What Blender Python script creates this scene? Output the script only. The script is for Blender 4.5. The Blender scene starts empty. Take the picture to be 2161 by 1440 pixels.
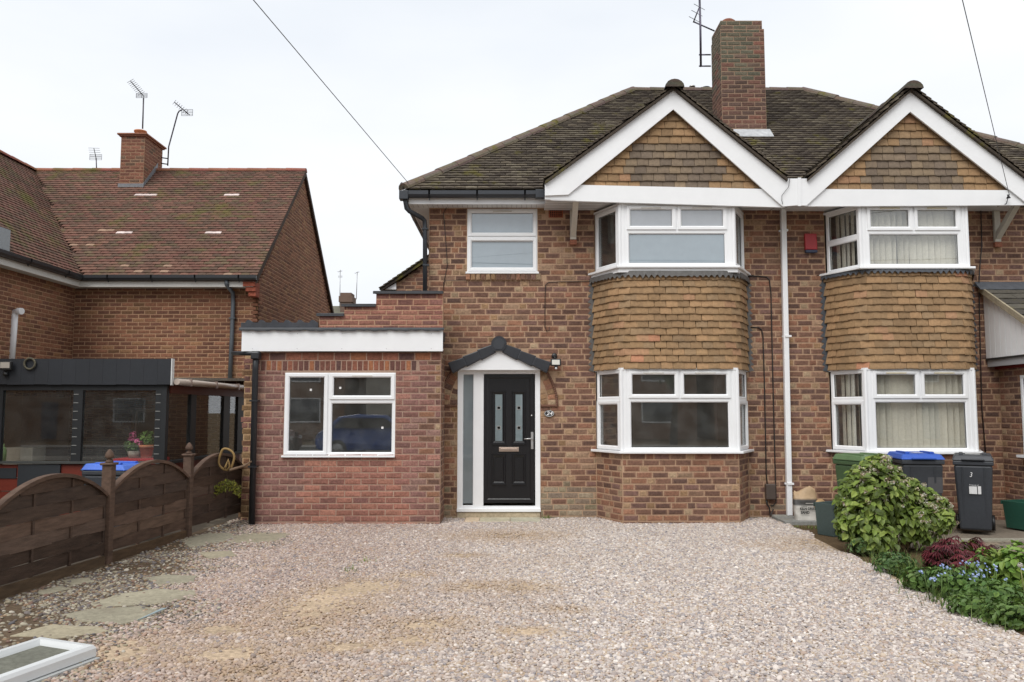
import bpy, bmesh, math, random
import numpy as np
from mathutils import Matrix, Vector
random.seed(24)
SC = bpy.context.scene
COL = SC.collection
# ---------------------------------------------------------------- camera
FPX, CX, CY = 1750.0, 1080.5, 720.0
HCAM = 1.55
PITCH = math.atan(148.0 / FPX)
cam_d = bpy.data.cameras.new('camera'); cam = bpy.data.objects.new('camera', cam_d); COL.objects.link(cam)
cam.location = (0, 0, HCAM); cam.rotation_euler = (math.pi / 2 + PITCH, 0, 0)
cam_d.sensor_width = 36.0; cam_d.lens = 36.0 * FPX / 2161.0
cam_d.clip_start = 0.05; cam_d.clip_end = 2000
SC.camera = cam
# ---------------------------------------------------------------- sky, sun, exposure
SUN_EL, SUN_AZ = math.radians(50), math.radians(26)      # high veiled sun behind the camera, a little to the left
W = bpy.data.worlds.new('World'); SC.world = W; W.use_nodes = True
wn, wl = W.node_tree.nodes, W.node_tree.links
wn.clear()
w_out = wn.new('ShaderNodeOutputWorld'); w_bg = wn.new('ShaderNodeBackground')
w_sky = wn.new('ShaderNodeTexSky'); w_sky.sky_type = 'NISHITA'; w_sky.sun_disc = False
w_sky.sun_elevation = SUN_EL; w_sky.sun_rotation = math.pi - SUN_AZ
w_sky.dust_density = 4.0; w_sky.air_density = 1.0
w_mul = wn.new('ShaderNodeMix'); w_mul.data_type = 'RGBA'; w_mul.blend_type = 'MULTIPLY'; w_mul.inputs[0].default_value = 1
w_mul.inputs[7].default_value = (0.30, 0.30, 0.30, 1)
w_geo = wn.new('ShaderNodeNewGeometry'); w_map = wn.new('ShaderNodeMapping'); w_map.inputs['Scale'].default_value = (1, 1, 3.0)
w_noi = wn.new('ShaderNodeTexNoise'); w_noi.inputs['Scale'].default_value = 1.6; w_noi.inputs['Detail'].default_value = 5; w_noi.inputs['Roughness'].default_value = .5
w_rmp = wn.new('ShaderNodeValToRGB')
w_rmp.color_ramp.elements[0].position = .30; w_rmp.color_ramp.elements[0].color = (7.55, 7.95, 8.5, 1)
w_rmp.color_ramp.elements[1].position = .62; w_rmp.color_ramp.elements[1].color = (8.8, 9.0, 9.25, 1)
w_mix = wn.new('ShaderNodeMix'); w_mix.data_type = 'RGBA'; w_mix.inputs[0].default_value = .93   # cloud cover over the clear sky
wl.new(w_geo.outputs['Incoming'], w_map.inputs['Vector']); wl.new(w_map.outputs['Vector'], w_noi.inputs['Vector'])
wl.new(w_noi.outputs['Fac'], w_rmp.inputs['Fac'])
wl.new(w_sky.outputs['Color'], w_mul.inputs[6])
wl.new(w_mul.outputs[2], w_mix.inputs[6]); wl.new(w_rmp.outputs['Color'], w_mix.inputs[7])
wl.new(w_mix.outputs[2], w_bg.inputs['Color']); w_bg.inputs['Strength'].default_value = 0.079
wl.new(w_bg.outputs['Background'], w_out.inputs['Surface'])
sun_d = bpy.data.lights.new('sun', 'SUN'); sun = bpy.data.objects.new('sun', sun_d); COL.objects.link(sun)
sun_d.energy = 1.5; sun_d.angle = math.radians(42); sun_d.color = (1.0, .975, .94)
sun.location = (-3, -6, 20)
sun.rotation_euler = Vector((math.sin(SUN_AZ) * math.cos(SUN_EL), math.cos(SUN_AZ) * math.cos(SUN_EL), -math.sin(SUN_EL))).to_track_quat('-Z', 'Y').to_euler()
VS = SC.view_settings
VS.view_transform = 'Standard'; VS.look = 'None'; VS.gamma = 1.0; VS.use_curve_mapping = False
VS.exposure = 0.64

# ---------------------------------------------------------------- measuring helpers
_c, _s = math.cos(PITCH), math.sin(PITCH)
def ray(px, py):
    a, b = (px - CX) / FPX, -(py - CY) / FPX
    return a, _c - b * _s, _s + b * _c
def at(px, py, Y):
    """world point seen at a pixel of the photo, at depth Y"""
    x, y, z = ray(px, py); t = Y / y
    return Vector((t * x, Y, HCAM + t * z))
def gnd(px, py, z0=0.0):
    x, y, z = ray(px, py); t = (z0 - HCAM) / z
    return Vector((t * x, t * y, z0))
def proj(p):
    x, y, z = p[0], p[1], p[2] - HCAM
    f = y * _c + z * _s; u = -y * _s + z * _c
    if f < .05: return (-9999, -9999)
    return CX + FPX * x / f, CY - FPX * u / f
def rect(px0, py0, px1, py1, Y):
    my, mx = (py0 + py1) / 2, (px0 + px1) / 2
    return at(px0, my, Y).x, at(px1, my, Y).x, at(mx, py1, Y).z, at(mx, py0, Y).z

def c(r, g, b):
    f = lambda v: (v / 255 / 12.92) if v / 255 <= .04045 else ((v / 255 + .055) / 1.055) ** 2.4
    return (f(r), f(g), f(b))
def jit(col, a, rnd=random):
    k = 1 + rnd.uniform(-a, a); h = rnd.uniform(-a, a) * .35
    return (col[0] * k * (1 + h), col[1] * k, col[2] * k * (1 - h))
def lerp(a, b, t): return tuple(x + (y - x) * t for x, y in zip(a, b))

# ---------------------------------------------------------------- materials
MATS = {}
def mat(name, rough=.6, n_scale=40, n_amt=.15, big_scale=1.3, big_amt=.0, bump=.0, bump_scale=80, spec=.5, metal=0, coat=0, coat_ior=1.5, coat_rough=.03, tint=None, tint_scale=3, tint_lo=.55, tint_hi=.7, trans=0, sss=0, base=None, stretch=None):
    if name in MATS: return MATS[name]
    m = bpy.data.materials.new(name); m.use_nodes = True; MATS[name] = m
    n, l = m.node_tree.nodes, m.node_tree.links
    p = n['Principled BSDF']
    p.inputs['Roughness'].default_value = rough; p.inputs['Metallic'].default_value = metal
    p.inputs['Specular IOR Level'].default_value = spec
    p.inputs['Coat Weight'].default_value = coat; p.inputs['Coat IOR'].default_value = coat_ior; p.inputs['Coat Roughness'].default_value = coat_rough
    at_ = n.new('ShaderNodeAttribute'); at_.attribute_name = 'Col'
    geo = n.new('ShaderNodeNewGeometry')
    pos = geo.outputs['Position']
    if stretch:
        mp = n.new('ShaderNodeMapping'); mp.inputs['Scale'].default_value = stretch
        l.new(pos, mp.inputs['Vector']); pos = mp.outputs['Vector']
    col = at_.outputs['Color']
    def noise(scale, detail=4, rough_=.55):
        t = n.new('ShaderNodeTexNoise'); t.inputs['Scale'].default_value = scale; t.inputs['Detail'].default_value = detail; t.inputs['Roughness'].default_value = rough_
        l.new(pos, t.inputs['Vector']); return t
    def mulr(col, fac, amt):
        r = n.new('ShaderNodeMapRange'); r.inputs['From Min'].default_value = .28; r.inputs['From Max'].default_value = .72
        r.inputs['To Min'].default_value = 1 - amt; r.inputs['To Max'].default_value = 1 + amt
        l.new(fac, r.inputs['Value'])
        v = n.new('ShaderNodeVectorMath'); v.operation = 'SCALE'
        l.new(col, v.inputs[0]); l.new(r.outputs['Result'], v.inputs['Scale']); return v.outputs['Vector']
    if n_amt: col = mulr(col, noise(n_scale).outputs['Fac'], n_amt)
    if big_amt: col = mulr(col, noise(big_scale, 5).outputs['Fac'], big_amt)
    if tint:
        t = noise(tint_scale, 6, .65)
        r = n.new('ShaderNodeMapRange'); r.inputs['From Min'].default_value = tint_lo; r.inputs['From Max'].default_value = tint_hi; r.interpolation_type = 'SMOOTHSTEP'
        l.new(t.outputs['Fac'], r.inputs['Value'])
        mx = n.new('ShaderNodeMix'); mx.data_type = 'RGBA'
        l.new(r.outputs['Result'], mx.inputs[0]); l.new(col, mx.inputs[6]); mx.inputs[7].default_value = (*tint, 1)
        col = mx.outputs[2]
    l.new(col, p.inputs['Base Color'])
    if bump:
        b = n.new('ShaderNodeBump'); b.inputs['Strength'].default_value = bump; b.inputs['Distance'].default_value = .01
        l.new(noise(bump_scale, 6, .65).outputs['Fac'], b.inputs['Height']); l.new(b.outputs['Normal'], p.inputs['Normal'])
    if trans:
        tr = n.new('ShaderNodeBsdfTranslucent'); ms = n.new('ShaderNodeMixShader'); ms.inputs[0].default_value = trans
        l.new(col, tr.inputs['Color']); l.new(p.outputs[0], ms.inputs[1]); l.new(tr.outputs[0], ms.inputs[2])
        l.new(ms.outputs[0], n['Material Output'].inputs['Surface'])
    return m
def glass_mat(name, tint=(.9, .93, .92), base=.10, rough=0.0, haze=.05):
    m = bpy.data.materials.new(name); m.use_nodes = True; MATS[name] = m
    n, l = m.node_tree.nodes, m.node_tree.links
    n.remove(n['Principled BSDF'])
    t = n.new('ShaderNodeBsdfTransparent'); t.inputs['Color'].default_value = (*tint, 1)
    g = n.new('ShaderNodeBsdfGlossy'); g.inputs['Roughness'].default_value = rough
    geo = n.new('ShaderNodeNewGeometry')
    no = n.new('ShaderNodeTexNoise'); no.inputs['Scale'].default_value = 1.7; no.inputs['Detail'].default_value = 1.0
    b = n.new('ShaderNodeBump'); b.inputs['Strength'].default_value = .02; b.inputs['Distance'].default_value = .02
    l.new(geo.outputs['Position'], no.inputs['Vector']); l.new(no.outputs['Fac'], b.inputs['Height']); l.new(b.outputs['Normal'], g.inputs['Normal'])
    lw = n.new('ShaderNodeLayerWeight'); lw.inputs['Blend'].default_value = .5
    pw = n.new('ShaderNodeMath'); pw.operation = 'POWER'; pw.inputs[1].default_value = 5; l.new(lw.outputs['Facing'], pw.inputs[0])
    fr = n.new('ShaderNodeMath'); fr.operation = 'MULTIPLY'; fr.inputs[1].default_value = .8; l.new(pw.outputs[0], fr.inputs[0])
    a = n.new('ShaderNodeMath'); a.operation = 'ADD'; a.inputs[1].default_value = base + .04; a.use_clamp = True
    l.new(fr.outputs[0], a.inputs[0])
    ms = n.new('ShaderNodeMixShader'); l.new(a.outputs[0], ms.inputs[0]); l.new(t.outputs[0], ms.inputs[1]); l.new(g.outputs[0], ms.inputs[2])
    df = n.new('ShaderNodeBsdfDiffuse'); df.inputs['Color'].default_value = (.5, .52, .5, 1)
    dn = n.new('ShaderNodeTexNoise'); dn.inputs['Scale'].default_value = 5; dn.inputs['Detail'].default_value = 6; l.new(geo.outputs['Position'], dn.inputs['Vector'])
    dm = n.new('ShaderNodeMapRange'); dm.inputs['From Min'].default_value = .3; dm.inputs['From Max'].default_value = .75; dm.inputs['To Min'].default_value = haze * .4; dm.inputs['To Max'].default_value = haze * 1.8
    l.new(dn.outputs['Fac'], dm.inputs['Value'])
    m2 = n.new('ShaderNodeMixShader'); l.new(dm.outputs['Result'], m2.inputs[0]); l.new(ms.outputs[0], m2.inputs[1]); l.new(df.outputs[0], m2.inputs[2])  # pale diffuse layer mixed in to imitate hazy reflections on the panes
    l.new(m2.outputs[0], n['Material Output'].inputs['Surface'])
    return m
M_BRICK = mat('brick', .92, 38, .30, 1.1, .14, .5, 110, .25)
M_MORTAR = mat('mortar', .95, 60, .16, .9, .14, .4, 220, .2)
M_TILE = mat('roof_tile', .9, 30, .22, .8, .16, .5, 90, .25, tint=c(98, 92, 46), tint_scale=2.2, tint_lo=.56, tint_hi=.68)
M_REDTILE = mat('red_roof_tile', .9, 26, .16, .7, .16, .4, 90, .25, tint=c(96, 90, 50), tint_scale=1.3, tint_lo=.54, tint_hi=.72)
M_HUNG = mat('hung_tile', .85, 30, .16, 2.0, .08, .3, 120, .3)
M_PVC = mat('white_plastic', .32, 5, .02, 1.0, .025, 0, 1, .5)
M_PAINT = mat('painted_wood', .55, 30, .06, 2, .06, .08, 50, .4)
M_BLACK = mat('black_plastic', .38, 30, .08, 2, .06, 0, 1, .5)
M_LEAD = mat('lead', .6, 14, .2, 2, .12, .15, 40, .5)
M_METAL = mat('metal', .35, 20, .1, 2, .05, 0, 1, .5, metal=.85)
M_DOOR = mat('door_skin', .30, 60, .1, 3, .06, .12, 120, .5, stretch=(1, 1, .12))
M_WOOD = mat('stained_timber', .75, 18, .3, 1.6, .2, .4, 40, .3, stretch=(1, .25, 1.6))
M_STONE = mat('stone', .93, 26, .22, 2.0, .16, .5, 60, .2, tint=c(132, 124, 108), tint_scale=2.5, tint_lo=.55, tint_hi=.72)
M_SOIL = mat('soil', .97, 30, .35, 1.6, .25, .8, 30, .15)
M_ROAD = mat('asphalt', .95, 60, .25, .6, .15, .4, 90, .2)
M_LEAF = mat('leaf', .5, 12, .18, 1.2, .1, 0, 1, .4, trans=.25)
M_FLOWER = mat('petal', .6, 10, .1, 1, 0, 0, 1, .3, trans=.3)
M_CLAY = mat('clay', .85, 30, .2, 2, .15, .3, 80, .25)
M_ROOM = mat('plaster', .9, 6, .08, 1, .1, 0, 1, .2)
M_CLOTH = mat('cloth', .9, 30, .08, 2, .05, 0, 1, .2)
M_BAG = mat('woven_bag', .55, 30, .08, 5, .1, .3, 18, .4)
M_BIN = mat('bin_plastic', .48, 30, .1, 2.5, .12, .12, 160, .45)
M_CAR = mat('car_paint', .3, 5, .02, 1, 0, 0, 1, .5, coat=1)
M_FROST = mat('frosted_glass', .45, 8, .05, 1.2, .06, 0, 1, .5, coat=1, coat_ior=1.75, coat_rough=.02)
M_OBSC = mat('obscure_glass', .5, 8, .05, 1.2, .08, 0, 1, .5, coat=1, coat_ior=2.5, coat_rough=.01)
M_GLASS = glass_mat('window_glass', (.98, .985, .982), base=.08, haze=.032)
M_GLASS2 = glass_mat('conservatory_glass', (.96, .97, .96), .015, haze=.02)
PVC = (.84, .85, .86)

# ---------------------------------------------------------------- mesh builder
class MB:
    def __init__(s, col=(.5, .5, .5)): s.v, s.f, s.c, s.sm, s.col = [], [], [], [], col
    def add(s, vs, fs, col=None, smooth=False):
        b = len(s.v); s.v.extend([tuple(p) for p in vs])
        col = col or s.col
        if isinstance(col, list): s.c.extend(col)
        else: s.c.extend([col] * len(vs))
        s.f.extend([tuple(i + b for i in f) for f in fs]); s.sm.extend([smooth] * len(fs)); return s
    def box(s, x0, x1, y0, y1, z0, z1, col=None, M=None):
        vs = [Vector(p) for p in ((x0, y0, z0), (x1, y0, z0), (x1, y1, z0), (x0, y1, z0), (x0, y0, z1), (x1, y0, z1), (x1, y1, z1), (x0, y1, z1))]
        if M: vs = [M @ v for v in vs]
        return s.add(vs, [(3, 2, 1, 0), (4, 5, 6, 7), (0, 1, 5, 4), (1, 2, 6, 5), (2, 3, 7, 6), (3, 0, 4, 7)], col)
    def hexa(s, p, col=None):
        """eight corners: bottom ring 0-3, top ring 4-7"""
        return s.add(p, [(3, 2, 1, 0), (4, 5, 6, 7), (0, 1, 5, 4), (1, 2, 6, 5), (2, 3, 7, 6), (3, 0, 4, 7)], col)
    def prism(s, front, off, col=None):
        """polygon of 3-D points (counter-clockwise seen from outside) pushed back by off"""
        n = len(front); off = Vector(off); fr = [Vector(p) for p in front]
        vs = fr + [p + off for p in fr]
        fs = [tuple(range(n)), tuple(range(2 * n - 1, n - 1, -1))] + [(i, i + n, (i + 1) % n + n, (i + 1) % n) for i in range(n)]
        return s.add(vs, fs, col)
    def tube(s, path, r, n=8, col=None, cap=True, smooth=True):
        path = [Vector(p) for p in path]; k = len(path); vs = []
        rr = r if isinstance(r, (list, tuple)) else [r] * k
        t0 = (path[1] - path[0]).normalized()
        a = t0.orthogonal().normalized()
        for i, p in enumerate(path):
            t = ((path[min(i + 1, k - 1)] - path[max(i - 1, 0)])).normalized()
            a = (a - t * a.dot(t)).normalized(); b = t.cross(a)
            vs += [p + (a * math.cos(2 * math.pi * j / n) + b * math.sin(2 * math.pi * j / n)) * rr[i] for j in range(n)]
        fs = [(i * n + j, i * n + (j + 1) % n, (i + 1) * n + (j + 1) % n, (i + 1) * n + j) for i in range(k - 1) for j in range(n)]
        s.add(vs, fs, col, smooth)
        if cap:
            b0 = len(s.v) - k * n
            s.f += [tuple(b0 + j for j in range(n - 1, -1, -1)), tuple(b0 + (k - 1) * n + j for j in range(n))]; s.sm += [False, False]
        return s
    def lathe(s, prof, ctr, n=16, col=None, smooth=True, M=None):
        ctr = Vector(ctr); vs = []
        for r, z in prof:
            for j in range(n):
                p = Vector((r * math.cos(2 * math.pi * j / n), r * math.sin(2 * math.pi * j / n), z))
                vs.append(ctr + (M @ p if M else p))
        k = len(prof)
        fs = [(i * n + j, i * n + (j + 1) % n, (i + 1) * n + (j + 1) % n, (i + 1) * n + j) for i in range(k - 1) for j in range(n)]
        fs += [tuple(range(n - 1, -1, -1)), tuple((k - 1) * n + j for j in range(n))]
        return s.add(vs, fs, col, smooth)
    def ring(s, F, u0, u1, z0, z1, prof, col=None):
        """mitred rectangular frame, prof = [(inset, proud)], F(u, d, z) -> world"""
        vs = []
        for o, d in prof:
            vs += [F(u0 + o, d, z0 + o), F(u1 - o, d, z0 + o), F(u1 - o, d, z1 - o), F(u0 + o, d, z1 - o)]
        k = len(prof)
        fs = [(i * 4 + j, i * 4 + (j + 1) % 4, (i + 1) * 4 + (j + 1) % 4, (i + 1) * 4 + j) for i in range(k - 1) for j in range(4)]
        return s.add(vs, fs, col)
    def fbox(s, F, u0, u1, d0, d1, z0, z1, col=None):
        return s.hexa([F(u0, d1, z0), F(u1, d1, z0), F(u1, d0, z0), F(u0, d0, z0), F(u0, d1, z1), F(u1, d1, z1), F(u1, d0, z1), F(u0, d0, z1)], col)
    def mesh(s, name, org=(0, 0, 0)):
        me = bpy.data.meshes.new(name)
        o = Vector(org)
        me.from_pydata([tuple(Vector(p) - o) for p in s.v], [], s.f)
        me.polygons.foreach_set('use_smooth', s.sm)
        a = me.color_attributes.new('Col', 'FLOAT_COLOR', 'POINT')
        a.data.foreach_set('color', np.array([(x[0], x[1], x[2], 1) for x in s.c], dtype=np.float32).ravel())
        me.update(); return me
    def build(s, name, m, parent=None, bevel=0, label=None):
        org = parent['_org'] if parent is not None and '_org' in parent else (0, 0, 0)
        me = s.mesh(name, org); me.materials.append(m)
        o = bpy.data.objects.new(name, me); COL.objects.link(o)
        if parent is not None: o.parent = parent; o['_org'] = list(org)
        if bevel:
            b = o.modifiers.new('bevel', 'BEVEL'); b.width = bevel; b.segments = 2; b.limit_method = 'ANGLE'
        if label: o['label'] = label
        return o
def thing(name, label, cat, loc, group=None):
    o = bpy.data.objects.new(name, None); COL.objects.link(o); o.location = loc; o.empty_display_size = .2
    o['_org'] = list(loc); o['label'] = label; o['category'] = cat
    if group: o['group'] = group
    return o
def solo(mb, name, m, label, cat, group=None, bevel=0, loc=None):
    """a thing that is one mesh, with its origin at loc"""
    me = mb.mesh(name, loc or (0, 0, 0)); me.materials.append(m)
    o = bpy.data.objects.new(name, me); COL.objects.link(o)
    if loc: o.location = loc
    if bevel:
        b = o.modifiers.new('bevel', 'BEVEL'); b.width = bevel; b.segments = 2; b.limit_method = 'ANGLE'
    o['label'] = label; o['category'] = cat
    if group: o['group'] = group
    return o
def structure(mb, name, m):
    o = mb.build(name, m); o['kind'] = 'structure'; return o

# pieces: many small alike meshes; the nearest 300 are objects, the rest one joined mesh
GEO = {}
def emit(items, name, stuff_name, parent, m, limit=300, priority=True):
    """items: (key, Matrix in world, size)"""
    org = Vector(parent['_org'])
    if priority:
        def pr(it):
            t = it[1].translation; px, py = proj(t)
            vis = 1 if (-10 < px < 2171 and -10 < py < 1450) else .01
            return -vis * it[2] / max(t.y, .5)
        items = sorted(items, key=pr)
    cache = {}
    for key, Mx, sz in items[:limit]:
        if key not in cache:
            mb = MB(); v, f, cc, sm = GEO[key]; mb.add(v, f, list(cc), sm)
            cache[key] = mb.mesh(name); cache[key].materials.append(m)
        o = bpy.data.objects.new(name, cache[key]); COL.objects.link(o)
        o.parent = parent
        Mo = Mx.copy(); Mo.translation = Mx.translation - org
        o.matrix_local = Mo
    rest = items[limit:]
    if rest:
        mb = MB()
        for key, Mx, sz in rest:
            v, f, cc, sm = GEO[key]
            mb.add([Mx @ Vector(p) for p in v], f, list(cc), sm)
        o = mb.build(stuff_name, m, parent); o['kind'] = 'stuff'

# ---------------------------------------------------------------- brick laying
def brick_geo(L, H, col, edge, var):
    key = ('b', round(L, 3), round(H, 3), col, edge, var)
    if key in GEO: return key
    r = random.Random(hash((round(L, 3), var, round(col[0], 4))))
    a, b, p = L / 2, H / 2, .006
    j = lambda: r.uniform(-.0026, .0026)
    back = [(-a, .03, -b), (a, .03, -b), (a, .03, b), (-a, .03, b)]
    out = [(-a + j(), -p + .004, -b + j()), (a + j(), -p + .004, -b + j()), (a + j(), -p + .004, b + j()), (-a + j(), -p + .004, b + j())]
    ix, iz = min(.022, L * .2), .014
    e = r.uniform(.6, 1.5)
    inn = [(-a + ix * e, -p + j(), -b + iz), (a - ix * r.uniform(.6, 1.5), -p + j(), -b + iz), (a - ix * r.uniform(.6, 1.5), -p + j(), b - iz), (-a + ix * e, -p + j(), b - iz)]
    fs = [(8, 9, 10, 11)] + [(4 + i, 4 + (i + 1) % 4, 8 + (i + 1) % 4, 8 + i) for i in range(4)] + [(i, (i + 1) % 4, 4 + (i + 1) % 4, 4 + i) for i in range(4)]
    GEO[key] = (back + out + inn, fs, [edge] * 8 + [col] * 4, False)
    return key
def desat(col, k):
    g = .3 * col[0] + .55 * col[1] + .15 * col[2]; return tuple(x + (g - x) * k for x in col)
class Palette:
    def __init__(s, stretch, header, edge, edge_mix, ds=.05, gain=.85):
        tn = lambda a, d_: tuple(x * gain for x in desat(a, d_))
        sw = sum(w for _, w in stretch); mean = tuple(sum(a[i] * w for a, w in stretch) / sw for i in range(3))
        stretch = [(lerp(a, mean, .2), w) for a, w in stretch]; header = [(lerp(a, mean, .15), w) for a, w in header]
        s.s = [(tn(a, ds), w) for a, w in stretch]; s.h = [(tn(a, ds), w) for a, w in header]; s.e, s.m = tn(edge, ds * .6), edge_mix
    def pick(s, header):
        pool = s.h if header else s.s
        k = random.choices(range(len(pool)), [w for _, w in pool])[0]
        base = pool[k][0]; v = random.randrange(3)
        col = tuple(x * (0.88, 1.0, 1.13)[v] for x in base)
        return col, lerp(col, s.e, s.m * (.35 if header else 1)), v
PAL_MAIN = Palette(
    [(c(106, 80, 70), 5), (c(120, 89, 75), 5), (c(134, 99, 82), 5), (c(150, 106, 84), 3.5), (c(160, 114, 88), 2), (c(96, 75, 68), 2.0), (c(142, 112, 92), 3), (c(166, 138, 112), 1.8), (c(124, 94, 86), 4)],
    [(c(170, 140, 108), 5), (c(158, 126, 92), 4), (c(150, 105, 84), 2.5), (c(176, 152, 122), 3), (c(112, 86, 76), 2), (c(165, 118, 90), 2)], c(166, 130, 106), .62)
PAL_EXT = Palette(
    [(c(150, 104, 92), 5), (c(142, 98, 88), 5), (c(160, 108, 92), 4), (c(136, 96, 88), 4), (c(166, 114, 97), 2), (c(146, 112, 100), 2)],
    [(c(158, 108, 92), 4), (c(132, 92, 84), 4), (c(170, 130, 108), 1.5)], c(160, 118, 104), .25, .16)
PAL_NEWRED = Palette(
    [(c(168, 110, 90), 5), (c(156, 102, 86), 4), (c(140, 94, 84), 3), (c(178, 120, 97), 3), (c(126, 86, 80), 1.4)],
    [(c(170, 106, 84), 4), (c(140, 90, 78), 3)], c(176, 116, 94), .35, .16)
PAL_NEXT = Palette(
    [(c(126, 86, 68), 5), (c(138, 94, 72), 5), (c(116, 80, 66), 4), (c(148, 102, 78), 3), (c(152, 114, 82), 1.5), (c(128, 96, 70), 2)],
    [(c(140, 98, 74), 3), (c(124, 86, 68), 3), (c(158, 122, 88), 1)], c(150, 108, 82), .3)
PAL_BUFF = Palette(
    [(c(150, 118, 82), 4), (c(130, 98, 74), 3), (c(158, 128, 92), 3), (c(120, 84, 68), 2)],
    [(c(160, 130, 94), 4), (c(140, 100, 74), 3)], c(164, 134, 98), .4)
PAL_STACK = Palette(
    [(c(112, 84, 74), 5), (c(124, 88, 76), 4), (c(98, 80, 72), 4), (c(136, 92, 78), 2)],
    [(c(120, 88, 76), 4), (c(104, 82, 74), 3)], c(124, 100, 86), .3)
MORTAR_MAIN, MORTAR_EXT, MORTAR_NEXT = c(176, 147, 122), c(166, 140, 124), c(172, 140, 112)

def row_cut(iv, cuts):
    out = [iv]
    for a, b in cuts:
        nx = []
        for p, q in out:
            if b <= p or a >= q: nx.append((p, q)); continue
            if p < a: nx.append((p, a))
            if q > b: nx.append((b, q))
        out = nx
    return out
def lay(acc, O, U, L, z0, z1, openings=(), pal=PAL_MAIN, course=.084, bond='mix', clip=None, joint=.0135, pal2=None, shift=0.0, wob=.0008):
    """bricks on the wall face that runs from O along U (left to right seen from outside)"""
    U = Vector((U[0], U[1], 0)).normalized(); ang = math.atan2(U.y, U.x)
    R = Matrix.Rotation(ang, 4, 'Z')
    n = int(math.ceil((z1 - z0) / course)); S = .225; H = .1125
    for k in range(n):
        zb = z0 + k * course; zt = min(zb + course, z1)
        if zt - zb < .03: continue
        zc = (zb + zt) / 2
        cuts = [(a, b) for a, b, p, q in openings if q > zc > p]
        seq, u = [], 0
        if bond == 'stretcher': u = -(S / 2 if k % 2 else 0)
        elif bond == 'mix': u = -(.055 + .0563 * (k % 2) + random.uniform(-.02, .02)) - (.112 if k % 4 == 1 else 0)
        elif bond == 'soldier': u = 0
        u -= shift
        i = 0
        while u < L:
            hd = False
            if bond == 'mix':
                hd = (i % 3 == 2) if k % 2 else (random.random() < .07)
            elif bond == 'soldier': hd = True
            w = (.075 if bond == 'soldier' else (H if hd else S))
            seq.append((u, u + w, hd)); u += w; i += 1
        for a, b, hd in seq:
            for p, q in row_cut((max(a, 0), min(b, L)), cuts):
                if q - p < .035: continue
                ul = (p + q) / 2; ln = q - p - joint
                P = Vector((O[0], O[1], 0)) + U * ul; P.z = zc + random.uniform(-wob, wob)
                if clip and not clip(P): continue
                pl = pal
                if pal2:
                    pl = pal2(P) or pal
                col, edge, var = pl.pick(hd or (q - p) < .13)
                ln = round(ln / .004) * .004
                key = brick_geo(ln, zt - zb - joint, col, edge, var)
                Mx = Matrix.Translation(P) @ R
                if wob > .001: Mx = Mx @ Matrix.Rotation(random.uniform(-.012, .012), 4, 'Y')
                acc.append((key, Mx, ln * (zt - zb)))
def wall_panel(mb, O, U, L, z0, z1, openings=(), th=.11, col=None):
    """mortar backing with holes, face at the joint plane"""
    U = Vector((U[0], U[1], 0)).normalized(); N = Vector((U.y, -U.x, 0))
    us = sorted({0, L, *[min(max(x, 0), L) for o in openings for x in o[:2]]}); zs = sorted({z0, z1, *[min(max(x, z0), z1) for o in openings for x in o[2:]]})
    F = lambda u, d, z: Vector((O[0], O[1], 0)) + U * u + N * d + Vector((0, 0, z))
    for i in range(len(zs) - 1):
        zc = (zs[i] + zs[i + 1]) / 2; run = None
        for j in range(len(us)):
            solid = False
            if j < len(us) - 1:
                uc = (us[j] + us[j + 1]) / 2
                solid = not any(a < uc < b and p < zc < q for a, b, p, q in openings)
            if solid and run is None: run = us[j]
            if not solid and run is not None:
                mb.fbox(F, run, us[j], -th, 0, zs[i], zs[i + 1], col); run = None

# ---------------------------------------------------------------- tiles
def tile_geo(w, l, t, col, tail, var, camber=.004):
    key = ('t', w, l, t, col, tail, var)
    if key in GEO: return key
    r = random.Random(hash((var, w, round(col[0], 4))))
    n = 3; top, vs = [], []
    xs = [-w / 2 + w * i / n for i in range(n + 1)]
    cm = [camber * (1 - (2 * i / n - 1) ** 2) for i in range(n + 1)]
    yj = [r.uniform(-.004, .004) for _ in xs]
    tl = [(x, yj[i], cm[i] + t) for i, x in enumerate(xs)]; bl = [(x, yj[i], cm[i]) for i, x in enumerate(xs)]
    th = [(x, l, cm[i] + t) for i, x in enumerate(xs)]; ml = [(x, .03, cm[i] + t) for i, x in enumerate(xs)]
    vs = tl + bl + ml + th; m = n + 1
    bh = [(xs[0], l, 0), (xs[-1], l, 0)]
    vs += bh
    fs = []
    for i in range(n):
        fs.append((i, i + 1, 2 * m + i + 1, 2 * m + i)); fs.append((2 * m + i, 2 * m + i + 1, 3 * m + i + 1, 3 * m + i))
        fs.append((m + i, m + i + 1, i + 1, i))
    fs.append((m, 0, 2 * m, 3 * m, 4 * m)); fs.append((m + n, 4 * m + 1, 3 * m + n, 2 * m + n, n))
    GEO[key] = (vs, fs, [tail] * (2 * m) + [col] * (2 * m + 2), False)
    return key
def basis(o, ux, uy, uz):
    return Matrix(((ux.x, uy.x, uz.x, o.x), (ux.y, uy.y, uz.y, o.y), (ux.z, uy.z, uz.z, o.z), (0, 0, 0, 1)))
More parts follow.
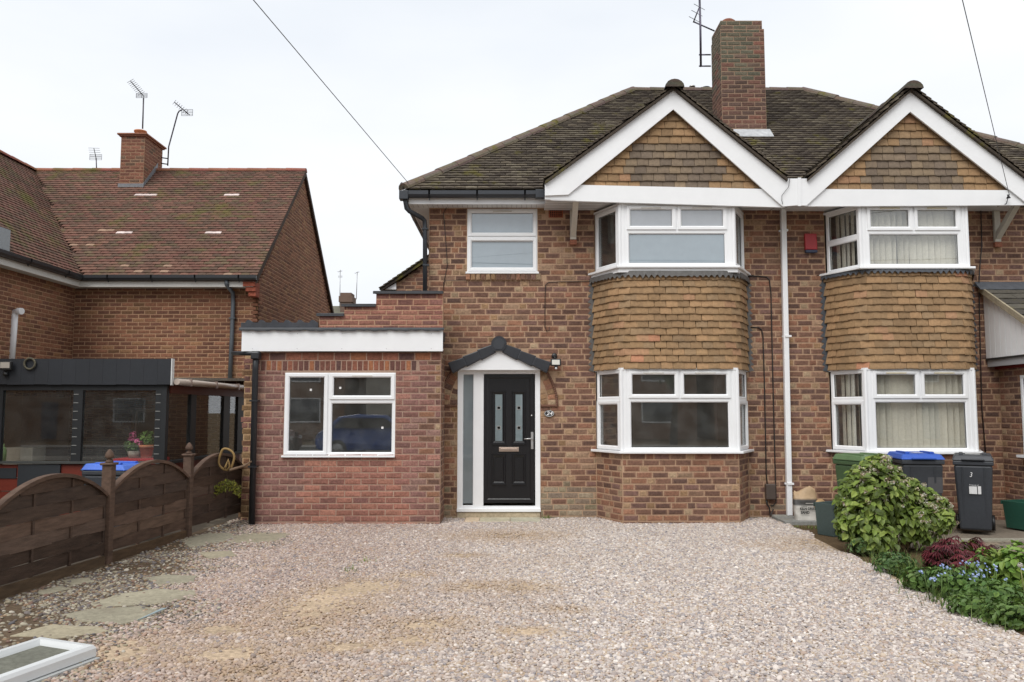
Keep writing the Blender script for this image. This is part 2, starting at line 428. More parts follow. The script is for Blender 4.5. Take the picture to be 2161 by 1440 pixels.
def tile_slope(acc, O, A, B, LA, LB, inside, pal, w=.165, gauge=.1, t=.014, length=.15, jitter=.003, tailk=.75, special=None, lim=None):
    """tiles over the plane O + A*a + B*b (A along the eave, B up the slope); inside(P) decides which stay"""
    A = A.normalized(); B = B.normalized(); N = A.cross(B).normalized()
    rows = int(LB / gauge)
    for k in range(rows + 1):
        off = (w / 2 if k % 2 else 0)
        n = int(LA / w) + 2
        sag = random.uniform(-.004, .004)
        for i in range(-1, n):
            a = i * w + off + random.uniform(-.003, .003); b = k * gauge + sag + random.uniform(-jitter, jitter)
            ws = 1.0
            if lim:
                l_, r_ = max(a - w / 2, lim[0]), min(a + w / 2, lim[1])
                if r_ - l_ < .045: continue
                a, ws = (l_ + r_) / 2, (r_ - l_) / w
            ctr = O + A * a + B * (b + gauge * .5)
            if not inside(ctr): continue
            if special and special(ctr): base = special(ctr)
            else: base = random.choices([p for p, _ in pal], [q for _, q in pal])[0]
            v = random.randrange(5); base = tuple(x * (.80, .85, .88, .92, .97)[v] for x in base)
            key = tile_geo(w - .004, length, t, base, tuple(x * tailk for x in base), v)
            tilt = -math.atan2(t * 1.15, gauge) * .75 + random.uniform(-.02, .02)
            Mx = basis(O + A * a + B * b + N * .022, A, B, N) @ Matrix.Rotation(tilt, 4, 'X') @ Matrix.Rotation(random.uniform(-.02, .02), 4, 'Z') @ Matrix.Diagonal((ws, 1, 1, 1))
            acc.append((key, Mx, w * gauge * ws))
PAL_ROOF = [(c(96, 87, 76), 5), (c(86, 77, 68), 4), (c(106, 96, 82), 4), (c(116, 107, 92), 2), (c(78, 69, 61), 3)]
PAL_ROOFRED = [(tuple(q_ * .95 for q_ in desat(a_, .08)), w_) for a_, w_ in [(c(114, 84, 71), 5), (c(122, 88, 73), 4), (c(104, 82, 68), 4), (c(128, 92, 77), 2), (c(108, 90, 68), 3), (c(120, 82, 70), 2.5)]]
PAL_HUNG = [(tuple(x_ * y_ for x_, y_ in zip(desat(a_, .16), (1.0, .965, .94))), w_) for a_, w_ in [(c(165, 132, 90), 5), (c(160, 128, 88), 5), (c(172, 136, 93), 4), (c(152, 122, 84), 3), (c(156, 128, 92), 3), (c(176, 134, 96), 1)]]
PAL_LICHEN = [(c(130, 114, 96), 4), (c(120, 106, 92), 4), (c(140, 122, 100), 3)]
# ================================================================ GROUND
Y0, YX, YB, YG = 12.20, 11.55, 11.60, 11.48        # main wall, extension wall, bay front, gable board planes
def sheet(poly, z, name, m, col):
    mb = MB(col); mb.add([(x, y, z) for x, y in poly], [tuple(range(len(poly)))]); return structure(mb, name, m)
sheet([(-400, -300), (400, -300), (400, 600), (-400, 600)], -.06, 'ground', M_SOIL, c(104, 88, 66))
sheet([(-60, -12.5), (60, -12.5), (60, -5.2), (-60, -5.2)], -.052, 'road', M_ROAD, c(96, 95, 94))
for nm, ya, yb in (('pavement', -5.2, -3.0), ('pavement', -14.5, -12.5)):
    mb = MB(c(150, 146, 140)); mb.box(-60, 60, ya, yb, -.1, .03); structure(mb, nm, M_ROAD)
DRIVE = [(-4.3, 3.0), (3.45, 3.0), (3.55, 6.5), (3.60, 8.7), (3.72, 10.6), (3.86, 12.3), (-3.9, 12.3), (-4.1, 8.0)]
sheet(DRIVE, .006, 'driveway', M_SOIL, c(176, 156, 132))
sheet([(3.4, 2.5), (4.85, 2.5), (5.0, 8.6), (4.3, 10.3), (4.2, 12.3), (3.8, 12.3), (3.66, 10.6), (3.54, 8.7), (3.5, 6.5)], -.004, 'flower_bed', M_SOIL, c(92, 76, 56))
sheet([(4.2, 2.5), (14, 2.5), (14, 12.3), (4.2, 12.3)], -.02, 'paved_yard', M_STONE, c(122, 112, 100))
sheet([(-14, 2.5), (-3.9, 2.5), (-3.9, 15.9), (-14, 15.9)], -.03, 'side_yard', M_STONE, c(78, 71, 62))

# ================================================================ WINDOWS
def plane_F(Y):
    return lambda u, d, z: Vector((u, Y - d, z))
def line_F(P, Q):
    P = Vector((P[0], P[1], 0)); U = (Vector((Q[0], Q[1], 0)) - P); L = U.length; U.normalize(); N = Vector((U.y, -U.x, 0))
    return (lambda u, d, z: P + U * u + N * d + Vector((0, 0, z))), L
FIX = [(0, -.07), (0, 0), (.034, 0), (.048, -.014), (.048, -.05)]
BASE = [(0, -.07), (0, 0), (.03, 0), (.03, -.05)]
SASH = [(.013, -.002), (.015, .018), (.05, .018), (.066, .004), (.066, -.04)]
def window(parent, F, cells, name='window', frame_w=0, label=None):
    """cells: (u0, u1, z0, z1, kind, glass material, vent) with kind 'fixed' or 'sash'"""
    fr = MB(PVC)
    for u0, u1, z0, z1, kind, g, vent in cells:
        fr.ring(F, u0, u1, z0, z1, FIX if kind == 'fixed' else BASE)
    fo = fr.build(name, M_PVC, parent, label=label)
    for u0, u1, z0, z1, kind, g, vent in cells:
        i = .044 if kind == 'fixed' else .06
        if kind != 'fixed':
            mb = MB(PVC); mb.ring(F, u0, u1, z0, z1, SASH); mb.build('sash', M_PVC, fo)
        gk = MB((.015, .015, .016)); gk.ring(F, u0 + i, u1 - i, z0 + i, z1 - i, [(0, -.018), (.007, -.018), (.007, -.03)]); gk.build('gasket', M_BLACK, fo)
        col = (.5, .5, .5)
        if isinstance(g, tuple): col, g = g
        mb = MB(col); mb.fbox(F, u0 + i, u1 - i, -.032, -.024, z0 + i, z1 - i); mb.build('pane', g, fo)
        if vent:
            um = (u0 + u1) / 2; hw = min(.14, (u1 - u0) * .24)
            mb = MB((.62, .60, .55) if vent == 1 else (.62, .55, .38)); mb.fbox(F, um - hw, um + hw, .018, .03, z1 - .052, z1 - .036); mb.build('trickle_vent', M_PVC, fo)
    return fo
FROST_SKY = (c(128, 142, 150), M_OBSC); FROST_GREY = (c(138, 142, 146), M_OBSC)  # blue of the first is sky reflection put into the base colour

def off_poly(P, e):
    """polyline pushed outward by e, first and last point kept on the wall line"""
    n = len(P); ds = [(Vector(P[i + 1]) - Vector(P[i])).normalized() for i in range(n - 1)]
    ns = [Vector((d.y, -d.x)) for d in ds]; out = []
    for i in range(n):
        if i == 0 or i == n - 1:
            k = 0 if i == 0 else n - 2
            p = Vector(P[i]) + ns[k] * e; t = (P[i][1] - p.y) / ds[k].y if abs(ds[k].y) > 1e-6 else 0
            out.append(p + ds[k] * t)
        else:
            b = (ns[i - 1] + ns[i]).normalized(); out.append(Vector(P[i]) + b * (e / max(b.dot(ns[i]), .3)))
    return out
def round_path(P, r, n=7):
    out = [Vector(P[0])]
    for i in range(1, len(P) - 1):
        p = Vector(P[i]); a = p + (Vector(P[i - 1]) - p).normalized() * r; b = p + (Vector(P[i + 1]) - p).normalized() * r
        for k in range(n + 1):
            t = k / n; out.append(a * (1 - t) ** 2 + p * 2 * t * (1 - t) + b * t ** 2)
    out.append(Vector(P[-1])); return out
def path_len(p): return sum((p[i + 1] - p[i]).length for i in range(len(p) - 1))
def path_at(p, s):
    for i in range(len(p) - 1):
        l = (p[i + 1] - p[i]).length
        if s <= l or i == len(p) - 2:
            d = (p[i + 1] - p[i]).normalized(); return p[i] + d * s, d
        s -= l

def bay(house, wall, bricks, hung, P, zl, zu, ztop, cells_low, cells_up, lead_col, deep_cill, g_low, g_up):
    """P: four plan points; zl, zu: (bottom, top) of the lower and upper window"""
    F0, L0 = line_F(P[0], P[1]); F1, L1 = line_F(P[1], P[2]); F2, L2 = line_F(P[2], P[3])
    # brick base
    mb = MB(MORTAR_MAIN)
    for (a, b), L in zip(((P[0], P[1]), (P[1], P[2]), (P[2], P[3])), (L0, L1, L2)):
        U = (b[0] - a[0], b[1] - a[1])
        wall_panel(mb, a, U, L, -.06, zl[0] - .02)
        lay(bricks, a, U, L, -.045, zl[0] - .03, pal=PAL_MAIN)
    mb.build('bay_base', M_MORTAR, house)
    # backing of the tile-hung band and its tiles
    zt0, zt1 = zl[1] + .01, zu[0] - (.105 if deep_cill else .035)
    bk = MB(c(70, 60, 50)); 
    Q = off_poly(P, -.07)
    for a, b in ((Q[0], Q[1]), (Q[1], Q[2]), (Q[2], Q[3])):
        wall_panel(bk, a, b - a, (b - a).length, zt0 - .005, zt1 + .02)
    bk.prism([Vector((p.x, p.y, zt0 - .002)) for p in off_poly(P, -.005)][::-1], (0, 0, .012))
    bay_band = bk.build('tile_hung_band', M_MORTAR, house)
    path = round_path(off_poly(P, .02), .28); LT = path_len(path)
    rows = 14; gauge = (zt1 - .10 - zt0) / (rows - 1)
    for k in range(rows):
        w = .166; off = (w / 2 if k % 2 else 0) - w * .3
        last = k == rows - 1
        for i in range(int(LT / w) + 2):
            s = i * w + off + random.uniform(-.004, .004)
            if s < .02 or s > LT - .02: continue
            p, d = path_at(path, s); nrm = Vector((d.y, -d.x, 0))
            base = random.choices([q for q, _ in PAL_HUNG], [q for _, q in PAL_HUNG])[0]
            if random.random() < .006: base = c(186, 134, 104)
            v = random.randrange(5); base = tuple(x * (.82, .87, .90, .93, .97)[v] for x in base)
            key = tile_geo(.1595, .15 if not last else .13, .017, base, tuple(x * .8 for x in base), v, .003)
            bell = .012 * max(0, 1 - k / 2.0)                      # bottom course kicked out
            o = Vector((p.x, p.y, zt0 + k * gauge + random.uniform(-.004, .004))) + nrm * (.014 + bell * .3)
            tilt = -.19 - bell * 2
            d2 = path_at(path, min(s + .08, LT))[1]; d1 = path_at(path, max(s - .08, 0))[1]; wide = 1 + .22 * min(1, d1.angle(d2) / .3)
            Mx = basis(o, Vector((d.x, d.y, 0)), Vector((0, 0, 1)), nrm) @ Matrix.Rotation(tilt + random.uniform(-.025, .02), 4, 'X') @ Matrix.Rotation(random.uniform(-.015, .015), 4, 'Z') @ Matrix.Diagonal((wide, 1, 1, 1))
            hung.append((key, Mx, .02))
    # scalloped lead apron under the upper cill
    p2 = round_path(off_poly(P, .068), .30); L2p = path_len(p2); ld = MB(lead_col); n = int(L2p / .021); vs = []
    for i in range(n + 1):
        p, d = path_at(p2, L2p * i / n); nn = Vector((d.y, -d.x, 0))
        q = Vector((p.x, p.y, 0)); ph = (L2p * i / n / .083) % 1
        dz = .055 - .04 * abs(2 * ph - 1) + .012 * math.sin(i * 1.7) + random.uniform(-.005, .005)
        vs += [q + Vector((0, 0, zt1 + .03)), q + nn * .012 + Vector((0, 0, zt1 - dz - .015))]
    ld.add(vs, [(2 * i, 2 * i + 1, 2 * i + 3, 2 * i + 2) for i in range(n)]); ld.add([v - Vector((0, -.008, 0)) for v in vs], [(2 * i, 2 * i + 2, 2 * i + 3, 2 * i + 1) for i in range(n)])
    ld.build('lead_apron', M_LEAD, house)
    # stepped lead soakers at both sides
    for sx, X in ((-1, P[0][0]), (1, P[3][0])):
        pts = [(X - sx * .02, zt0 - .02)]; z = zt0
        pts.append((X + sx * .07, zt0 + .0))
        while z < zt1 - .09:
            pts.append((X + sx * (.105 + random.uniform(-.01, .01)), z + .012)); pts.append((X + sx * .06, z + .075)); z += .084
        pts += [(X + sx * .075, zt1 + .02), (X - sx * .02, zt1 + .02)]
        if sx < 0: pts = pts[::-1]
        mb = MB(lead_col); mb.prism([Vector((x, P[0][1] - .0125, z)) for x, z in pts], (0, .011, 0)); mb.build('lead_soaker', M_LEAD, house)
    # windows and cills
    for F, cl, tag_ in ((F0, cells_low[0](L0, zl), 0), (F1, cells_low[1](L1, zl), 1), (F2, cells_low[2](L2, zl), 2)):
        window(house, F, cl, 'bay_window')
    for F, cl in ((F0, cells_up[0](L0, zu)), (F1, cells_up[1](L1, zu)), (F2, cells_up[2](L2, zu))):
        window(house, F, cl, 'bay_window')
    # corner posts
    for zz in (zl, zu):
        for q in (P[1], P[2]):
            mb = MB(PVC); mb.lathe([(.028, zz[0]), (.028, zz[1])], (q[0], q[1] + .012, 0), 8, smooth=False)
            a_, b_ = (.012, .0852) if q is P[1] else (L1 - .0852, L1 - .012); mb.fbox(F1, a_, b_, -.06, -.001, zz[0], zz[1]); mb.fbox(F1, a_ + .02, b_ - .02, -.001, .006, zz[0], zz[1]); mb.build('corner_post', M_PVC, house)
    for (z0, z1), e in (((zl[0] - .035, zl[0] - .002), .075), ((zu[0] - (.035), zu[0] - .002), .085)):
        o = off_poly(P, e); o = [Vector((o[0].x - .05, o[0].y))] + o + [Vector((o[-1].x + .05, o[-1].y))]
        mb = MB(PVC); mb.prism([Vector((p.x, p.y, z1)) for p in o], (0, 0, z0 - z1)); mb.build('window_cill', M_PVC, house, bevel=.006)
    if deep_cill:
        o = off_poly(P, .05); mb = MB(tuple(x * .97 for x in PVC)); mb.prism([Vector((p.x, p.y, zu[0] - .036)) for p in o], (0, 0, -.06)); mb.build('cill_apron', M_PVC, house)
    # head trim over each window
    for zz in (zl[1], zu[1]):
        o = off_poly(P, .012); mb = MB(PVC); mb.prism([Vector((p.x, p.y, zz + .03)) for p in o], (0, 0, -.03)); mb.build('head_trim', M_PVC, house)
    # room behind
    return F0, F1, F2, (L0, L1, L2)

def board(house, name, pts, Y, th=.03, col=PVC, m=None, back=False):
    """flat white board whose outline was measured on the gable plane"""
    v = [at(x, y, Y) for x, y in pts]
    mb = MB(col); mb.prism(v[::-1] if back else v, (0, th, 0)); return mb.build(name, m or M_PVC, house)

# ---------------------------------------------------------------- shared roof numbers of the pair of houses
XP = at(1660, 760, Y0).x                               # party line
XA0 = at(905, 520, Y0).x                               # left corner of the house
XB1 = 2 * XP - XA0
YE = 11.88; XEL = at(852, 404, YE).x; XER = 2 * XP - XEL
ZE = at(1000, 401, YE).z; DR = 3.95; YR = YE + DR; ZR = at(1500, 193, YR).z; KR = (ZR - ZE) / DR
zmain = lambda y: ZE + (y - YE) * KR
ZSOF = at(1000, 437, 12.05).z                          # underside of the eaves
class Gable: pass
def gable_geo(apex, left, right):
    g = Gable(); a, l, r = at(*apex, YG), at(*left, YG), at(*right, YG)
    g.X, g.Z = a.x, a.z + .045; g.kl = (a.z - l.z) / (a.x - l.x); g.kr = (a.z - r.z) / (r.x - a.x); g.L, g.R = l.x, r.x
    g.h = lambda x: g.Z - (g.kl * (g.X - x) if x < g.X else g.kr * (x - g.X))
    return g
GA = gable_geo((1421, 188), (1150, 386), (1660, 380)); GB = gable_geo((1921, 191), (1703, 380), (2188, 395))
def half_round(acc, P, D, up, r, L, col, key_n):
    """one half-round ridge tile as a piece"""
    key = ('r', r, L, col, key_n)
    if key not in GEO:
        n = 8; rn = random.Random(key_n); vs, fs = [], []
        for y, k in ((0, 1.06), (.03, 1.06), (L, .97)):
            for i in range(n + 1):
                a = math.pi * i / n; vs.append((r * k * math.cos(a) * (1 + rn.uniform(-.03, .03)), y, r * k * .85 * math.sin(a)))
        for j in range(2):
            for i in range(n): fs.append((j * (n + 1) + i, (j + 1) * (n + 1) + i, (j + 1) * (n + 1) + i + 1, j * (n + 1) + i + 1))
        fs.append(tuple(range(n + 1))); fs.append(tuple(range(3 * n + 2, 2 * n + 1, -1)))
        GEO[key] = (vs, fs, [tuple(x * rn.uniform(.85, 1.15) for x in col) for _ in vs], False)
    D = D.normalized(); S = D.cross(up).normalized(); U = S.cross(D)
    acc.append((key, basis(P, S, D, U), r * L))

def roof_for(house, left):
    """front slope, hip and gable roof of one half of the pair"""
    xa, xb = (XEL, XP) if left else (XP, XER)
    g = GA if left else GB
    mb = MB(c(72, 64, 56)); e = .03
    if left:
        q = [(XEL, YE, ZE), (XP, YE, ZE), (XP, YR, ZR), (XEL + DR, YR, ZR)]
        hp = [(XEL, YR + DR, ZE), (XEL, YE, ZE), (XEL + DR, YR, ZR)]
        bk = [(XP, YR + DR, ZE), (XEL, YR + DR, ZE), (XEL + DR, YR, ZR), (XP, YR, ZR)]
    else:
        q = [(XP, YE, ZE), (XER, YE, ZE), (XER - DR, YR, ZR), (XP, YR, ZR)]
        hp = [(XER, YE, ZE), (XER, YR + DR, ZE), (XER - DR, YR, ZR)]
        bk = [(XER, YR + DR, ZE), (XP, YR + DR, ZE), (XP, YR, ZR), (XER - DR, YR, ZR)]
    for poly in (q, hp, bk): mb.prism(poly, (0, 0, -.1))
    # gable slopes
    ym = lambda z: YE + (z - ZE) / KR
    for sx, X1 in ((-1, g.L), (1, g.R)):
        zl = g.h(X1) - .03; za = g.Z - .03
        pts = [(X1, YG - .05, zl), (g.X, YG - .05, za), (g.X, ym(za) + .1, za), (X1, max(ym(zl), YG) + .1, zl)]
        mb.prism(pts[::-1] if sx > 0 else [pts[0], pts[1], pts[2], pts[3]][::-1], (0, 0, -.04))
    roof = mb.build('roof', M_TILE, house)
    tiles = []
    def inside(P):
        if left and P.x < XEL + (P.y - YE) + .02: return False
        if not left and P.x > XER - (P.y - YE) - .02: return False
        if P.x < xa or P.x > xb or P.y > YR: return False
        for q_ in (GA, GB):
            if q_.L < P.x < q_.R and q_.h(P.x) > zmain(P.y) + .02: return False
        return True
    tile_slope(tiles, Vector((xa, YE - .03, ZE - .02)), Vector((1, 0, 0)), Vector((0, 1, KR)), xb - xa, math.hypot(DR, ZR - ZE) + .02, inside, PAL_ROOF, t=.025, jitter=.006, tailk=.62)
    for sx, k, X1 in ((-1, g.kl, g.L), (1, g.kr, g.R)):
        up = Vector((-sx, 0, k)).normalized(); A = Vector((0, -sx, 0)) * -1
        O = Vector((X1, YG - .06, g.h(X1) - .014))
        A = Vector((0, 1, 0)) if sx > 0 else Vector((0, -1, 0))
        LA = ym(g.Z) - YG + .3
        LIM = (0, LA + .2)
        if sx < 0: O.y = O.y + LA; LIM = (-.2, LA)
        ln = math.hypot(g.X - X1, g.Z - g.h(X1))
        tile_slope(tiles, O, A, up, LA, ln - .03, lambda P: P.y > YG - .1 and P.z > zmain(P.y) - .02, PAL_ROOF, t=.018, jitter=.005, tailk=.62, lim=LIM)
    emit(tiles, 'roof_tile', 'roof_tiling', roof, M_TILE)
    caps = []
    rc = c(104, 92, 82)
    hipP, hipQ = (Vector((XEL, YE, ZE)), Vector((XEL + DR, YR, ZR))) if left else (Vector((XER, YE, ZE)), Vector((XER - DR, YR, ZR)))
    n = 17
    for i in range(n):
        P = hipP.lerp(hipQ, i / n) + Vector((0, 0, .0 + random.uniform(-.006, .006)))
        half_round(caps, P, hipQ - hipP, Vector((0, 0, 1)), .105, (hipQ - hipP).length / n + .02, rc, i % 5)
    x0, x1 = (XEL + DR, XP) if left else (XP, XER - DR); n = int((x1 - x0) / .4) + 1
    for i in range(n):
        half_round(caps, Vector((x0 + (x1 - x0) * i / n, YR, ZR - .02)), Vector((1, 0, 0)), Vector((0, 0, 1)), .11, (x1 - x0) / n + .02, rc, i % 5)
    y1 = ym(g.Z); n = 6
    for i in range(n):
        half_round(caps, Vector((g.X, YG - .12 + (y1 - YG + .2) * i / n, g.Z - .055)), Vector((0, 1, 0)), Vector((0, 0, 1)), .125, (y1 - YG + .2) / n + .02, c(86, 78, 70), i % 5)
    emit(caps, 'ridge_tile', 'ridge_tiling', roof, M_TILE)
    return roof
def gable_tiles(house, apex, bl, br, seed):
    """tile-hung triangle inside the white boards"""
    Yt = YG + .10; A, B, C_ = at(*apex, Yt), at(*bl, Yt), at(*br, Yt)
    mb = MB(c(64, 54, 46)); mb.prism([B - Vector((.3, 0, .1)), C_ + Vector((.3, 0, -.1)), A + Vector((0, 0, .1))], (0, .06, 0)); back = mb.build('gable_panel', M_MORTAR, house)
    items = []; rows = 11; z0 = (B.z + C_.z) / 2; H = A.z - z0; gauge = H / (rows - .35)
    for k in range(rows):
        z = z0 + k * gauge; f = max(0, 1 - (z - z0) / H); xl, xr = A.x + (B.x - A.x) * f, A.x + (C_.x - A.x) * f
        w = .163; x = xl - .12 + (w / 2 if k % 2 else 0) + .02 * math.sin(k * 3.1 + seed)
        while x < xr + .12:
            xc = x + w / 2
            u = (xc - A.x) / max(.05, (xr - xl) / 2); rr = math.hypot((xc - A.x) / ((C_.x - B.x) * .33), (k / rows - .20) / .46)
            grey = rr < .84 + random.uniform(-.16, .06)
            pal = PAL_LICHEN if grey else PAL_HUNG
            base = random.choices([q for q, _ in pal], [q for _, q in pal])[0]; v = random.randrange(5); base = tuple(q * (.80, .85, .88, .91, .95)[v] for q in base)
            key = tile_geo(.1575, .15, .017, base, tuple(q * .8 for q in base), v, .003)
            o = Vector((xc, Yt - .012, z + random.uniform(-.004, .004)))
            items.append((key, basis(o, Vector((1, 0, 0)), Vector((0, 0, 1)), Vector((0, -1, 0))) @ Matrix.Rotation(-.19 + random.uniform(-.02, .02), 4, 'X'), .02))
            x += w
    return back, items
def gallows(house, px, Yw, z0, z1, reach, col=c(206, 200, 188)):
    X = at(px, 470, Yw).x; mb = MB(col)
    mb.box(X - .045, X + .045, Yw - .06, Yw - .012, z0 + .02, z1)
    mb.hexa([Vector((X - .04, Yw - .065, z0 + .06)), Vector((X + .04, Yw - .065, z0 + .06)), Vector((X + .04, Yw - .012 - .05, z0 + .16)), Vector((X - .04, Yw - .062, z0 + .16)),
             Vector((X - .04, Yw - reach, z1 - .02)), Vector((X + .04, Yw - reach, z1 - .02)), Vector((X + .04, Yw - reach + .11, z1)), Vector((X - .04, Yw - reach + .11, z1))])
    b = mb.build('gallows_bracket', M_PAINT, house, bevel=.004)
    q = MB(c(150, 98, 78)); q.box(X - .05, X + .05, Yw - .065, Yw - .009, z0 - .055, z0 + .015); q.build('corbel_brick', M_BRICK, b)

# ================================================================ NUMBER 24
HA = thing('semi_detached_house', 'brown brick semi with black front door, number plaque and stepped side parapet', 'house', (1.4, Y0, 0))
bricksA, hungA = [], []
P_A = [(at(1258, 860, Y0).x, Y0), (at(1312, 860, YB).x, YB), (at(1557, 860, YB).x, YB), (at(1577, 860, Y0).x, Y0)]
zlA = (at(1435, 952, YB).z, at(1435, 781, YB).z); zuA = (at(1425, 562, YB).z, at(1425, 433, YB).z)
upw = rect(986, 441, 1134, 577, Y0); dor = rect(965.5, 779, 1140, 1099, Y0)
opA = [(upw[0] - XA0, upw[1] - XA0, upw[2], upw[3]), (dor[0] - XA0, dor[1] - XA0, -.06, dor[3]), (P_A[0][0] - XA0, P_A[3][0] - XA0, -.06, ZSOF - .02)]
mb = MB(MORTAR_MAIN); wall_panel(mb, (XA0, Y0), (1, 0), XP - XA0, -.06, ZSOF + .03, opA)
wallA = mb.build('wall', M_MORTAR, HA)
mb = MB(c(140, 108, 90)); mb.box(XA0 + .002, XA0 + .11, Y0 + .112, 19.4, -.06, ZSOF + .03); mb.build('flank_wall', M_BRICK, HA)
sillz = upw[2] - .105
arcX, arcZ = (dor[0] + dor[1]) / 2, at(1055, 855, Y0).z; RO, RI = .852, .60
def a_clip(P):
    if P.z > arcZ and math.hypot(P.x - arcX, P.z - arcZ) < RO + .03: return False
    if upw[0] - .06 < P.x < upw[1] + .06 and sillz < P.z < upw[2]: return False
    return not (abs(P.x - at(1173, 451, Y0).x) < .15 and abs(P.z - at(1173, 451, Y0).z) < .08)
PAL_DAMP = Palette([(c(158, 142, 118), 4), (c(142, 122, 104), 4), (c(128, 112, 98), 3), (c(150, 138, 108), 2)], [(c(160, 146, 116), 3), (c(140, 124, 100), 2)], c(162, 146, 120), .4, .1)
def damp(P):
    px, py = proj(P)
    if px < 1262 and P.z < .55 and random.random() < (.85 if 1140 < px and P.z < .38 else .30): return PAL_DAMP
    if P.z < .3 and random.random() < .25: return PAL_DAMP
lay(bricksA, (XA0, Y0), (1, 0), XP - XA0, -.05, ZSOF + .02, opA, PAL_MAIN, clip=a_clip, pal2=damp)
# brick-on-edge sill under the landing window
x = upw[0] - .02
while x < upw[1] + .03:
    col, edge, v = PAL_MAIN.pick(random.random() < .5); key = brick_geo(.064, .098, col, edge, v)
    bricksA.append((key, Matrix.Translation(Vector((x + .037, Y0 - .03, sillz + .05))), .007)); x += .0745
# arch rings beside the door (only the shoulders outside the frame show)
for ring, (r0, r1) in enumerate(((RI + .005, RI + .115), (RI + .127, RO - .012))):
    n = 26 + 6 * ring
    for i in range(n):
        a = math.pi * (i + .5) / n; r = (r0 + r1) / 2
        p = Vector((arcX + r * math.cos(a), Y0 - .004, arcZ + r * math.sin(a)))
        if dor[0] - .02 < p.x < dor[1] + .02 or p.z > dor[3] + .3: continue
        col, edge, v = PAL_MAIN.pick(True); key = brick_geo(r1 - r0, .072, col, edge, v)
        bricksA.append((key, Matrix.Translation(p) @ Matrix.Rotation(-a, 4, 'Y'), .007))
# twisted rope drip mould round the arch
for sx in (-1, 1):
    pts = [Vector((arcX + sx * (dor[1] - dor[0]) / 2 + sx * .01, Y0 - .018, arcZ - .012)), Vector((arcX + sx * RO, Y0 - .018, arcZ - .012))]
    for i in range(13):
        a = .02 + i * .075; pts.append(Vector((arcX + sx * RO * math.cos(a), Y0 - .018, arcZ + RO * math.sin(a))))
    mb = MB(c(112, 82, 68)); k = 0; dn = []
    for i in range(len(pts) - 1):
        for j in range(6): dn.append(pts[i].lerp(pts[i + 1], j / 6))
    mb.tube(dn, [.016 + .006 * (i % 3 == 0) for i in range(len(dn))], 6, smooth=False); mb.build('rope_mould', M_CLAY, HA)
# bay
U = lambda v: v
def low_side(g, flip=False):
    return lambda L, z: [(.03, L - .03, z[0] + (z[1] - z[0]) * .63, z[1], 'fixed', g, 0), (.03, L - .03, z[0], z[0] + (z[1] - z[0]) * .63, 'sash', g, 0)]
def front(gt, gb, frac, vent=1):
    def f(L, z):
        zt = z[0] + (z[1] - z[0]) * frac; m = L / 2
        return [(.085, m, zt, z[1], 'sash', gt, vent), (m, L - .085, zt, z[1], 'sash', gt, vent), (.085, L - .085, z[0], zt, 'fixed', gb, 0)]
    return f
def up_single(g): return lambda L, z: [(.03, L - .03, z[0], z[1], 'sash', g, 0)]
Fs = bay(HA, wallA, bricksA, hungA, P_A, zlA, zuA, 0, (low_side(M_GLASS), front(M_GLASS, M_GLASS, .64), low_side(M_GLASS)),
         (up_single(M_GLASS), front(FROST_GREY, FROST_SKY, .58), up_single(M_GLASS)), c(92, 90, 88), True, None, None)
# white posts filling the bay front ends
window(HA, plane_F(Y0), [(upw[0], upw[1], upw[2] + (upw[3] - upw[2]) * .56, upw[3], 'sash', FROST_SKY, 1), (upw[0], upw[1], upw[2] + .02, upw[2] + (upw[3] - upw[2]) * .56, 'sash', FROST_SKY, 0)], 'landing_window')
mb = MB(PVC); mb.box(upw[0] - .02, upw[1] + .02, Y0 - .045, Y0 + .03, upw[2] - .012, upw[2] + .018); mb.build('window_cill', M_PVC, HA, bevel=.004)
# roof, boards, eaves
roof_for(HA, True)
board(HA, 'barge_board', [(1421, 188), (1421, 231), (1199, 411), (1150, 413), (1150, 386)][::-1], YG, .03)
board(HA, 'barge_board', [(1421, 188), (1657, 377), (1688, 377), (1688, 433), (1652, 436), (1421, 231)][::-1], YG + .001, .03)
board(HA, 'boxed_end', [(1150, 405), (1150, 421), (1215, 423), (1215, 405)], YG + .031, .06)
board(HA, 'gable_beam', [(1162, 414), (1162, 423), (1655, 438), (1655, 400), (1205, 390)], YG + .035, .05)
gpA, gtA = gable_tiles(HA, (1421, 231), (1222, 395), (1622, 404), 0.4)
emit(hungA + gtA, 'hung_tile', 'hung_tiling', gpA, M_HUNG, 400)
zs = at(1430, 419, YG).z
mb = MB(tuple(x * .93 for x in PVC)); mb.box(at(1152, 430, YG).x, XP - .002, YG + .088, Y0 + .05, zs + .005, zs + .025)
for i in range(1, 6): mb.box(at(1152, 430, YG).x, XP - .004, YG + .1 + i * .1, YG + .106 + i * .1, zs + .002, zs + .0045, (.3, .3, .3))
mb.build('gable_soffit', M_PVC, HA)
fx0, fx1 = at(862, 420, 11.92).x, at(1150, 420, 11.92).x; fz0, fz1 = at(1000, 431, 11.92).z, at(1000, 404, 11.92).z
mb = MB(PVC); mb.box(fx0, fx1, 11.92, 11.945, fz0, fz1); mb.box(fx0, fx0 + .022, 11.946, 19.5, fz0, fz1); mb.build('fascia', M_PVC, HA)
mb = MB(tuple(x * .95 for x in PVC)); mb.box(fx0 + .024, fx1, 11.947, Y0 + .02, fz0 + .012, fz0 + .024); mb.box(fx0 + .024, XA0 - .002, Y0 + .021, 19.4, fz0 + .012, fz0 + .024)
n = 26
for i in range(n): 
    x = fx0 + .05 + (fx1 - fx0 - .1) * i / n; mb.box(x, x + .005, 11.95, Y0 - .01, fz0 + .0085, fz0 + .0115, (.35, .35, .35))
mb.build('soffit', M_PVC, HA)
GUT = [(-.058, .055), (-.058, .0), (-.035, -.032), (0, -.045), (.035, -.032), (.054, 0), (.054, .055)]
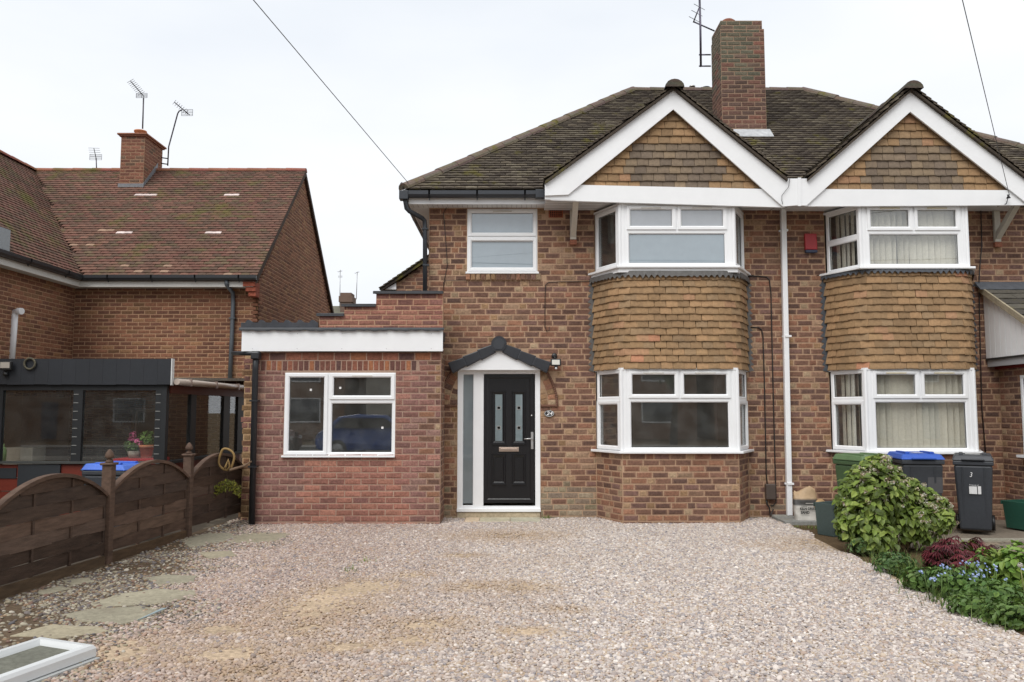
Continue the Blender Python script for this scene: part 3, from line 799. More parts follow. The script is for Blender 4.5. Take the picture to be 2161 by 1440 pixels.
def gutter(house, A, B, col, m=M_BLACK, clips=4, name='gutter'):
    A, B = Vector(A), Vector(B); d = (B - A).normalized(); n = Vector((d.y, -d.x, 0)); mb = MB(col)
    pts = lambda P, k: [P - n * (u * k) + Vector((0, 0, z * k)) for u, z in GUT]
    a, b = pts(A, 1), pts(B, 1); ai, bi = pts(A, .86), pts(B, .86); N = len(GUT)
    mb.add(a + b, [(i, i + 1, N + i + 1, N + i) for i in range(N - 1)] + [tuple(range(N)), tuple(range(2 * N - 1, N - 1, -1))])
    mb.add(ai + bi, [(i + 1, i, N + i, N + i + 1) for i in range(N - 1)])
    o = mb.build(name, m, house)
    for i in range(clips):
        P = A.lerp(B, (i + .6) / clips); mb = MB(tuple(x * .8 for x in col)); 
        for s_ in (0, .0):
            q = pts(P - d * .012, 1.06) + pts(P + d * .012, 1.06); mb.add(q, [(j, j + 1, N + j + 1, N + j) for j in range(N - 1)] + [tuple(range(N)), tuple(range(2 * N - 1, N - 1, -1))])
        mb.box(-.008, .008, -.01, .01, -.03, 0, M=Matrix.Translation(P + Vector((0, .0, -.045)))); mb.build('gutter_clip', m, o)
    return o
BLK = (.021, .023, .027); ANT = c(50, 54, 60)
gz = at(1000, 412, 11.86).z
gutter(HA, (at(846, 410, 11.86).x, 11.86, gz), (at(1148, 408, 11.86).x, 11.86, gz), ANT, clips=3)
gutter(HA, (fx0 - .06, 19.4, gz), (fx0 - .06, 11.93, gz), ANT, clips=2)
mb = MB(ANT); mb.box(at(1130, 404, 11.84).x, at(1149, 404, 11.84).x, 11.78, 11.9, gz - .055, gz + .065); mb.build('gutter_end', M_BLACK, HA, bevel=.006)
def pipe(house, pts, w, col, name='downpipe', m=M_BLACK, n=4, brackets=()):
    mb = MB(col); mb.tube(pts, w, n if n > 4 else 12, smooth=True); o = mb.build(name, m, house)
    for p in brackets:
        q = MB(tuple(x * .85 for x in col)); q.box(p[0] - w * 1.35, p[0] + w * 1.35, p[1] - w * 1.2, p[1] + w * 1.5, p[2] - .012, p[2] + .012); q.build('pipe_bracket', m, o)
    return o
A_ = lambda px, py, Y: at(px, py, Y)
pipe(HA, [A_(852, 408, 11.86), A_(856, 428, 11.87), A_(858, 440, 11.88), A_(864, 446, 11.9), A_(890, 460, 12.08), A_(896, 466, 12.12), A_(897, 480, 12.12), A_(897, 640, 12.12)], .034, ANT, brackets=(A_(897, 484, 12.12), A_(899, 560, 12.12)))
mb = MB(ANT); mb.box(at(843, 405, 11.84).x, at(862, 405, 11.84).x, 11.79, 11.93, gz - .075, gz + .055); mb.build('gutter_outlet', M_BLACK, HA, bevel=.008)
gallows(HA, 1209, Y0, at(1209, 510, Y0).z, zs, .62)
# white rainwater pipe on the party line
def square_pipe(house, A, B, w, col, m, brackets):
    v = []
    for P in (B, A): v += [Vector((P.x - w, P.y - w, P.z)), Vector((P.x + w, P.y - w, P.z)), Vector((P.x + w, P.y + w, P.z)), Vector((P.x - w, P.y + w, P.z))]
    mb = MB(col); mb.hexa(v); o = mb.build('downpipe', m, house, bevel=.008)
    for p in brackets:
        q = MB(col); q.box(p[0] - w * 1.2, p[0] + w * 1.2, p[1] - w * 1.15, p[1] + w * 1.2, p[2] - .014, p[2] + .014); q.box(p[0] - w * 1.8, p[0] - w * 1.21, p[1] + w * .2, p[1] + w * 1.2, p[2] - .012, p[2] + .012); q.build('pipe_bracket', m, o)
square_pipe(HA, A_(1652, 425, 12.14), A_(1666, 1088, 12.14), .038, PVC, M_PVC, (A_(1655, 487, 12.13), A_(1662, 710, 12.13), A_(1667, 1021, 12.13)))
# air brick
ax, az = at(1173, 451, Y0).x, at(1173, 451, Y0).z
mb = MB(c(150, 84, 62)); mb.box(ax - .108, ax + .108, Y0 - .012, Y0 + .02, az - .063, az + .063); ab = mb.build('air_brick', M_CLAY, HA)
mb = MB((.02, .012, .01))
for i in range(6):
    for j in range(4): mb.box(ax - .088 + i * .031, ax - .068 + i * .031, Y0 - .0135, Y0 - .011, az - .05 + j * .0275, az - .031 + j * .0275)
mb.build('air_holes', M_CLAY, ab)
# rooms
def room(house, x0, x1, y0, y1, z0, z1, col, floor):
    mb = MB(col); t = .04
    mb.box(x0 - t, x0, y0, y1, z0, z1); mb.box(x1, x1 + t, y0, y1, z0, z1); mb.box(x0 - t, x1 + t, y1, y1 + t, z0, z1); mb.box(x0 - t, x1 + t, y0, y1 + t, z1, z1 + t)
    mb.box(x0 - t, x1 + t, y0, y1 + t, z0 - t, z0, floor); return mb.build('interior', M_ROOM, house)
room(HA, XA0 + .16, XP - .1, Y0 + .13, 16, .05, 2.32, (.74, .73, .69), c(140, 128, 112)); room(HA, XA0 + .16, XP - .1, Y0 + .13, 16, 2.5, 4.62, (.42, .36, .32), c(110, 90, 80))

# ---- front door
FD = plane_F(Y0)
dz = lambda py: at(1055, py, Y0).z
dx = lambda px: at(px, 930, Y0).x
fr = MB(PVC)
xm = dx(1010)
fr.ring(FD, dor[0], xm, dz(1079), dor[3], [(0, -.07), (0, .012), (.075, .012), (.082, 0), (.082, -.05)])
fr.ring(FD, xm, dor[1], dz(1079), dor[3], [(0, -.07), (0, .012), (.07, .012), (.074, 0), (.074, -.06)])
door = fr.build('front_door', M_PVC, HA)
mb = MB(PVC); mb.box(dor[0] - .004, dor[1] + .004, Y0 - .05, Y0 + .05, dz(1080), dz(1073)); mb.build('threshold', M_PVC, door, bevel=.005)
mb = MB(c(112, 122, 126)); mb.fbox(FD, dx(976), dx(1001), -.03, -.022, dz(1063), dz(787)); mb.build('side_light', M_FROST, door)
DK = c(26, 26, 28)
lx0, lx1, lz0, lz1 = dx(1021), dx(1127), dz(1062), dz(790)
mb = MB(DK); mb.fbox(FD, lx0, lx1, -.06, -.018, lz0, lz1); mb.ring(FD, lx0, lx1, lz0, lz1, [(0, -.02), (.002, -.008), (.05, -.008), (.066, -.019)]); mb.build('door_leaf', M_DOOR, door)
for (a, b, y0_, y1_, gl) in ((1038, 1067, 827, 937, 1), (1081, 1109.5, 827, 937, 1), (1038, 1067, 959.5, 1022, 0), (1081, 1109.5, 959.5, 1022, 0)):
    u0, u1, w0, w1 = dx(a), dx(b), dz(y1_), dz(y0_)
    mb = MB(DK); mb.ring(FD, u0, u1, w0, w1, [(0, -.018), (.006, -.002), (.02, -.004), (.036, -.0165)])
    if not gl: mb.fbox(FD, u0 + .055, u1 - .055, -.02, -.010, w0 + .055, w1 - .055)
    mb.box(u0 - .008, u1 + .008, Y0 + .0, Y0 + .017, w1 - .002, w1 + .014); mb.box(u0 - .008, u1 + .008, Y0 + .0, Y0 + .017, w0 - .016, w0 + .002)
    mb.build('door_panel', M_DOOR, door)
    if gl:
        mb = MB(c(112, 126, 130)); mb.fbox(FD, dx(a + 7), dx(b - 7), -.017, -.012, w0 + .04, w1 - .04); mb.build('glazing', M_FROST, door)
        for py in (861, 903):
            xm_ = (dx(a + 7) + dx(b - 7)) / 2; zz = dz(py)
            mb = MB((.02, .02, .02)); mb.fbox(FD, xm_ - .018, xm_ + .018, -.012, -.009, zz - .018, zz + .018); 
            mb.ring(FD, xm_ - .03, xm_ + .03, zz - .026, zz + .026, [(0, -.012), (0, -.0085), (.008, -.0085), (.008, -.012)], c(190, 190, 186)); mb.build('glass_motif', M_METAL, door)
mb = MB(c(196, 178, 164)); mb.fbox(FD, dx(1053), dx(1095), -.018, -.004, dz(953.5), dz(944)); mb.fbox(FD, dx(1056), dx(1092), -.004, .003, dz(951.5), dz(946)); mb.build('letter_plate', M_METAL, door, bevel=.003)
mb = MB(c(205, 205, 205)); mb.fbox(FD, dx(1120.5), dx(1125.5), -.01, .004, dz(948), dz(912)); mb.tube([Vector((dx(1123), Y0 - .0, dz(926))), Vector((dx(1123), Y0 - .045, dz(926))), Vector((dx(1118), Y0 - .055, dz(926))), Vector((dx(1106), Y0 - .055, dz(926.5)))], .009, 8)
mb.fbox(FD, dx(1121.5), dx(1124.5), .004, .012, dz(944), dz(936)); mb.build('door_handle', M_METAL, door)
mb = MB(c(230, 230, 230)); mb.lathe([(.011, 0), (.011, .006)], (dx(1122), Y0 + .006, dz(877)), 10, M=Matrix.Rotation(math.pi / 2, 3, 'X')); mb.build('door_lock', M_METAL, door)
mb = MB(c(176, 162, 138)); mb.box(dor[0] + .004, dor[1] - .004, Y0 - .03, Y0 + .09, -.05, dz(1081)); mb.build('door_plinth', M_STONE, HA)
for a, b, cl in ((977, 1008, c(202, 182, 156)), (1009, 1076, c(188, 180, 156)), (1077, 1143, c(180, 176, 156))):
    mb = MB(cl); x0, x1 = gnd(a, 1108, .02).x, gnd(b, 1108, .02).x; mb.box(x0, x1, 11.72, 12.16, -.03, .022); mb.build('step_slab', M_STONE, HA, bevel=.006)
# ---- canopy of ridge tiles over the door
mb = MB(PVC); yc = Y0 - .13
mb.prism([at(963, 781, yc), at(1142, 781, yc), at(1143, 776, yc), at(1053, 736, yc), at(962, 776, yc)], (0, .12, 0)); can = mb.build('canopy', M_PVC, HA)
for sx, ex in ((-1, (951, 777)), (1, (1157.5, 776))):
    a, b = at(1053, 731, yc - .03), at(*ex, yc - .03); d = (b - a).normalized(); nrm = Vector((-d.z, 0, d.x)) * (1 if d.x > 0 else -1); L = (b - a).length
    for i in range(3):
        s0, s1 = L * (.10 + .30 * i), L * (.10 + .30 * (i + 1)) + .008
        h0, h1 = .066 + .002 * i, .058 + .002 * i; q = []
        for s_, h in ((s0, .066), (s1, .084)):
            P = a + d * s_
            q.append((P - nrm * h, P + nrm * h))
        f0, f1, f2, f3 = q[0][0], q[1][0], q[1][1], q[0][1]
        back = Vector((0, .145, 0)); dk = Vector((0, -.012 * (i + 1), 0))
        mb = MB(c(46, 48, 53)); poly = [f0 + dk, f1 + dk, f2 + dk, f3 + dk]
        if sx < 0: poly = poly[::-1]
        mb.prism(poly, back); mb.build('canopy_tile', M_BLACK, can, bevel=.012)
pts = [(1036.5, 733), (1041, 741), (1062, 741), (1067, 733), (1069, 724)] + [(1053 + 16.5 * math.cos(a), 726 - 16.5 * math.sin(a)) for a in [math.pi * k / 10 for k in range(11)]]
mb = MB(c(48, 50, 55)); mb.prism([at(x, y, yc - .055) for x, y in pts], (0, .15, 0)); et = mb.build('canopy_end_tile', M_BLACK, can, bevel=.006)
mb = MB(c(58, 61, 66)); mb.prism([at(1053 + (x - 1053) * .72, 727 + (y - 727) * .72, yc - .064) for x, y in pts], (0, .01, 0)); mb.build('canopy_boss', M_BLACK, can, bevel=.004)

# ---- chimney, vents
yc0, yc1 = 13.80, 14.45
cx0, cx1 = at(1523, 200, yc0).x, at(1616, 200, yc0).x
cz0, cz1 = 5.9, at(1560, 42, yc0).z
mb = MB(c(150, 126, 106)); mb.box(cx0, cx1, yc0, yc1, cz0, cz1 - .165); mb.box(cx0 + .012, cx1 - .03, yc0 + .012, yc1 - .01, cz1 - .165, cz1 - .01); chim = mb.build('chimney', M_MORTAR, HA)
cb = []
moss = c(100, 98, 82)
def stackpal(P):
    return Palette([(moss, 3), (c(110, 104, 86), 2), (c(114, 92, 80), 2)], [(moss, 1)], moss, .4, .1) if P.z > cz1 - 1.05 and P.x < cx1 - .16 and random.random() < .9 - .5 * max(0, (cz1 - .5 - P.z)) else None
lay(cb, (cx0, yc0), (1, 0), cx1 - cx0, cz0, cz1 - .17, pal=PAL_STACK, course=.077, bond='stretcher', pal2=stackpal)
lay(cb, (cx0, yc1), (0, -1), yc1 - yc0, cz0, cz1 - .17, pal=PAL_STACK, course=.077, bond='stretcher', pal2=stackpal)
lay(cb, (cx0 + .0, yc0 + .012), (1, 0), cx1 - cx0 - .03, cz1 - .17, cz1, pal=PAL_STACK, course=.077, bond='stretcher', pal2=stackpal)
lay(cb, (cx0 + .012, yc1), (0, -1), yc1 - yc0 - .02, cz1 - .17, cz1, pal=PAL_STACK, course=.077, bond='stretcher', pal2=stackpal)
emit(cb, 'chimney_brick', 'chimney_brickwork', chim, M_BRICK)
mb = MB(c(176, 178, 180)); mb.box(cx0 - .03, cx1 + .035, yc0 - .025, yc1, 5.95, at(1560, 276, yc0).z)
mb.hexa([Vector(p) for p in ((cx0 - .05, yc0 - .22, zmain(yc0 - .22) + .06), (cx1 + .05, yc0 - .22, zmain(yc0 - .22) + .06), (cx1 + .05, yc0 - .02, zmain(yc0) + .03), (cx0 - .05, yc0 - .02, zmain(yc0) + .03), (cx0 - .05, yc0 - .22, zmain(yc0 - .22) + .075), (cx1 + .05, yc0 - .22, zmain(yc0 - .22) + .075), (cx1 + .05, yc0 - .02, zmain(yc0) + .09), (cx0 - .05, yc0 - .02, zmain(yc0) + .09))])
mb.build('chimney_flashing', M_LEAD, chim)
for px, r, dz_ in ((1537, .125, .09), (1580, .12, .03)):
    p = at(px, 40, 14.05); mb = MB(c(128, 82, 66)); mb.lathe([(r * .9, cz1 - .2), (r * .9, cz1 + dz_ - .05), (r * 1.05, cz1 + dz_ - .045), (r * 1.05, cz1 + dz_), (r * .7, cz1 + dz_ + .035)], (p.x, 14.08, 0), 18); mb.build('chimney_pot', M_CLAY, chim)
mb = MB(c(110, 106, 98)); mb.box(cx0 + .02, cx1 - .05, yc0 + .03, yc1 - .02, cz1 - .1, cz1 - .005); mb.build('chimney_flaunching', M_MORTAR, chim)
for px, py0, py1, r, cl, nm in ((1461, 196, 182, .055, c(190, 188, 184), 'flue_terminal'), (1490, 196, 185, .075, (.015, .015, .016), 'vent_cowl')):
    p = at(px, py0, YR + .25); q = at(px, py1, YR + .25); mb = MB(cl); mb.lathe([(r, ZR - .35), (r, q.z - .02), (r * 1.12, q.z - .02), (r * 1.1, q.z)], (p.x, p.y, 0), 14); mb.build(nm, M_METAL if cl[0] > .1 else M_BLACK, HA)
# ---- rear wing seen past the left corner
yr = 17.6
rw = rect(834, 545, 908, 660, yr)
mb = MB(MORTAR_MAIN); wing_b = []
pl = [at(836, 660, yr), at(915, 660, yr), at(915, 545, yr), at(836, 600, yr)]
mb.prism(pl, (0, 2.0, 0)); wing = mb.build('rear_wing', M_MORTAR, HA)
sl = lambda X: at(836, 598, yr).z + (X - pl[0].x) * (at(915, 540, yr).z - at(836, 598, yr).z) / (pl[1].x - pl[0].x)
lay(wing_b, (pl[0].x, yr), (1, 0), pl[1].x - pl[0].x, pl[0].z, at(900, 535, yr).z, clip=lambda P: P.z < sl(P.x) - .02)
a, b = at(800, 611, yr - .12), at(915, 533, yr - .12)
mb = MB(c(58, 52, 46)); mb.prism([a, a + Vector((.05, 0, -.03)), b + Vector((0, 0, -.09)), b], (0, 2.3, 0)); rwr = mb.build('rear_wing_roof', M_TILE, HA)
tl = []; dsl = (b - a); nn = int(dsl.length / .11)
for i in range(nn):
    for j in range(10):
        key = tile_geo(.161, .15, .02, PAL_ROOF[i % 3][0], tuple(x * .6 for x in PAL_ROOF[i % 3][0]), i % 4)
        ux = Vector((0, -1, 0)); uy = dsl.normalized(); tl.append((key, basis(a + dsl * (i / nn) + Vector((0, .05 + j * .165, .02)), ux, uy, ux.cross(uy)) @ Matrix.Rotation(-.12, 4, 'X'), .02))
emit(tl, 'wing_tile', 'wing_tiling', rwr, M_TILE, 40)
mb = MB(PVC); v = [at(812, 611, yr - .05), at(836, 611, yr - .05), at(836, 597, yr - .05)]; mb.prism(v, (0, .05, 0)); mb.build('wing_soffit', M_PVC, HA)
emit(bricksA, 'brick', 'brickwork', wallA, M_BRICK)
emit(wing_b, 'wing_brick', 'wing_brickwork', wing, M_BRICK, 60)

# ================================================================ THE ATTACHED HOUSE ON THE RIGHT
HB = thing('semi_detached_house', 'brown brick semi with vertical blinds, red alarm box and white clad porch', 'house', (XP + 2, Y0, 0))
bricksB, hungB = [], []
P_B = [(at(1752, 860, Y0).x, Y0), (at(1829, 860, YB).x, YB), (at(2058, 860, YB).x, YB), (at(1752, 860, Y0).x + (at(2058, 860, YB).x - at(1829, 860, YB).x) + .58, Y0)]
zlB = (at(1940, 953, YB).z, at(1940, 781, YB).z); zuB = (at(1930, 564, YB).z, at(1930, 434, YB).z)
opB = [(P_B[0][0] - XP, P_B[3][0] - XP, -.06, ZSOF - .02)]
mb = MB(MORTAR_MAIN); wall_panel(mb, (XP, Y0), (1, 0), XB1 - XP, -.06, ZSOF + .03, opB)
wallB = mb.build('wall', M_MORTAR, HB)
mb = MB(c(140, 108, 90)); mb.box(XB1 - .11, XB1 - .002, Y0 + .112, 19.4, -.06, ZSOF + .03); mb.build('flank_wall', M_BRICK, HB)
lay(bricksB, (XP, Y0), (1, 0), 4.2, -.05, ZSOF + .02, opB, PAL_MAIN)
def up_two(g): return lambda L, z: [(.03, L - .03, z[0] + (z[1] - z[0]) * .5, z[1], 'fixed', g, 0), (.03, L - .03, z[0], z[0] + (z[1] - z[0]) * .5, 'fixed', g, 0)]
FsB = bay(HB, wallB, bricksB, hungB, P_B, zlB, zuB, 0, (low_side(M_GLASS), front(M_GLASS, M_GLASS, .64, 2), low_side(M_GLASS)),
          (up_two(M_GLASS), front(M_GLASS, M_GLASS, .58, 2), up_two(M_GLASS)), c(72, 76, 82), False, None, None)
roof_for(HB, False)
board(HB, 'barge_board', [(1921, 191), (1921, 236), (1702, 434), (1690, 434), (1690, 377), (1706, 377)][::-1], YG + .001, .03)
board(HB, 'barge_board', [(1921, 191), (2200, 404), (2200, 455), (1921, 236)][::-1], YG + .0015, .03)
board(HB, 'gable_beam', [(1700, 399), (1700, 436), (2188, 433), (2188, 402)], YG + .035, .05)
board(HB, 'cover_strip', [(1684, 375), (1684, 435), (1691, 435), (1691, 375)], YG - .012, .012)
gpB, gtB = gable_tiles(HB, (1921, 236), (1733, 405), (2128, 403), 1.9)
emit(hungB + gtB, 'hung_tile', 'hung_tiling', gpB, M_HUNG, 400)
zsB = at(1930, 421, YG).z
mb = MB(tuple(x * .93 for x in PVC)); mb.box(XP + .002, at(2190, 430, YG).x, YG + .088, Y0 + .05, zsB + .005, zsB + .025); mb.build('gable_soffit', M_PVC, HB)
gallows(HB, 2100, Y0, at(2100, 515, Y0).z, zsB, .62, c(196, 192, 180))
# vertical blinds behind the glass
def blinds(house, F, u0, u1, z0, z1, d, seed, col=c(226, 221, 204)):
    r = random.Random(seed); n = int((u1 - u0) / .082)
    for i in range(n):
        u = u0 + (i + .5) * (u1 - u0) / n; a = r.choice([r.uniform(.1, .5), r.uniform(.5, 1.0)]); w = .046
        dk = 1 - .10 * r.random(); mb = MB(tuple(x * dk for x in col))
        p0, p1 = (u - w * math.cos(a), d - w * math.sin(a)), (u + w * math.cos(a), d + w * math.sin(a))
        sw = r.uniform(-.012, .012)
        mb.hexa([F(p0[0] + sw, p0[1], z0), F(p1[0] + sw, p1[1], z0), F(p1[0] + sw, p1[1] - .003, z0), F(p0[0] + sw, p0[1] - .003, z0), F(p0[0], p0[1], z1), F(p1[0], p1[1], z1), F(p1[0], p1[1] - .003, z1), F(p0[0], p0[1] - .003, z1)])
        mb.build('blind_slat', M_CLOTH, house)
for F, L, k in ((FsB[0], FsB[3][0], 0), (FsB[1], FsB[3][1], 1), (FsB[2], FsB[3][2], 2)):
    s0, s1 = (.08, L - .02) if k == 0 else ((.05, L - .08) if k == 1 else (.02, L - .08))
    blinds(HB, F, s0, s1, zlB[0] + .02, zlB[1] - .03, -.13, 5 + k); blinds(HB, F, s0, s1, zuB[0] + .02, zuB[1] - .03, -.13, 9 + k)
room(HB, XP + .1, 7.2, Y0 + .13, 16, .05, 2.32, (.35, .33, .30), c(96, 84, 70)); room(HB, XP + .1, 7.2, Y0 + .13, 16, 2.5, 4.62, (.35, .33, .30), c(110, 90, 80))
# porch: enclosed brick flank, white clad cheek, lean-to tiled roof
xch, xpw = at(2077, 690, Y0).x, at(2115, 950, Y0).x; yf = 10.3
zt_, zb_ = at(2075, 608, Y0).z, at(2080, 757, Y0).z; kp = (zt_ - at(2161, 670, 11.23).z) / (Y0 - 11.23)
zp = lambda y: zt_ - (Y0 - y) * kp
pb = []; mb = MB(MORTAR_MAIN); wall_panel(mb, (xpw, Y0 - .012), (0, -1), Y0 - yf, -.06, zb_); porch_wall = mb.build('porch_wall', M_MORTAR, HB)
po = [(.55, 1.3, .95, 2.05)]
lay(pb, (xpw, Y0 - .02), (0, -1), Y0 - yf - .02, -.05, zb_ - .02, po, PAL_MAIN, bond='stretcher'); emit(pb, 'porch_brick', 'porch_brickwork', porch_wall, M_BRICK)
Fp, Lp = line_F((xpw - .0, Y0 - .02), (xpw, yf)); window(HB, (lambda u, d, z: Fp(u, d + .035, z)), [(.55, 1.3, .95, 2.05, 'fixed', (c(60, 64, 66), M_FROST), 0)], 'porch_window')
mb = MB(PVC); mb.box(xpw - .12, xpw + .02, Y0 - 1.36, Y0 - .53, .91, .945); mb.build('window_cill', M_PVC, HB)
n = 15
for i in range(n):
    ya, yb = Y0 - .015 - (Y0 - .015 - yf) * i / n, Y0 - .015 - (Y0 - .015 - yf) * (i + 1) / n + .008
    mb = MB(PVC); mb.prism([Vector((xch, ya, zb_)), Vector((xch, yb, zb_)), Vector((xch, yb, zp(yb) - .05)), Vector((xch, ya, zp(ya) - .05))], (.02, 0, 0)); mb.build('cladding_plank', M_PVC, HB)
mb = MB((.4, .4, .41)); mb.box(xch + .012, xch + .05, yf, Y0 - .02, zb_ + .01, zp(yf) - .1); mb.build('cladding_backing', M_PVC, HB)
mb = MB((.03, .03, .03)); mb.box(xch - .01, 9.0, yf, Y0 - .015, zb_ - .03, zb_ - .002); mb.build('porch_soffit', M_BLACK, HB)
mb = MB(c(120, 36, 26)); mb.box(xch + .12, 9.0, yf + .1, Y0 - .015, zb_ - .16, zb_ - .032); mb.build('porch_beam', M_PAINT, HB)
mb = MB(c(84, 78, 70)); mb.prism([Vector((xch - .06, Y0 - .013, zp(Y0))), Vector((xch - .06, yf - .1, zp(yf - .1))), Vector((9.2, yf - .1, zp(yf - .1))), Vector((9.2, Y0 - .013, zp(Y0)))], (0, 0, -.045)); pr = mb.build('porch_roof', M_TILE, HB)
mb = MB(c(150, 140, 120)); mb.prism([Vector((xch - .075, Y0 - .02, zp(Y0) - .06)), Vector((xch - .075, yf - .1, zp(yf - .1) - .06)), Vector((xch - .075, yf - .1, zp(yf - .1) + .035)), Vector((xch - .075, Y0 - .02, zp(Y0) + .035))], (.03, 0, 0)); mb.build('porch_verge', M_STONE, HB)
tl = []; tile_slope(tl, Vector((xch - .04, yf - .1, zp(yf - .1))), Vector((1, 0, 0)), Vector((0, 1, kp)), 2.2, math.hypot(Y0 - yf, (Y0 - yf) * kp), lambda P: P.y < Y0 - .05 and P.x > xch - .05, [(c(92, 88, 80), 3), (c(80, 76, 70), 2)], w=.28, gauge=.2, length=.26, lim=(-.02, 3)); emit(tl, 'porch_tile', 'porch_tiling', pr, M_TILE, 150)
mb = MB(c(82, 86, 92)); mb.hexa([Vector(p) for p in ((xch - .12, Y0 - .16, zp(Y0 - .16) + .045), (9.2, Y0 - .16, zp(Y0 - .16) + .045), (9.2, Y0 - .011, zt_ + .03), (xch - .12, Y0 - .011, zt_ + .03), (xch - .12, Y0 - .16, zp(Y0 - .16) + .055), (9.2, Y0 - .16, zp(Y0 - .16) + .055), (9.2, Y0 - .011, zt_ + .09), (xch - .12, Y0 - .011, zt_ + .09))]); mb.build('porch_flashing', M_LEAD, HB)
emit(bricksB, 'brick', 'brickwork', wallB, M_BRICK)
# ================================================================ SIDE EXTENSION
EX = thing('side_extension', 'low flat-roofed red brick side extension with white fascia and stepped parapet', 'extension', (at(735, 900, YX).x, YX, 0))
ex0, ex1 = at(541, 900, YX).x, at(930, 900, YX).x
exw = rect(600, 787, 834, 962, YX); exz = at(720, 744, YX).z
sol0, sol1 = at(720, 783, YX).z, at(720, 761, YX).z
opE = [(exw[0] - ex0, exw[1] - ex0, exw[2], exw[3])]
mb = MB(MORTAR_EXT); wall_panel(mb, (ex0, YX), (1, 0), ex1 - ex0, -.06, exz, opE)
wallE = mb.build('wall', M_MORTAR, EX)
mb = MB(MORTAR_EXT); mb.box(ex1 - .11, ex1, YX + .111, Y0 - .002, -.06, exz); mb.build('return_wall', M_MORTAR, EX)
bE = []
xr_, xs0, xs1 = at(888, 900, YX).x, at(640, 1040, YX).x, at(862, 1040, YX).x
def e_pal(P):
    if P.x > xr_: return PAL_MAIN if random.random() < .55 else PAL_EXT
    if P.z > sol1: return PAL_NEWRED if random.random() < .5 else PAL_EXT
    if P.z < exw[2] and abs(P.x - (xs0 + xs1) / 2) < (xs1 - xs0) / 2 + .25 * (exw[2] - P.z - .5) * .3: return PAL_NEWRED
    return None
solx0, solx1 = at(550, 770, YX).x, at(884, 770, YX).x
lay(bE, (ex0, YX), (1, 0), ex1 - ex0, -.05, sol0, opE, PAL_EXT, bond='stretcher', pal2=e_pal, wob=.002)
lay(bE, (ex0, YX), (1, 0), ex1 - ex0, sol0, sol0 + (sol1 - sol0), [(solx0 - ex0, solx1 - ex0, 0, 9)], PAL_EXT, bond='stretcher', pal2=e_pal)
PAL_SOL = Palette([(c(150, 96, 76), 4), (c(112, 78, 72), 4), (c(172, 112, 78), 3), (c(132, 88, 76), 3), (c(96, 74, 72), 2)], [(c(150, 96, 76), 4), (c(112, 78, 72), 4), (c(176, 116, 80), 2), (c(132, 88, 76), 3), (c(96, 74, 72), 2)], c(170, 124, 96), .2)
lay(bE, (solx0, YX), (1, 0), solx1 - solx0, sol0, sol1, (), PAL_SOL, course=sol1 - sol0, bond='soldier')
lay(bE, (ex0, YX), (1, 0), ex1 - ex0, sol1, exz + .0, (), PAL_SOL, course=exz - sol1)
lay(bE, (ex1, YX), (0, 1), Y0 - YX, -.05, exz, (), PAL_MAIN)
window(EX, plane_F(YX), [(exw[0], at(693, 880, YX).x, exw[2], exw[3], 'sash', M_GLASS, 0), (at(693, 880, YX).x, exw[1], at(760, 845, YX).z, exw[3], 'sash', M_GLASS, 1), (at(693, 880, YX).x, exw[1], exw[2], at(760, 845, YX).z, 'fixed', M_GLASS, 0)], 'window')
mb = MB(PVC); mb.box(exw[0] - .02, exw[1] + .005, YX - .05, YX + .03, exw[2] - .022, exw[2] + .004); mb.build('window_cill', M_PVC, EX, bevel=.004)
for px, py in ((656, 823), (718, 819), (807, 903)):
    p = at(px, py, YX + .02); mb = MB((.75, .75, .73)); mb.box(p.x - .015, p.x + .015, p.y, p.y + .002, p.z - .015, p.z + .015); mb.build('glass_sticker', M_CLOTH, EX)
room(EX, ex0 + .16, ex1 - .16, YX + .13, 15, .05, 2.3, (.40, .38, .35), c(96, 84, 70))
# white fascia, trims, flat roof
fa, fb = at(510, 718, YX - .08).x, at(934.5, 718, YX - .08).x; fz0, fz1 = at(720, 741.5, YX - .08).z, at(720, 697, YX - .08).z
mb = MB(PVC); mb.box(fa, fb, YX - .08, YX - .055, fz0, fz1); efa = mb.build('fascia', M_PVC, EX)
mb = MB(tuple(x * .9 for x in PVC)); mb.box(fa, fb, YX - .054, YX + .06, fz0 + .02, fz0 + .035); mb.build('soffit', M_PVC, EX)
for i in range(5):
    for pz in (fz0 + .035, fz1 - .05):
        mb = MB((.45, .45, .45)); x = fa + (fb - fa) * (.055 + .222 * i); mb.lathe([(.005, 0), (.005, .003)], (x, YX - .08, pz), 8, M=Matrix.Rotation(math.pi / 2, 3, 'X')); mb.build('fixing_pin', M_METAL, efa)
n = 64; mb = MB(c(56, 58, 62)); vs = []
for i in range(n + 1):
    x = fa - .03 + (fb - fa + .05) * i / n; w = .006 * math.sin(i * 1.9) + .004 * math.sin(i * .7)
    vs += [(x, YX - .115 + w, fz1 - .012 + w), (x, YX - .12 + w, fz1 + .012), (x, YX - .10, fz1 + .035), (x, YX + .1, fz1 + .05)]
mb.add(vs, [(4 * i + j, 4 * i + 4 + j, 4 * i + 5 + j, 4 * i + 1 + j) for i in range(n) for j in range(3)], smooth=True); mb.build('drip_edge', M_LEAD, EX)
mb = MB(c(70, 72, 74)); mb.box(fa - .01, fb - .03, YX + .02, 16, fz1 - .1, fz1 + .015); mb.build('flat_roof', M_LEAD, EX)
YP = YX + .16
zpb = fz1 + .02
steps = [(674, 727, 661), (726, 794, 641), (793, 935.5, 614)]
mb = MB(c(182, 148, 122)); bP = []
zprev = zpb
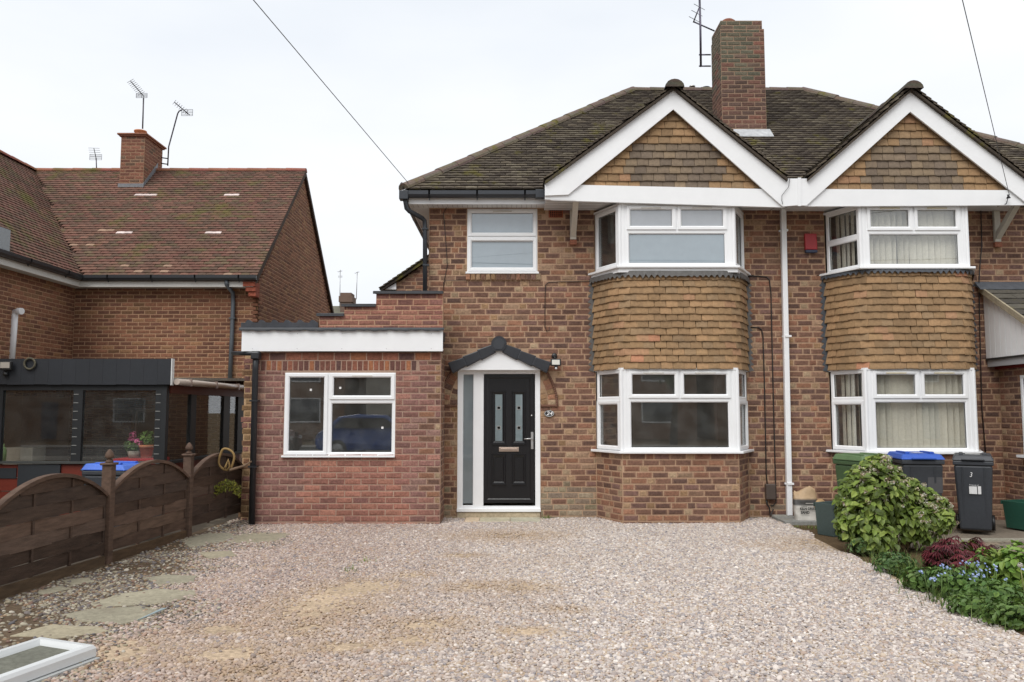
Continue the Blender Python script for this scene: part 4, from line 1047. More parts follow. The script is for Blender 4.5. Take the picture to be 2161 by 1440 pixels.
for k, (a, b, t) in enumerate(steps):
    x0, zt = at(a, t, YP).x, at(800, t + 4, YP).z; x1 = at(935, 640, YP).x
    mb.box(x0 + .004 * k, x1, YP, YP + .11 + .004 * k, zprev, zt)
    lay(bP, (x0, YP), (1, 0), x1 - x0, zprev, zt, (), PAL_NEWRED, course=(zt - zprev) / round((zt - zprev) / .08), bond='stretcher', shift=.07 * k)
    zprev = zt
par = mb.build('parapet', M_MORTAR, EX)
for k, (a, b, t) in enumerate(steps):
    x0, x1, zt = at(a - 5, t, YP).x, at(b, t, YP).x, at(800, t + 4, YP).z
    q = MB(c(60, 62, 66)); q.box(x0, x1, YP - .045, YP + .16, zt + .002, zt + .02); q.box(x0, x1, YP - .045, YP - .033, zt - .022, zt + .002); q.build('coping', M_LEAD, EX, bevel=.004)
emit(bP, 'parapet_brick', 'parapet_brickwork', par, M_BRICK)
for i in range(6):
    a = 510 + i * 27; x0, x1, xm = at(a, 685, YP).x, at(a + 27, 685, YP).x, at(a + 13, 685, YP).x
    z0, za, zb2 = zpb - .01, at(600, 681.5, YP).z, at(600, 675.5, YP).z
    mb = MB(jit(c(58, 60, 66), .08)); mb.prism([Vector((x0, YP - .03, z0)), Vector((x1, YP - .03, z0)), Vector((x1, YP - .03, za)), Vector((x1 - .03, YP - .03, za + .012)), Vector((xm + .03, YP - .03, zb2 - .004)), Vector((xm, YP - .03, zb2)), Vector((xm - .03, YP - .03, za)), Vector((x0, YP - .03, za))], (0, .05, 0)); mb.build('lead_upstand', M_LEAD, EX)
# old buff pier at the left end, toothed edge
pp0, pp1 = at(509, 900, 11.95).x, at(546, 900, 11.95).x
mb = MB(c(182, 152, 118)); mb.box(pp0 + .03, pp1, 11.95, 12.3, -.06, exz); pier = mb.build('pier', M_MORTAR, EX)
pbk = []
zz = -.04
k = 0
while zz < exz - .08:
    o = random.uniform(-.02, .03) if k % 2 else random.uniform(.0, .06)
    tmp = []; lay(pbk, (pp0 + o, 11.95), (1, 0), pp1 - pp0 - o, zz, zz + .084, (), PAL_BUFF if random.random() < .7 else PAL_EXT, bond='stretcher', shift=.05 if k % 2 else .13)
    zz += .084; k += 1
emit(pbk, 'pier_brick', 'pier_brickwork', pier, M_BRICK)
emit(bE, 'brick', 'brickwork', wallE, M_BRICK)
mb = MB(c(150, 116, 92)); mb.box(pp0 + .05, pp0 + .16, 12.301, 16, -.06, exz); mb.build('flank_wall', M_BRICK, EX)
# black gutter stub and rainwater pipe
yq = YX - .12
mb = MB(BLK); mb.tube([at(492, 746, yq + .3), at(515, 746, yq + .1), at(547, 746, yq)], .032, 12); mb.build('gutter', M_BLACK, EX)
pipe(EX, [at(540.5, 744, yq), at(539, 780, yq + .03), at(531, 1112, yq + .03)], .042, BLK, brackets=(at(537, 846, yq + .03), at(534, 985, yq + .03)))
mb = MB(BLK); p = at(541, 751, yq); mb.box(p.x - .065, p.x + .05, yq - .06, yq + .08, p.z - .05, p.z + .05); mb.build('pipe_tee', M_BLACK, EX, bevel=.015)

# ================================================================ NEIGHBOUR ON THE LEFT
YN = 15.8
NB = thing('gabled_house', 'orange brown brick house with red tiled L-shaped roof beyond the fence', 'house', (-6.5, YN, 0))
XW, XG = at(155, 700, YN).x, at(545, 640, YN).x
zwN = at(350, 604, YN).z; yeN = 15.5; zeN = at(350, 583, yeN).z; yrN = 18.95; zrN = at(560, 362, yrN).z; kN = (zrN - zeN) / (yrN - yeN)
XWE = XW + .27; XWR = at(74, 360, yrN).x; kW = (zrN - zeN) / (XWE - XWR)
zN = lambda y: zeN + (y - yeN) * kN
zW = lambda x: zeN + (XWE - x) * kW
mb = MB(MORTAR_NEXT); wall_panel(mb, (XW, YN), (1, 0), XG - XW, -.06, zwN + .1, [(at(285, 880, YN).x - XW, at(352, 880, YN).x - XW, .9, at(300, 828, YN).z)]); wallN = mb.build('wall', M_MORTAR, NB)
mb = MB(MORTAR_NEXT); mb.box(XW - .11, XW, 9.0, YN, -.06, zwN + .1); mb.build('wing_wall', M_MORTAR, NB)
ybk = 2 * yrN - YN
mb = MB(MORTAR_NEXT); mb.prism([Vector((XG, YN + .0, -.06)), Vector((XG, ybk, -.06)), Vector((XG, ybk, zwN)), Vector((XG, yrN, zrN - .1)), Vector((XG, YN, zwN))], (-.1, 0, 0)); mb.build('gable_wall', M_MORTAR, NB)
bN = []
lay(bN, (XW, YN), (1, 0), XG - XW, 1.6, zwN + .1, (), PAL_NEXT, course=.075, bond='stretcher')
lay(bN, (XW, YN), (1, 0), XG - XW, .0, 1.6, [(at(280, 880, YN).x - XW, at(356, 880, YN).x - XW, .85, 3)], PAL_NEXT, course=.075, bond='stretcher')
lay(bN, (XW, 12.0), (0, 1), YN - 12.0, 1.8, zwN + .1, (), PAL_NEXT, course=.075, bond='stretcher')
lay(bN, (XG, YN), (0, 1), ybk - YN, 1.8, zrN, (), PAL_NEXT, course=.075, bond='stretcher', clip=lambda P: P.z < min(zN(P.y), zrN - (P.y - yrN) * kN) - .12)
emit(bN, 'brick', 'brickwork', wallN, M_BRICK)
mb = MB(c(88, 68, 60))
yb_ = 2 * yrN - yeN
mb.prism([(XWE, yeN, zeN), (XG + .06, yeN, zeN), (XG + .06, yrN, zrN), (XWR, yrN, zrN)], (0, 0, -.1))
mb.prism([(XG + .06, yb_, zeN), (XWR, yb_, zeN), (XWR, yrN, zrN), (XG + .06, yrN, zrN)], (0, 0, -.1))
mb.prism([(XWE, 8.5, zeN), (XWE, yeN, zeN), (XWR, yrN, zrN), (XWR, 8.5, zrN)], (0, 0, -.1))
mb.prism([(XWR, 8.5, zrN), (XWR, yrN, zrN), (2 * XWR - XWE, yrN, zeN), (2 * XWR - XWE, 8.5, zeN)], (0, 0, -.1))
roofN = mb.build('roof', M_REDTILE, NB)
tN = []
WHT = [(318, 415), (300, 415), (486, 413.5), (503, 413.5), (258, 495), (277, 495), (446, 494.5), (465, 494.5)]
PALE = [(157, 521), (192, 520), (225, 490), (260, 566), (348, 566), (285, 577), (346, 577), (475, 580)]
def spec(P):
    px, py = proj(P)
    if any(abs(px - a) < 9 and abs(py - b) < 2.6 for a, b in WHT): return c(224, 206, 200)
    if any(abs(px - a) < 10 and abs(py - b) < 3.3 for a, b in PALE): return c(160, 132, 112)
tile_slope(tN, Vector((XWR, yeN - .04, zeN - .02)), Vector((1, 0, 0)), Vector((0, 1, kN)), XG + .07 - XWR, math.hypot(yrN - yeN, zrN - zeN), lambda P: P.x < XG + .1 and P.y < yrN and (P.x > XWE or zN(P.y) >= zW(P.x) - .01), PAL_ROOFRED, special=spec, t=.016, tailk=.7, lim=(-9, XG + .075 - XWR))
tile_slope(tN, Vector((XWE, 10.5, zeN - .02)), Vector((0, 1, 0)), Vector((XWR - XWE, 0, zrN - zeN)), 9.0, math.hypot(XWE - XWR, zrN - zeN), lambda P: P.x > XWR and P.y < yrN and zW(P.x) >= zN(P.y) - .01, PAL_ROOFRED, t=.016, tailk=.7)
emit(tN, 'roof_tile', 'roof_tiling', roofN, M_REDTILE)
caps = []
n = 14
for i in range(n): half_round(caps, Vector((XWR + .0 + (XG + .06 - XWR) * i / n, yrN, zrN - .01)), Vector((1, 0, 0)), Vector((0, 0, 1)), .10, (XG + .06 - XWR) / n + .01, c(140, 92, 76), i % 5)
for i in range(16): half_round(caps, Vector((XWR, 11 + i * .5, zrN - .01)), Vector((0, 1, 0)), Vector((0, 0, 1)), .10, .51, c(140, 92, 76), i % 5)
emit(caps, 'ridge_tile', 'ridge_tiling', roofN, M_REDTILE)
mb = MB(c(70, 58, 50)); 
for (ya, za), (yb2, zb3) in (((yeN - .02, zeN - .03), (yrN, zrN)), ((yb_, zeN - .03), (yrN, zrN))):
    A, B = Vector((XG + .065, ya, za + .02)), Vector((XG + .065, yb2, zb3 + .02)); poly = [A - Vector((0, 0, .13)), B - Vector((0, 0, .13)), B, A]
    mb.prism(poly if ya < yb2 else poly[::-1], (-.03, 0, 0))
mb.build('verge', M_CLAY, NB)
# eaves boards, gutters, pipes
WOFF = (.62, .61, .58)
mb = MB(WOFF); mb.box(XW + .2, XG - .02, yeN + .03, yeN + .055, zeN - .2, zeN - .03); mb.box(XW + .2, XW + .225, 9, yeN + .03, zeN - .2, zeN - .03); mb.build('fascia', M_PAINT, NB)
mb = MB((.5, .49, .46)); mb.box(XW + .2, XG - .02, yeN + .056, YN + .02, zeN - .19, zeN - .175); mb.box(XW - .0, XW + .199, 9, YN + .02, zeN - .19, zeN - .175); mb.build('soffit', M_PAINT, NB)
gutter(NB, (XW + .3, yeN - .03, zeN - .045), (XG + .06, yeN - .03, zeN - .045), BLK, clips=4)
gutter(NB, (XW + .28, 9.5, zeN - .045), (XW + .28, yeN - .1, zeN - .045), BLK, clips=5)
mb = MB(c(150, 84, 66))
for i in range(3): mb.box(XG - .21 + .045 * i, XG + .02, yeN + .01 + .03 * i, YN - .002, zeN - .19 - .09 * i, zeN - .105 - .09 * i)
mb.build('corbel', M_BRICK, NB)
pipe(NB, [at(478, 592, yeN), at(478, 600, yeN), at(491, 618, YN - .06), at(492, 640, YN - .06), at(489, 720, YN - .06), at(485, 800, YN - .06)], .04, c(84, 90, 96), brackets=(at(491, 672, YN - .06),))
yv = (XW + .07) * FPX / (30 - CX); pipe(NB, [at(24, 760, yv), at(31, 664, yv), at(33, 659, yv), at(38, 657, yv - .02), at(46, 657, yv - .05)], .055, (.76, .76, .78), 'soil_pipe', M_PVC, 12)
yv2 = (XWE + .05) * FPX / (5 - CX); mb = MB(c(150, 156, 160)); mb.box(XWE - .3, XWE + .05, yv2 - .6, yv2 + .02, zeN - .05, zeN + .36); mb.build('dormer_edge', M_PAINT, NB)
# chimney
ny0, ny1 = 18.25, 19.2; nx0, nx1 = at(254, 340, ny0).x, at(304, 340, ny0).x; nz0, nz1 = 6.2, at(280, 286, ny0).z
mb = MB(c(160, 130, 106)); mb.box(nx0, nx1, ny0, ny1, nz0, nz1); ch = mb.build('chimney', M_MORTAR, NB)
nb = []; PN2 = Palette([(c(138, 92, 74), 4), (c(124, 84, 70), 3), (c(110, 90, 74), 2)], [(c(140, 94, 74), 3), (c(116, 96, 80), 1)], c(150, 110, 88), .3)
lay(nb, (nx0, ny0), (1, 0), nx1 - nx0, nz0, nz1, (), PN2, course=.077, bond='stretcher'); lay(nb, (nx1, ny0), (0, 1), ny1 - ny0, nz0, nz1, (), PN2, course=.077, bond='stretcher')
emit(nb, 'chimney_brick', 'chimney_brickwork', ch, M_BRICK)
mb = MB(c(142, 98, 78)); mb.box(nx0 - .07, nx1 + .07, ny0 - .07, ny1 + .07, nz1, nz1 + .04); mb.box(nx0 - .04, nx1 + .04, ny0 - .04, ny1 + .04, nz1 - .03, nz1 - .001); mb.build('chimney_cap', M_CLAY, ch, bevel=.01)
mb = MB(c(190, 130, 92)); mb.lathe([(.13, nz1 + .03), (.125, nz1 + .19), (.14, nz1 + .195), (.14, nz1 + .22), (.1, nz1 + .222)], ((nx0 + nx1) / 2, ny0 + .35, 0), 16); mb.build('chimney_pot', M_CLAY, ch)
mb = MB(c(118, 120, 124)); mb.box(nx0 - .025, nx1 + .02, ny0 - .02, ny0 + .02, nz0, at(280, 388, ny0).z); mb.prism([Vector((nx1 + .012, ny0 - .05, zN(ny0 - .05))), Vector((nx1 + .012, yrN, zrN)), Vector((nx1 + .012, yrN, zrN + .2)), Vector((nx1 + .012, ny0 - .02, zN(ny0) + .13))], (-.01, 0, 0)); mb.build('chimney_flashing', M_LEAD, ch)
# window behind the conservatory
nw = rect(283, 828, 350, 948, YN); window(NB, plane_F(YN), [(nw[0], nw[1], nw[2] + .75, nw[3], 'fixed', (c(120, 124, 118), M_FROST), 0), (nw[0], nw[1], nw[2], nw[2] + .75, 'fixed', (c(120, 124, 118), M_FROST), 0)], 'window')

# ================================================================ CONSERVATORY
YC = 11.6
xr = at(350, 900, YC).x; xl = -9.0
CN = thing('lean_to_conservatory', 'dark framed lean-to conservatory with black boarded fascia behind the brown fence', 'conservatory', (xr - 1.5, YC, 0))
DKF = c(34, 36, 38); RED = c(112, 44, 30)
z = lambda py: at(180, py, YC).z
zs_, zt2, zf0, zf1 = z(974), z(824), z(812), z(758)
xx = lambda px: at(px, 900, YC).x
mb = MB(c(44, 48, 54)); nb_ = 22; fx1 = at(361, 785, YC - .05).x
for i in range(nb_):
    a, b = fx1 - .19 * (i + 1), fx1 - .19 * i - .0015
    q = MB(jit(c(40, 43, 48), .04)); q.box(a, b, YC - .05, YC - .02, zf0 + random.uniform(-.004, .004), zf1); q.build('fascia_board', M_PAINT, CN)
mb = MB(c(40, 44, 50)); mb.box(xl, fx1, YC - .0195, YC + .05, zf0 + .01, zf1 - .01); mb.build('fascia_backing', M_PAINT, CN)
mb = MB((.7, .7, .68)); mb.box(fx1, fx1 + .012, YC - .055, YC + .03, zf0 - .01, zf1 + .004); mb.build('fascia_trim', M_PAINT, CN)
mb = MB(DKF); mb.box(xl, xr, YC, YC + .07, zt2, zf0 + .008); mb.build('head_rail', M_PAINT, CN)
mb = MB(c(70, 72, 70)); mb.box(xl, xr + .02, YC - .05, YC + .09, zs_ - .03, zs_); mb.build('sill', M_PAINT, CN)
for a, b in ((-20, 3), (152, 172), (326, 350)):
    q = MB(DKF); q.box(xx(a), xx(b), YC + .001, YC + .069, zs_, zt2); po_ = q.build('post', M_PAINT, CN)
    if a > 0:
        q = MB(c(150, 150, 146))
        for i in range(9): q.box(xx(a + 1), xx(a + 11), YC - .004, YC + .001, zt2 - .06 - i * .118, zt2 - .052 - i * .118)
        q.build('step_strip', M_PAINT, po_)
for a, b in ((3, 152), (172, 326)):
    q = MB((.5, .5, .5)); q.box(xx(a), xx(b), YC + .03, YC + .036, zs_, zt2); q.build('pane', M_GLASS2, CN)
def sx_(px): return xr * FPX / (px - CX)          # depth where the side wall passes this column of the photo
for a, b in ((351, 357), (404, 415), (473, 486), (503, 515)):
    q = MB(DKF); q.box(xr - .05, xr + .012, sx_(a), sx_(b), zs_, zt2); q.build('post', M_PAINT, CN)
for a, b in ((357, 404), (415, 473), (486, 503)):
    q = MB((.5, .5, .5)); q.box(xr - .02, xr - .014, sx_(a), sx_(b), zs_, zt2 - .04); q.build('pane', M_GLASS2, CN)
mb = MB(c(92, 40, 26)); mb.box(xr - .04, xr + .02, YC + .07, YN - .01, zt2 - .04, zt2 + .13); mb.build('side_rail', M_PAINT, CN)
mb = MB(DKF); mb.box(xr - .06, xr + .05, YC + .09, YN - .01, zs_ - .04, zs_ - .002); mb.build('side_sill', M_PAINT, CN)
mb = MB(RED); mb.box(xr - .05, xr + .005, YC + .05, YN - .01, -.03, zs_ - .045); mb.build('side_base', M_PAINT, CN)
for i in range(5):
    q = MB(jit(RED, .1)); q.box(xl, xr, YC + .002, YC + .05, zs_ - .045 - .185 * (i + 1) + .012, zs_ - .045 - .185 * i); q.build('base_plank', M_PAINT, CN)
for a, b, d in ((45, 133, .03), (180, 350, .028), (5, 40, .012)):
    q = MB(c(46, 50, 54)); q.box(xx(a), xx(b), YC - d, YC + .001, .1 if a > 10 else z(1010), z(980) if a > 10 else z(988)); q.build('base_board', M_PAINT, CN)
mb = MB(c(150, 146, 136)); mb.hexa([Vector(p) for p in ((xl, YC + .05, zf0 + .06), (xr + .12, YC + .05, zf0 + .06), (xr + .12, YN - .01, zf0 + .20), (xl, YN - .01, zf0 + .20), (xl, YC + .05, zf0 + .10), (xr + .12, YC + .05, zf0 + .10), (xr + .12, YN - .01, zf0 + .25), (xl, YN - .01, zf0 + .25))]); mb.build('roof', M_STONE, CN)
mb = MB(c(184, 170, 158)); mb.tube([Vector((xr + .13, YC + .0, zf0 + .04)), Vector((xr + .13, YN - .02, zf0 + .04))], .045, 10); cg = mb.build('gutter', M_PVC, CN)
for i in range(4):
    q = MB(c(150, 132, 124)); y = YC + .4 + i * 1.05; q.box(xr + .07, xr + .185, y, y + .03, zf0 - .012, zf0 + .095); q.build('gutter_clip', M_PVC, cg)
mb = MB(c(112, 98, 86)); mb.box(xl, xr - .06, YC + .1, YN - .02, -.04, -.0); mb.build('floor', M_ROOM, CN)
# things inside
mb = MB(c(176, 26, 40)); x0, x1 = xx(232), xx(322); mb.box(x0, x1, YC + .14, YC + .62, zs_ - .02, zs_ + .03); mb.box(x0, x1, YC + .13, YC + .139, zs_ - .25, zs_ + .03)
tb = thing('side_table', 'small table under a red cloth inside the dark conservatory', 'table', ((x0 + x1) / 2, YC + .4, 0))
mb.build('red_cloth', M_CLOTH, tb)
for a in (x0 + .05, x1 - .05):
    for b in (YC + .18, YC + .58): q = MB(c(90, 62, 40)); q.box(a - .02, a + .02, b - .02, b + .02, 0, zs_ - .02); q.build('leg', M_WOOD, tb)
def leafy(mb, ctr, R, n, size, cols, rnd, up=.3, zmin=None):
    for _ in range(n):
        d = Vector((rnd.gauss(0, 1), rnd.gauss(0, 1), rnd.gauss(0, 1))).normalized()
        p = Vector(ctr) + Vector((d.x * R[0], d.y * R[1], d.z * R[2])) * (rnd.random() ** .4)
        if zmin is not None and p.z < zmin: continue
        leaf(mb, p, (d + Vector((0, 0, up))).normalized(), size * rnd.uniform(.6, 1.2), jit(rnd.choice(cols), .2, rnd), rnd)
def leaf(mb, p, n, s, col, rnd, wid=.6, fold=.18, d=None):
    t = d or n.orthogonal().normalized()
    if d is None: t = Matrix.Rotation(rnd.uniform(0, 6.28), 3, n) @ t
    b = n.cross(t).normalized()
    v = [p - t * s * .5, p - t * s * .1 + b * s * wid * .5 + n * s * fold, p + t * s * .25 + b * s * wid * .4 + n * s * fold * .7, p + t * s * .55 - n * s * .12, p + t * s * .25 - b * s * wid * .4 + n * s * fold * .7, p - t * s * .1 - b * s * wid * .5 + n * s * fold, p + t * s * .1]
    dk = tuple(x * .8 for x in col)
    mb.add(v, [(0, 6, 1), (1, 6, 2), (2, 6, 3), (3, 6, 4), (4, 6, 5), (5, 6, 0)], [dk, col, col, col, col, col, dk])
rnd = random.Random(5)
g = at(283, 960, YC + .3); zb0 = zs_ + .03
pt = thing('potted_geranium', 'pink flowering geranium in a glass pot on the red cloth', 'plant', (g.x, g.y, zb0))
mb = MB(c(150, 140, 130)); mb.lathe([(.07, zb0), (.09, zb0 + .1), (.085, zb0 + .1)], (g.x, g.y, 0), 14); mb.build('pot', M_CLAY, pt)
mb = MB(); leafy(mb, (g.x, g.y, zb0 + .17), (.15, .12, .09), 90, .07, [c(84, 116, 62), c(104, 134, 76)], rnd); mb.build('foliage', M_LEAF, pt)['kind'] = 'stuff'
mb = MB(); 
for ox, oz in ((-.02, .27), (.06, .24), (.0, .33), (.1, .21)): leafy(mb, (g.x + ox, g.y - .05, zb0 + oz), (.05, .04, .04), 30, .04, [c(226, 120, 170), c(240, 150, 190), c(208, 90, 150)], rnd)
mb.build('flower_heads', M_FLOWER, pt)
g = at(309, 960, YC + .3)
pt = thing('potted_plant', 'green leafy plant in a terracotta pot beside the pink geranium', 'plant', (g.x, g.y, zb0))
mb = MB(c(186, 112, 74)); mb.lathe([(.07, zb0), (.095, zb0 + .15), (.105, zb0 + .15), (.105, zb0 + .185), (.09, zb0 + .185)], (g.x, g.y, 0), 16); mb.build('pot', M_CLAY, pt)
mb = MB(); leafy(mb, (g.x, g.y, zb0 + .28), (.13, .1, .1), 80, .08, [c(96, 130, 68), c(120, 150, 84)], rnd); mb.build('foliage', M_LEAF, pt)['kind'] = 'stuff'
g = at(6, 970, YC + .3); mb = MB(c(150, 186, 120)); mb.lathe([(.04, zb0 - .05), (.045, zb0 + .1), (.03, zb0 + .15), (.012, zb0 + .16), (.014, zb0 + .2)], (g.x, g.y, 0), 12); solo(mb, 'bottle', M_BLACK, 'small green bottle on the sill inside the conservatory', 'bottle', loc=(g.x, g.y, zb0 - .05))
a, b = at(16, 940, YC + .7), at(76, 972, YC + .7); mb = MB(c(176, 166, 150)); mb.box(a.x, b.x, YC + .6, YC + .95, .3, at(40, 945, YC + .6).z); solo(mb, 'cardboard_box', M_CLOTH, 'pale box standing inside the left end of the conservatory', 'box', bevel=.01, loc=((a.x + b.x) / 2, YC + .7, .3))
mb = MB(c(120, 84, 60)); mb.box(a.x - .1, b.x + .1, YC + .55, YC + 1.0, .26, .3)
tb2 = thing('low_bench', 'low wooden bench under the pale box in the conservatory', 'bench', (a.x, YC + .8, 0)); mb.build('seat', M_WOOD, tb2)
for q_ in (a.x, b.x):
    q = MB(c(110, 76, 54)); q.box(q_ - .02, q_ + .02, YC + .6, YC + .95, 0, .26); q.build('leg', M_WOOD, tb2)
# floodlight on the fascia
p = at(14, 772, YC - .1)
fl = thing('floodlight', 'small black floodlight on the conservatory fascia', 'light', (p.x, YC - .05, p.z))
mb = MB((.02, .02, .02)); mb.box(p.x - .085, p.x + .085, YC - .14, YC - .09, p.z - .06, p.z + .06); mb.box(p.x - .02, p.x + .02, YC - .09, YC - .05, p.z - .03, p.z + .03); mb.build('housing', M_BLACK, fl, bevel=.008)
mb = MB(c(176, 170, 160)); mb.box(p.x - .065, p.x + .065, YC - .143, YC - .1405, p.z - .035, p.z + .045); mb.build('lens', M_FROST, fl)
mb = MB((.025, .025, .025)); mb.lathe([(.03, 0), (.034, .03), (.02, .06)], (p.x - .02, YC - .08, p.z - .14), 12); mb.build('sensor', M_BLACK, fl)
p = at(64, 768, YC - .06); mb = MB(c(84, 80, 66)); mb.tube([Vector((p.x + .075 * math.cos(a), YC - .075, p.z + .075 * math.sin(a))) for a in [k * math.pi / 10 for k in range(21)]], .014, 8, cap=False); solo(mb, 'hanging_ring', M_WOOD, 'dark twisted ring hung on the conservatory fascia', 'ring', loc=(p.x, YC - .07, p.z))

# ================================================================ FENCE
FP = [None, gnd(222, 1192), gnd(393, 1135), at(514, 1000, 12.05)]
FP[3].z = 0; FP[0] = FP[1] + (FP[1] - FP[2]).normalized() * 1.83
BR = c(92, 73, 61); BR2 = c(78, 62, 52)
FN = thing('timber_fence', 'brown timber fence with arched panels and acorn post finials', 'fence', tuple(FP[1]))
for i, p in enumerate(FP):
    h = 1.0 if i < 3 else .93
    mb = MB(jit(BR, .1)); mb.box(p.x - .05, p.x + .05, p.y - .05, p.y + .05, -.05, h); po_ = mb.build('post', M_WOOD, FN, bevel=.006)
    if i < 3:
        q = MB(BR); q.box(p.x - .068, p.x + .068, p.y - .068, p.y + .068, h, h + .025); q.build('post_cap', M_WOOD, po_, bevel=.008)
        q = MB(BR); q.lathe([(.035, h + .025), (.04, h + .04), (.02, h + .055), (.018, h + .065), (.042, h + .075), (.045, h + .095), (.036, h + .125), (.015, h + .155), (.004, h + .162)], (p.x, p.y, 0), 14); q.build('finial', M_WOOD, po_)
def panel(A, B, seed, zlow, ztop):
    r = random.Random(seed); d = (B - A); L = d.length; d.normalize(); n = Vector((-d.y, d.x, 0)) * -1
    if n.x < 0: n = -n
    u0, u1 = .055, L - .055
    arch = lambda u: zlow + (ztop - zlow) * (1 - (2 * (u - u0) / (u1 - u0) - 1) ** 2)
    N = 18; us = [u0 + (u1 - u0) * i / N for i in range(N + 1)]
    F = lambda u, w, z_: A + d * u + n * w + Vector((0, 0, z_))
    mb = MB(jit(BR, .08, r)); vs = []
    for u in us: vs += [F(u, .035, arch(u) - .035), F(u, -.03, arch(u) - .035), F(u, -.03, arch(u)), F(u, .035, arch(u))]
    mb.add(vs, [(4 * i + j, 4 * i + 4 + j, 4 * i + 4 + (j + 1) % 4, 4 * i + (j + 1) % 4) for i in range(N) for j in range(4)] + [(0, 1, 2, 3), (4 * N + 3, 4 * N + 2, 4 * N + 1, 4 * N)]); mb.build('arched_rail', M_WOOD, FN)
    for f in (.0, .33, .66, .985):
        u = u0 + (u1 - u0) * f; q = MB(jit(BR2, .1, r)); a = F(u, -.012, .1); zt3 = arch(min(max(u + .01, u0), u1)) - .04
        q.hexa([F(u, .012, .1), F(u + .03, .012, .1), F(u + .03, -.012, .1), F(u, -.012, .1), F(u, .012, zt3), F(u + .03, .012, zt3), F(u + .03, -.012, zt3), F(u, -.012, zt3)]); q.build('batten', M_WOOD, FN)
    hgt = .118; k = 0; zb4 = .12
    while zb4 < ztop - .06:
        col = jit(r.choice([BR, BR2, c(102, 82, 68), c(70, 56, 47)]), .18, r)
        q = MB(col); ring = []; tilt = r.uniform(-.006, .006)
        for u in us:
            zt4 = min(zb4 + hgt + .003 + tilt, arch(u) - .03); zz0 = zb4 + tilt
            if zt4 - zz0 < .012: continue
            w = .009 * (1 if k % 2 else -1) * math.cos(math.pi * (u - u0) / ((u1 - u0) / 3.0)) * 1.0 + .0
            ring.append([F(u, w + .006, zz0), F(u, w - .006, zz0), F(u, w - .006, zt4), F(u, w + .006, zt4)])
        if len(ring) > 2:
            m_ = len(ring); q.add([p for rr in ring for p in rr], [(4 * i + j, 4 * i + 4 + j, 4 * i + 4 + (j + 1) % 4, 4 * i + (j + 1) % 4) for i in range(m_ - 1) for j in range(4)] + [(0, 1, 2, 3), (4 * m_ - 1, 4 * m_ - 2, 4 * m_ - 3, 4 * m_ - 4)]); q.build('slat', M_WOOD, FN)
        zb4 += hgt; k += 1
panel(FP[0], FP[1], 1, .72, .98); panel(FP[1], FP[2], 2, .76, 1.0); panel(FP[2], FP[3], 3, .76, .99)
for i, (a, b) in enumerate(((FP[0], FP[1]), (FP[1], FP[2]))):
    d = (b - a).normalized(); n = Vector((d.y, -d.x, 0)); n = n if n.x > 0 else -n
    mb = MB(jit(c(88, 70, 52), .1)); p, q_ = a + d * .06, b - d * .06
    mb.hexa([p + n * .03 + Vector((0, 0, -.04)), q_ + n * .03 + Vector((0, 0, -.04)), q_ - n * .0 + Vector((0, 0, -.04)), p + Vector((0, 0, -.04)), p + n * .03 + Vector((0, 0, .11)), q_ + n * .03 + Vector((0, 0, .10)), q_ + Vector((0, 0, .10)), p + Vector((0, 0, .11))]); mb.build('gravel_board', M_WOOD, FN)
# ring of old hose and the branch over the last panel
p = at(478, 970, 11.12)
mb = MB(c(150, 124, 82)); pts = [Vector((p.x + .10 * math.cos(a) + .012 * math.sin(3 * a), 11.12 - .03 * math.sin(a), p.z + .145 * math.sin(a))) for a in [math.pi * 2 * k / 26 - 1.4 for k in range(26)]]
pts += [pts[0] + Vector((.02, -.03, .05)), p + Vector((.03, -.02, .0)), p + Vector((.0, -.02, -.09)), p + Vector((-.02, -.01, -.12))]
mb.tube(pts, .015, 8); solo(mb, 'hose_loop', M_CLOTH, 'loop of old yellow hose hung over the end of the fence', 'hose', loc=(p.x, 11.12, p.z - .14))
mb = MB(c(112, 92, 74)); mb.tube([at(484, 993, 11.1), at(500, 988, 11.15), at(514, 984, 11.22), at(531, 974, 11.30)], [.02, .018, .016, .01], 7); p = at(484, 993, 11.5); solo(mb, 'dead_branch', M_WOOD, 'short bare branch lying between the fence end and the black pipe', 'branch', loc=tuple(p))
rnd = random.Random(8); mb = MB(); p = at(480, 1036, 11.12)
for _ in range(210):
    t = rnd.uniform(-1, 1); q_ = Vector((p.x + t * .17, 11.12 + rnd.uniform(-.05, .05), p.z + .09 * (1 - t * t) + rnd.uniform(-.09, .05)))
    leaf(mb, q_, Vector((0, -1, .2)).normalized(), rnd.uniform(.03, .06), jit(rnd.choice([c(150, 148, 62), c(124, 128, 56), c(104, 100, 50)]), .2, rnd), rnd, .35)
cf = thing('conifer_spray', 'yellow green conifer spray poking through the last fence panel', 'plant', (p.x, 11.12, p.z - .1)); mb.build('needles', M_LEAF, cf)['kind'] = 'stuff'
mb = MB(c(96, 76, 52)); mb.tube([p + Vector((-.16, .05, -.02)), p + Vector((0, .02, .05)), p + Vector((.16, .1, -.08))], .007, 6); mb.build('stem', M_WOOD, cf)
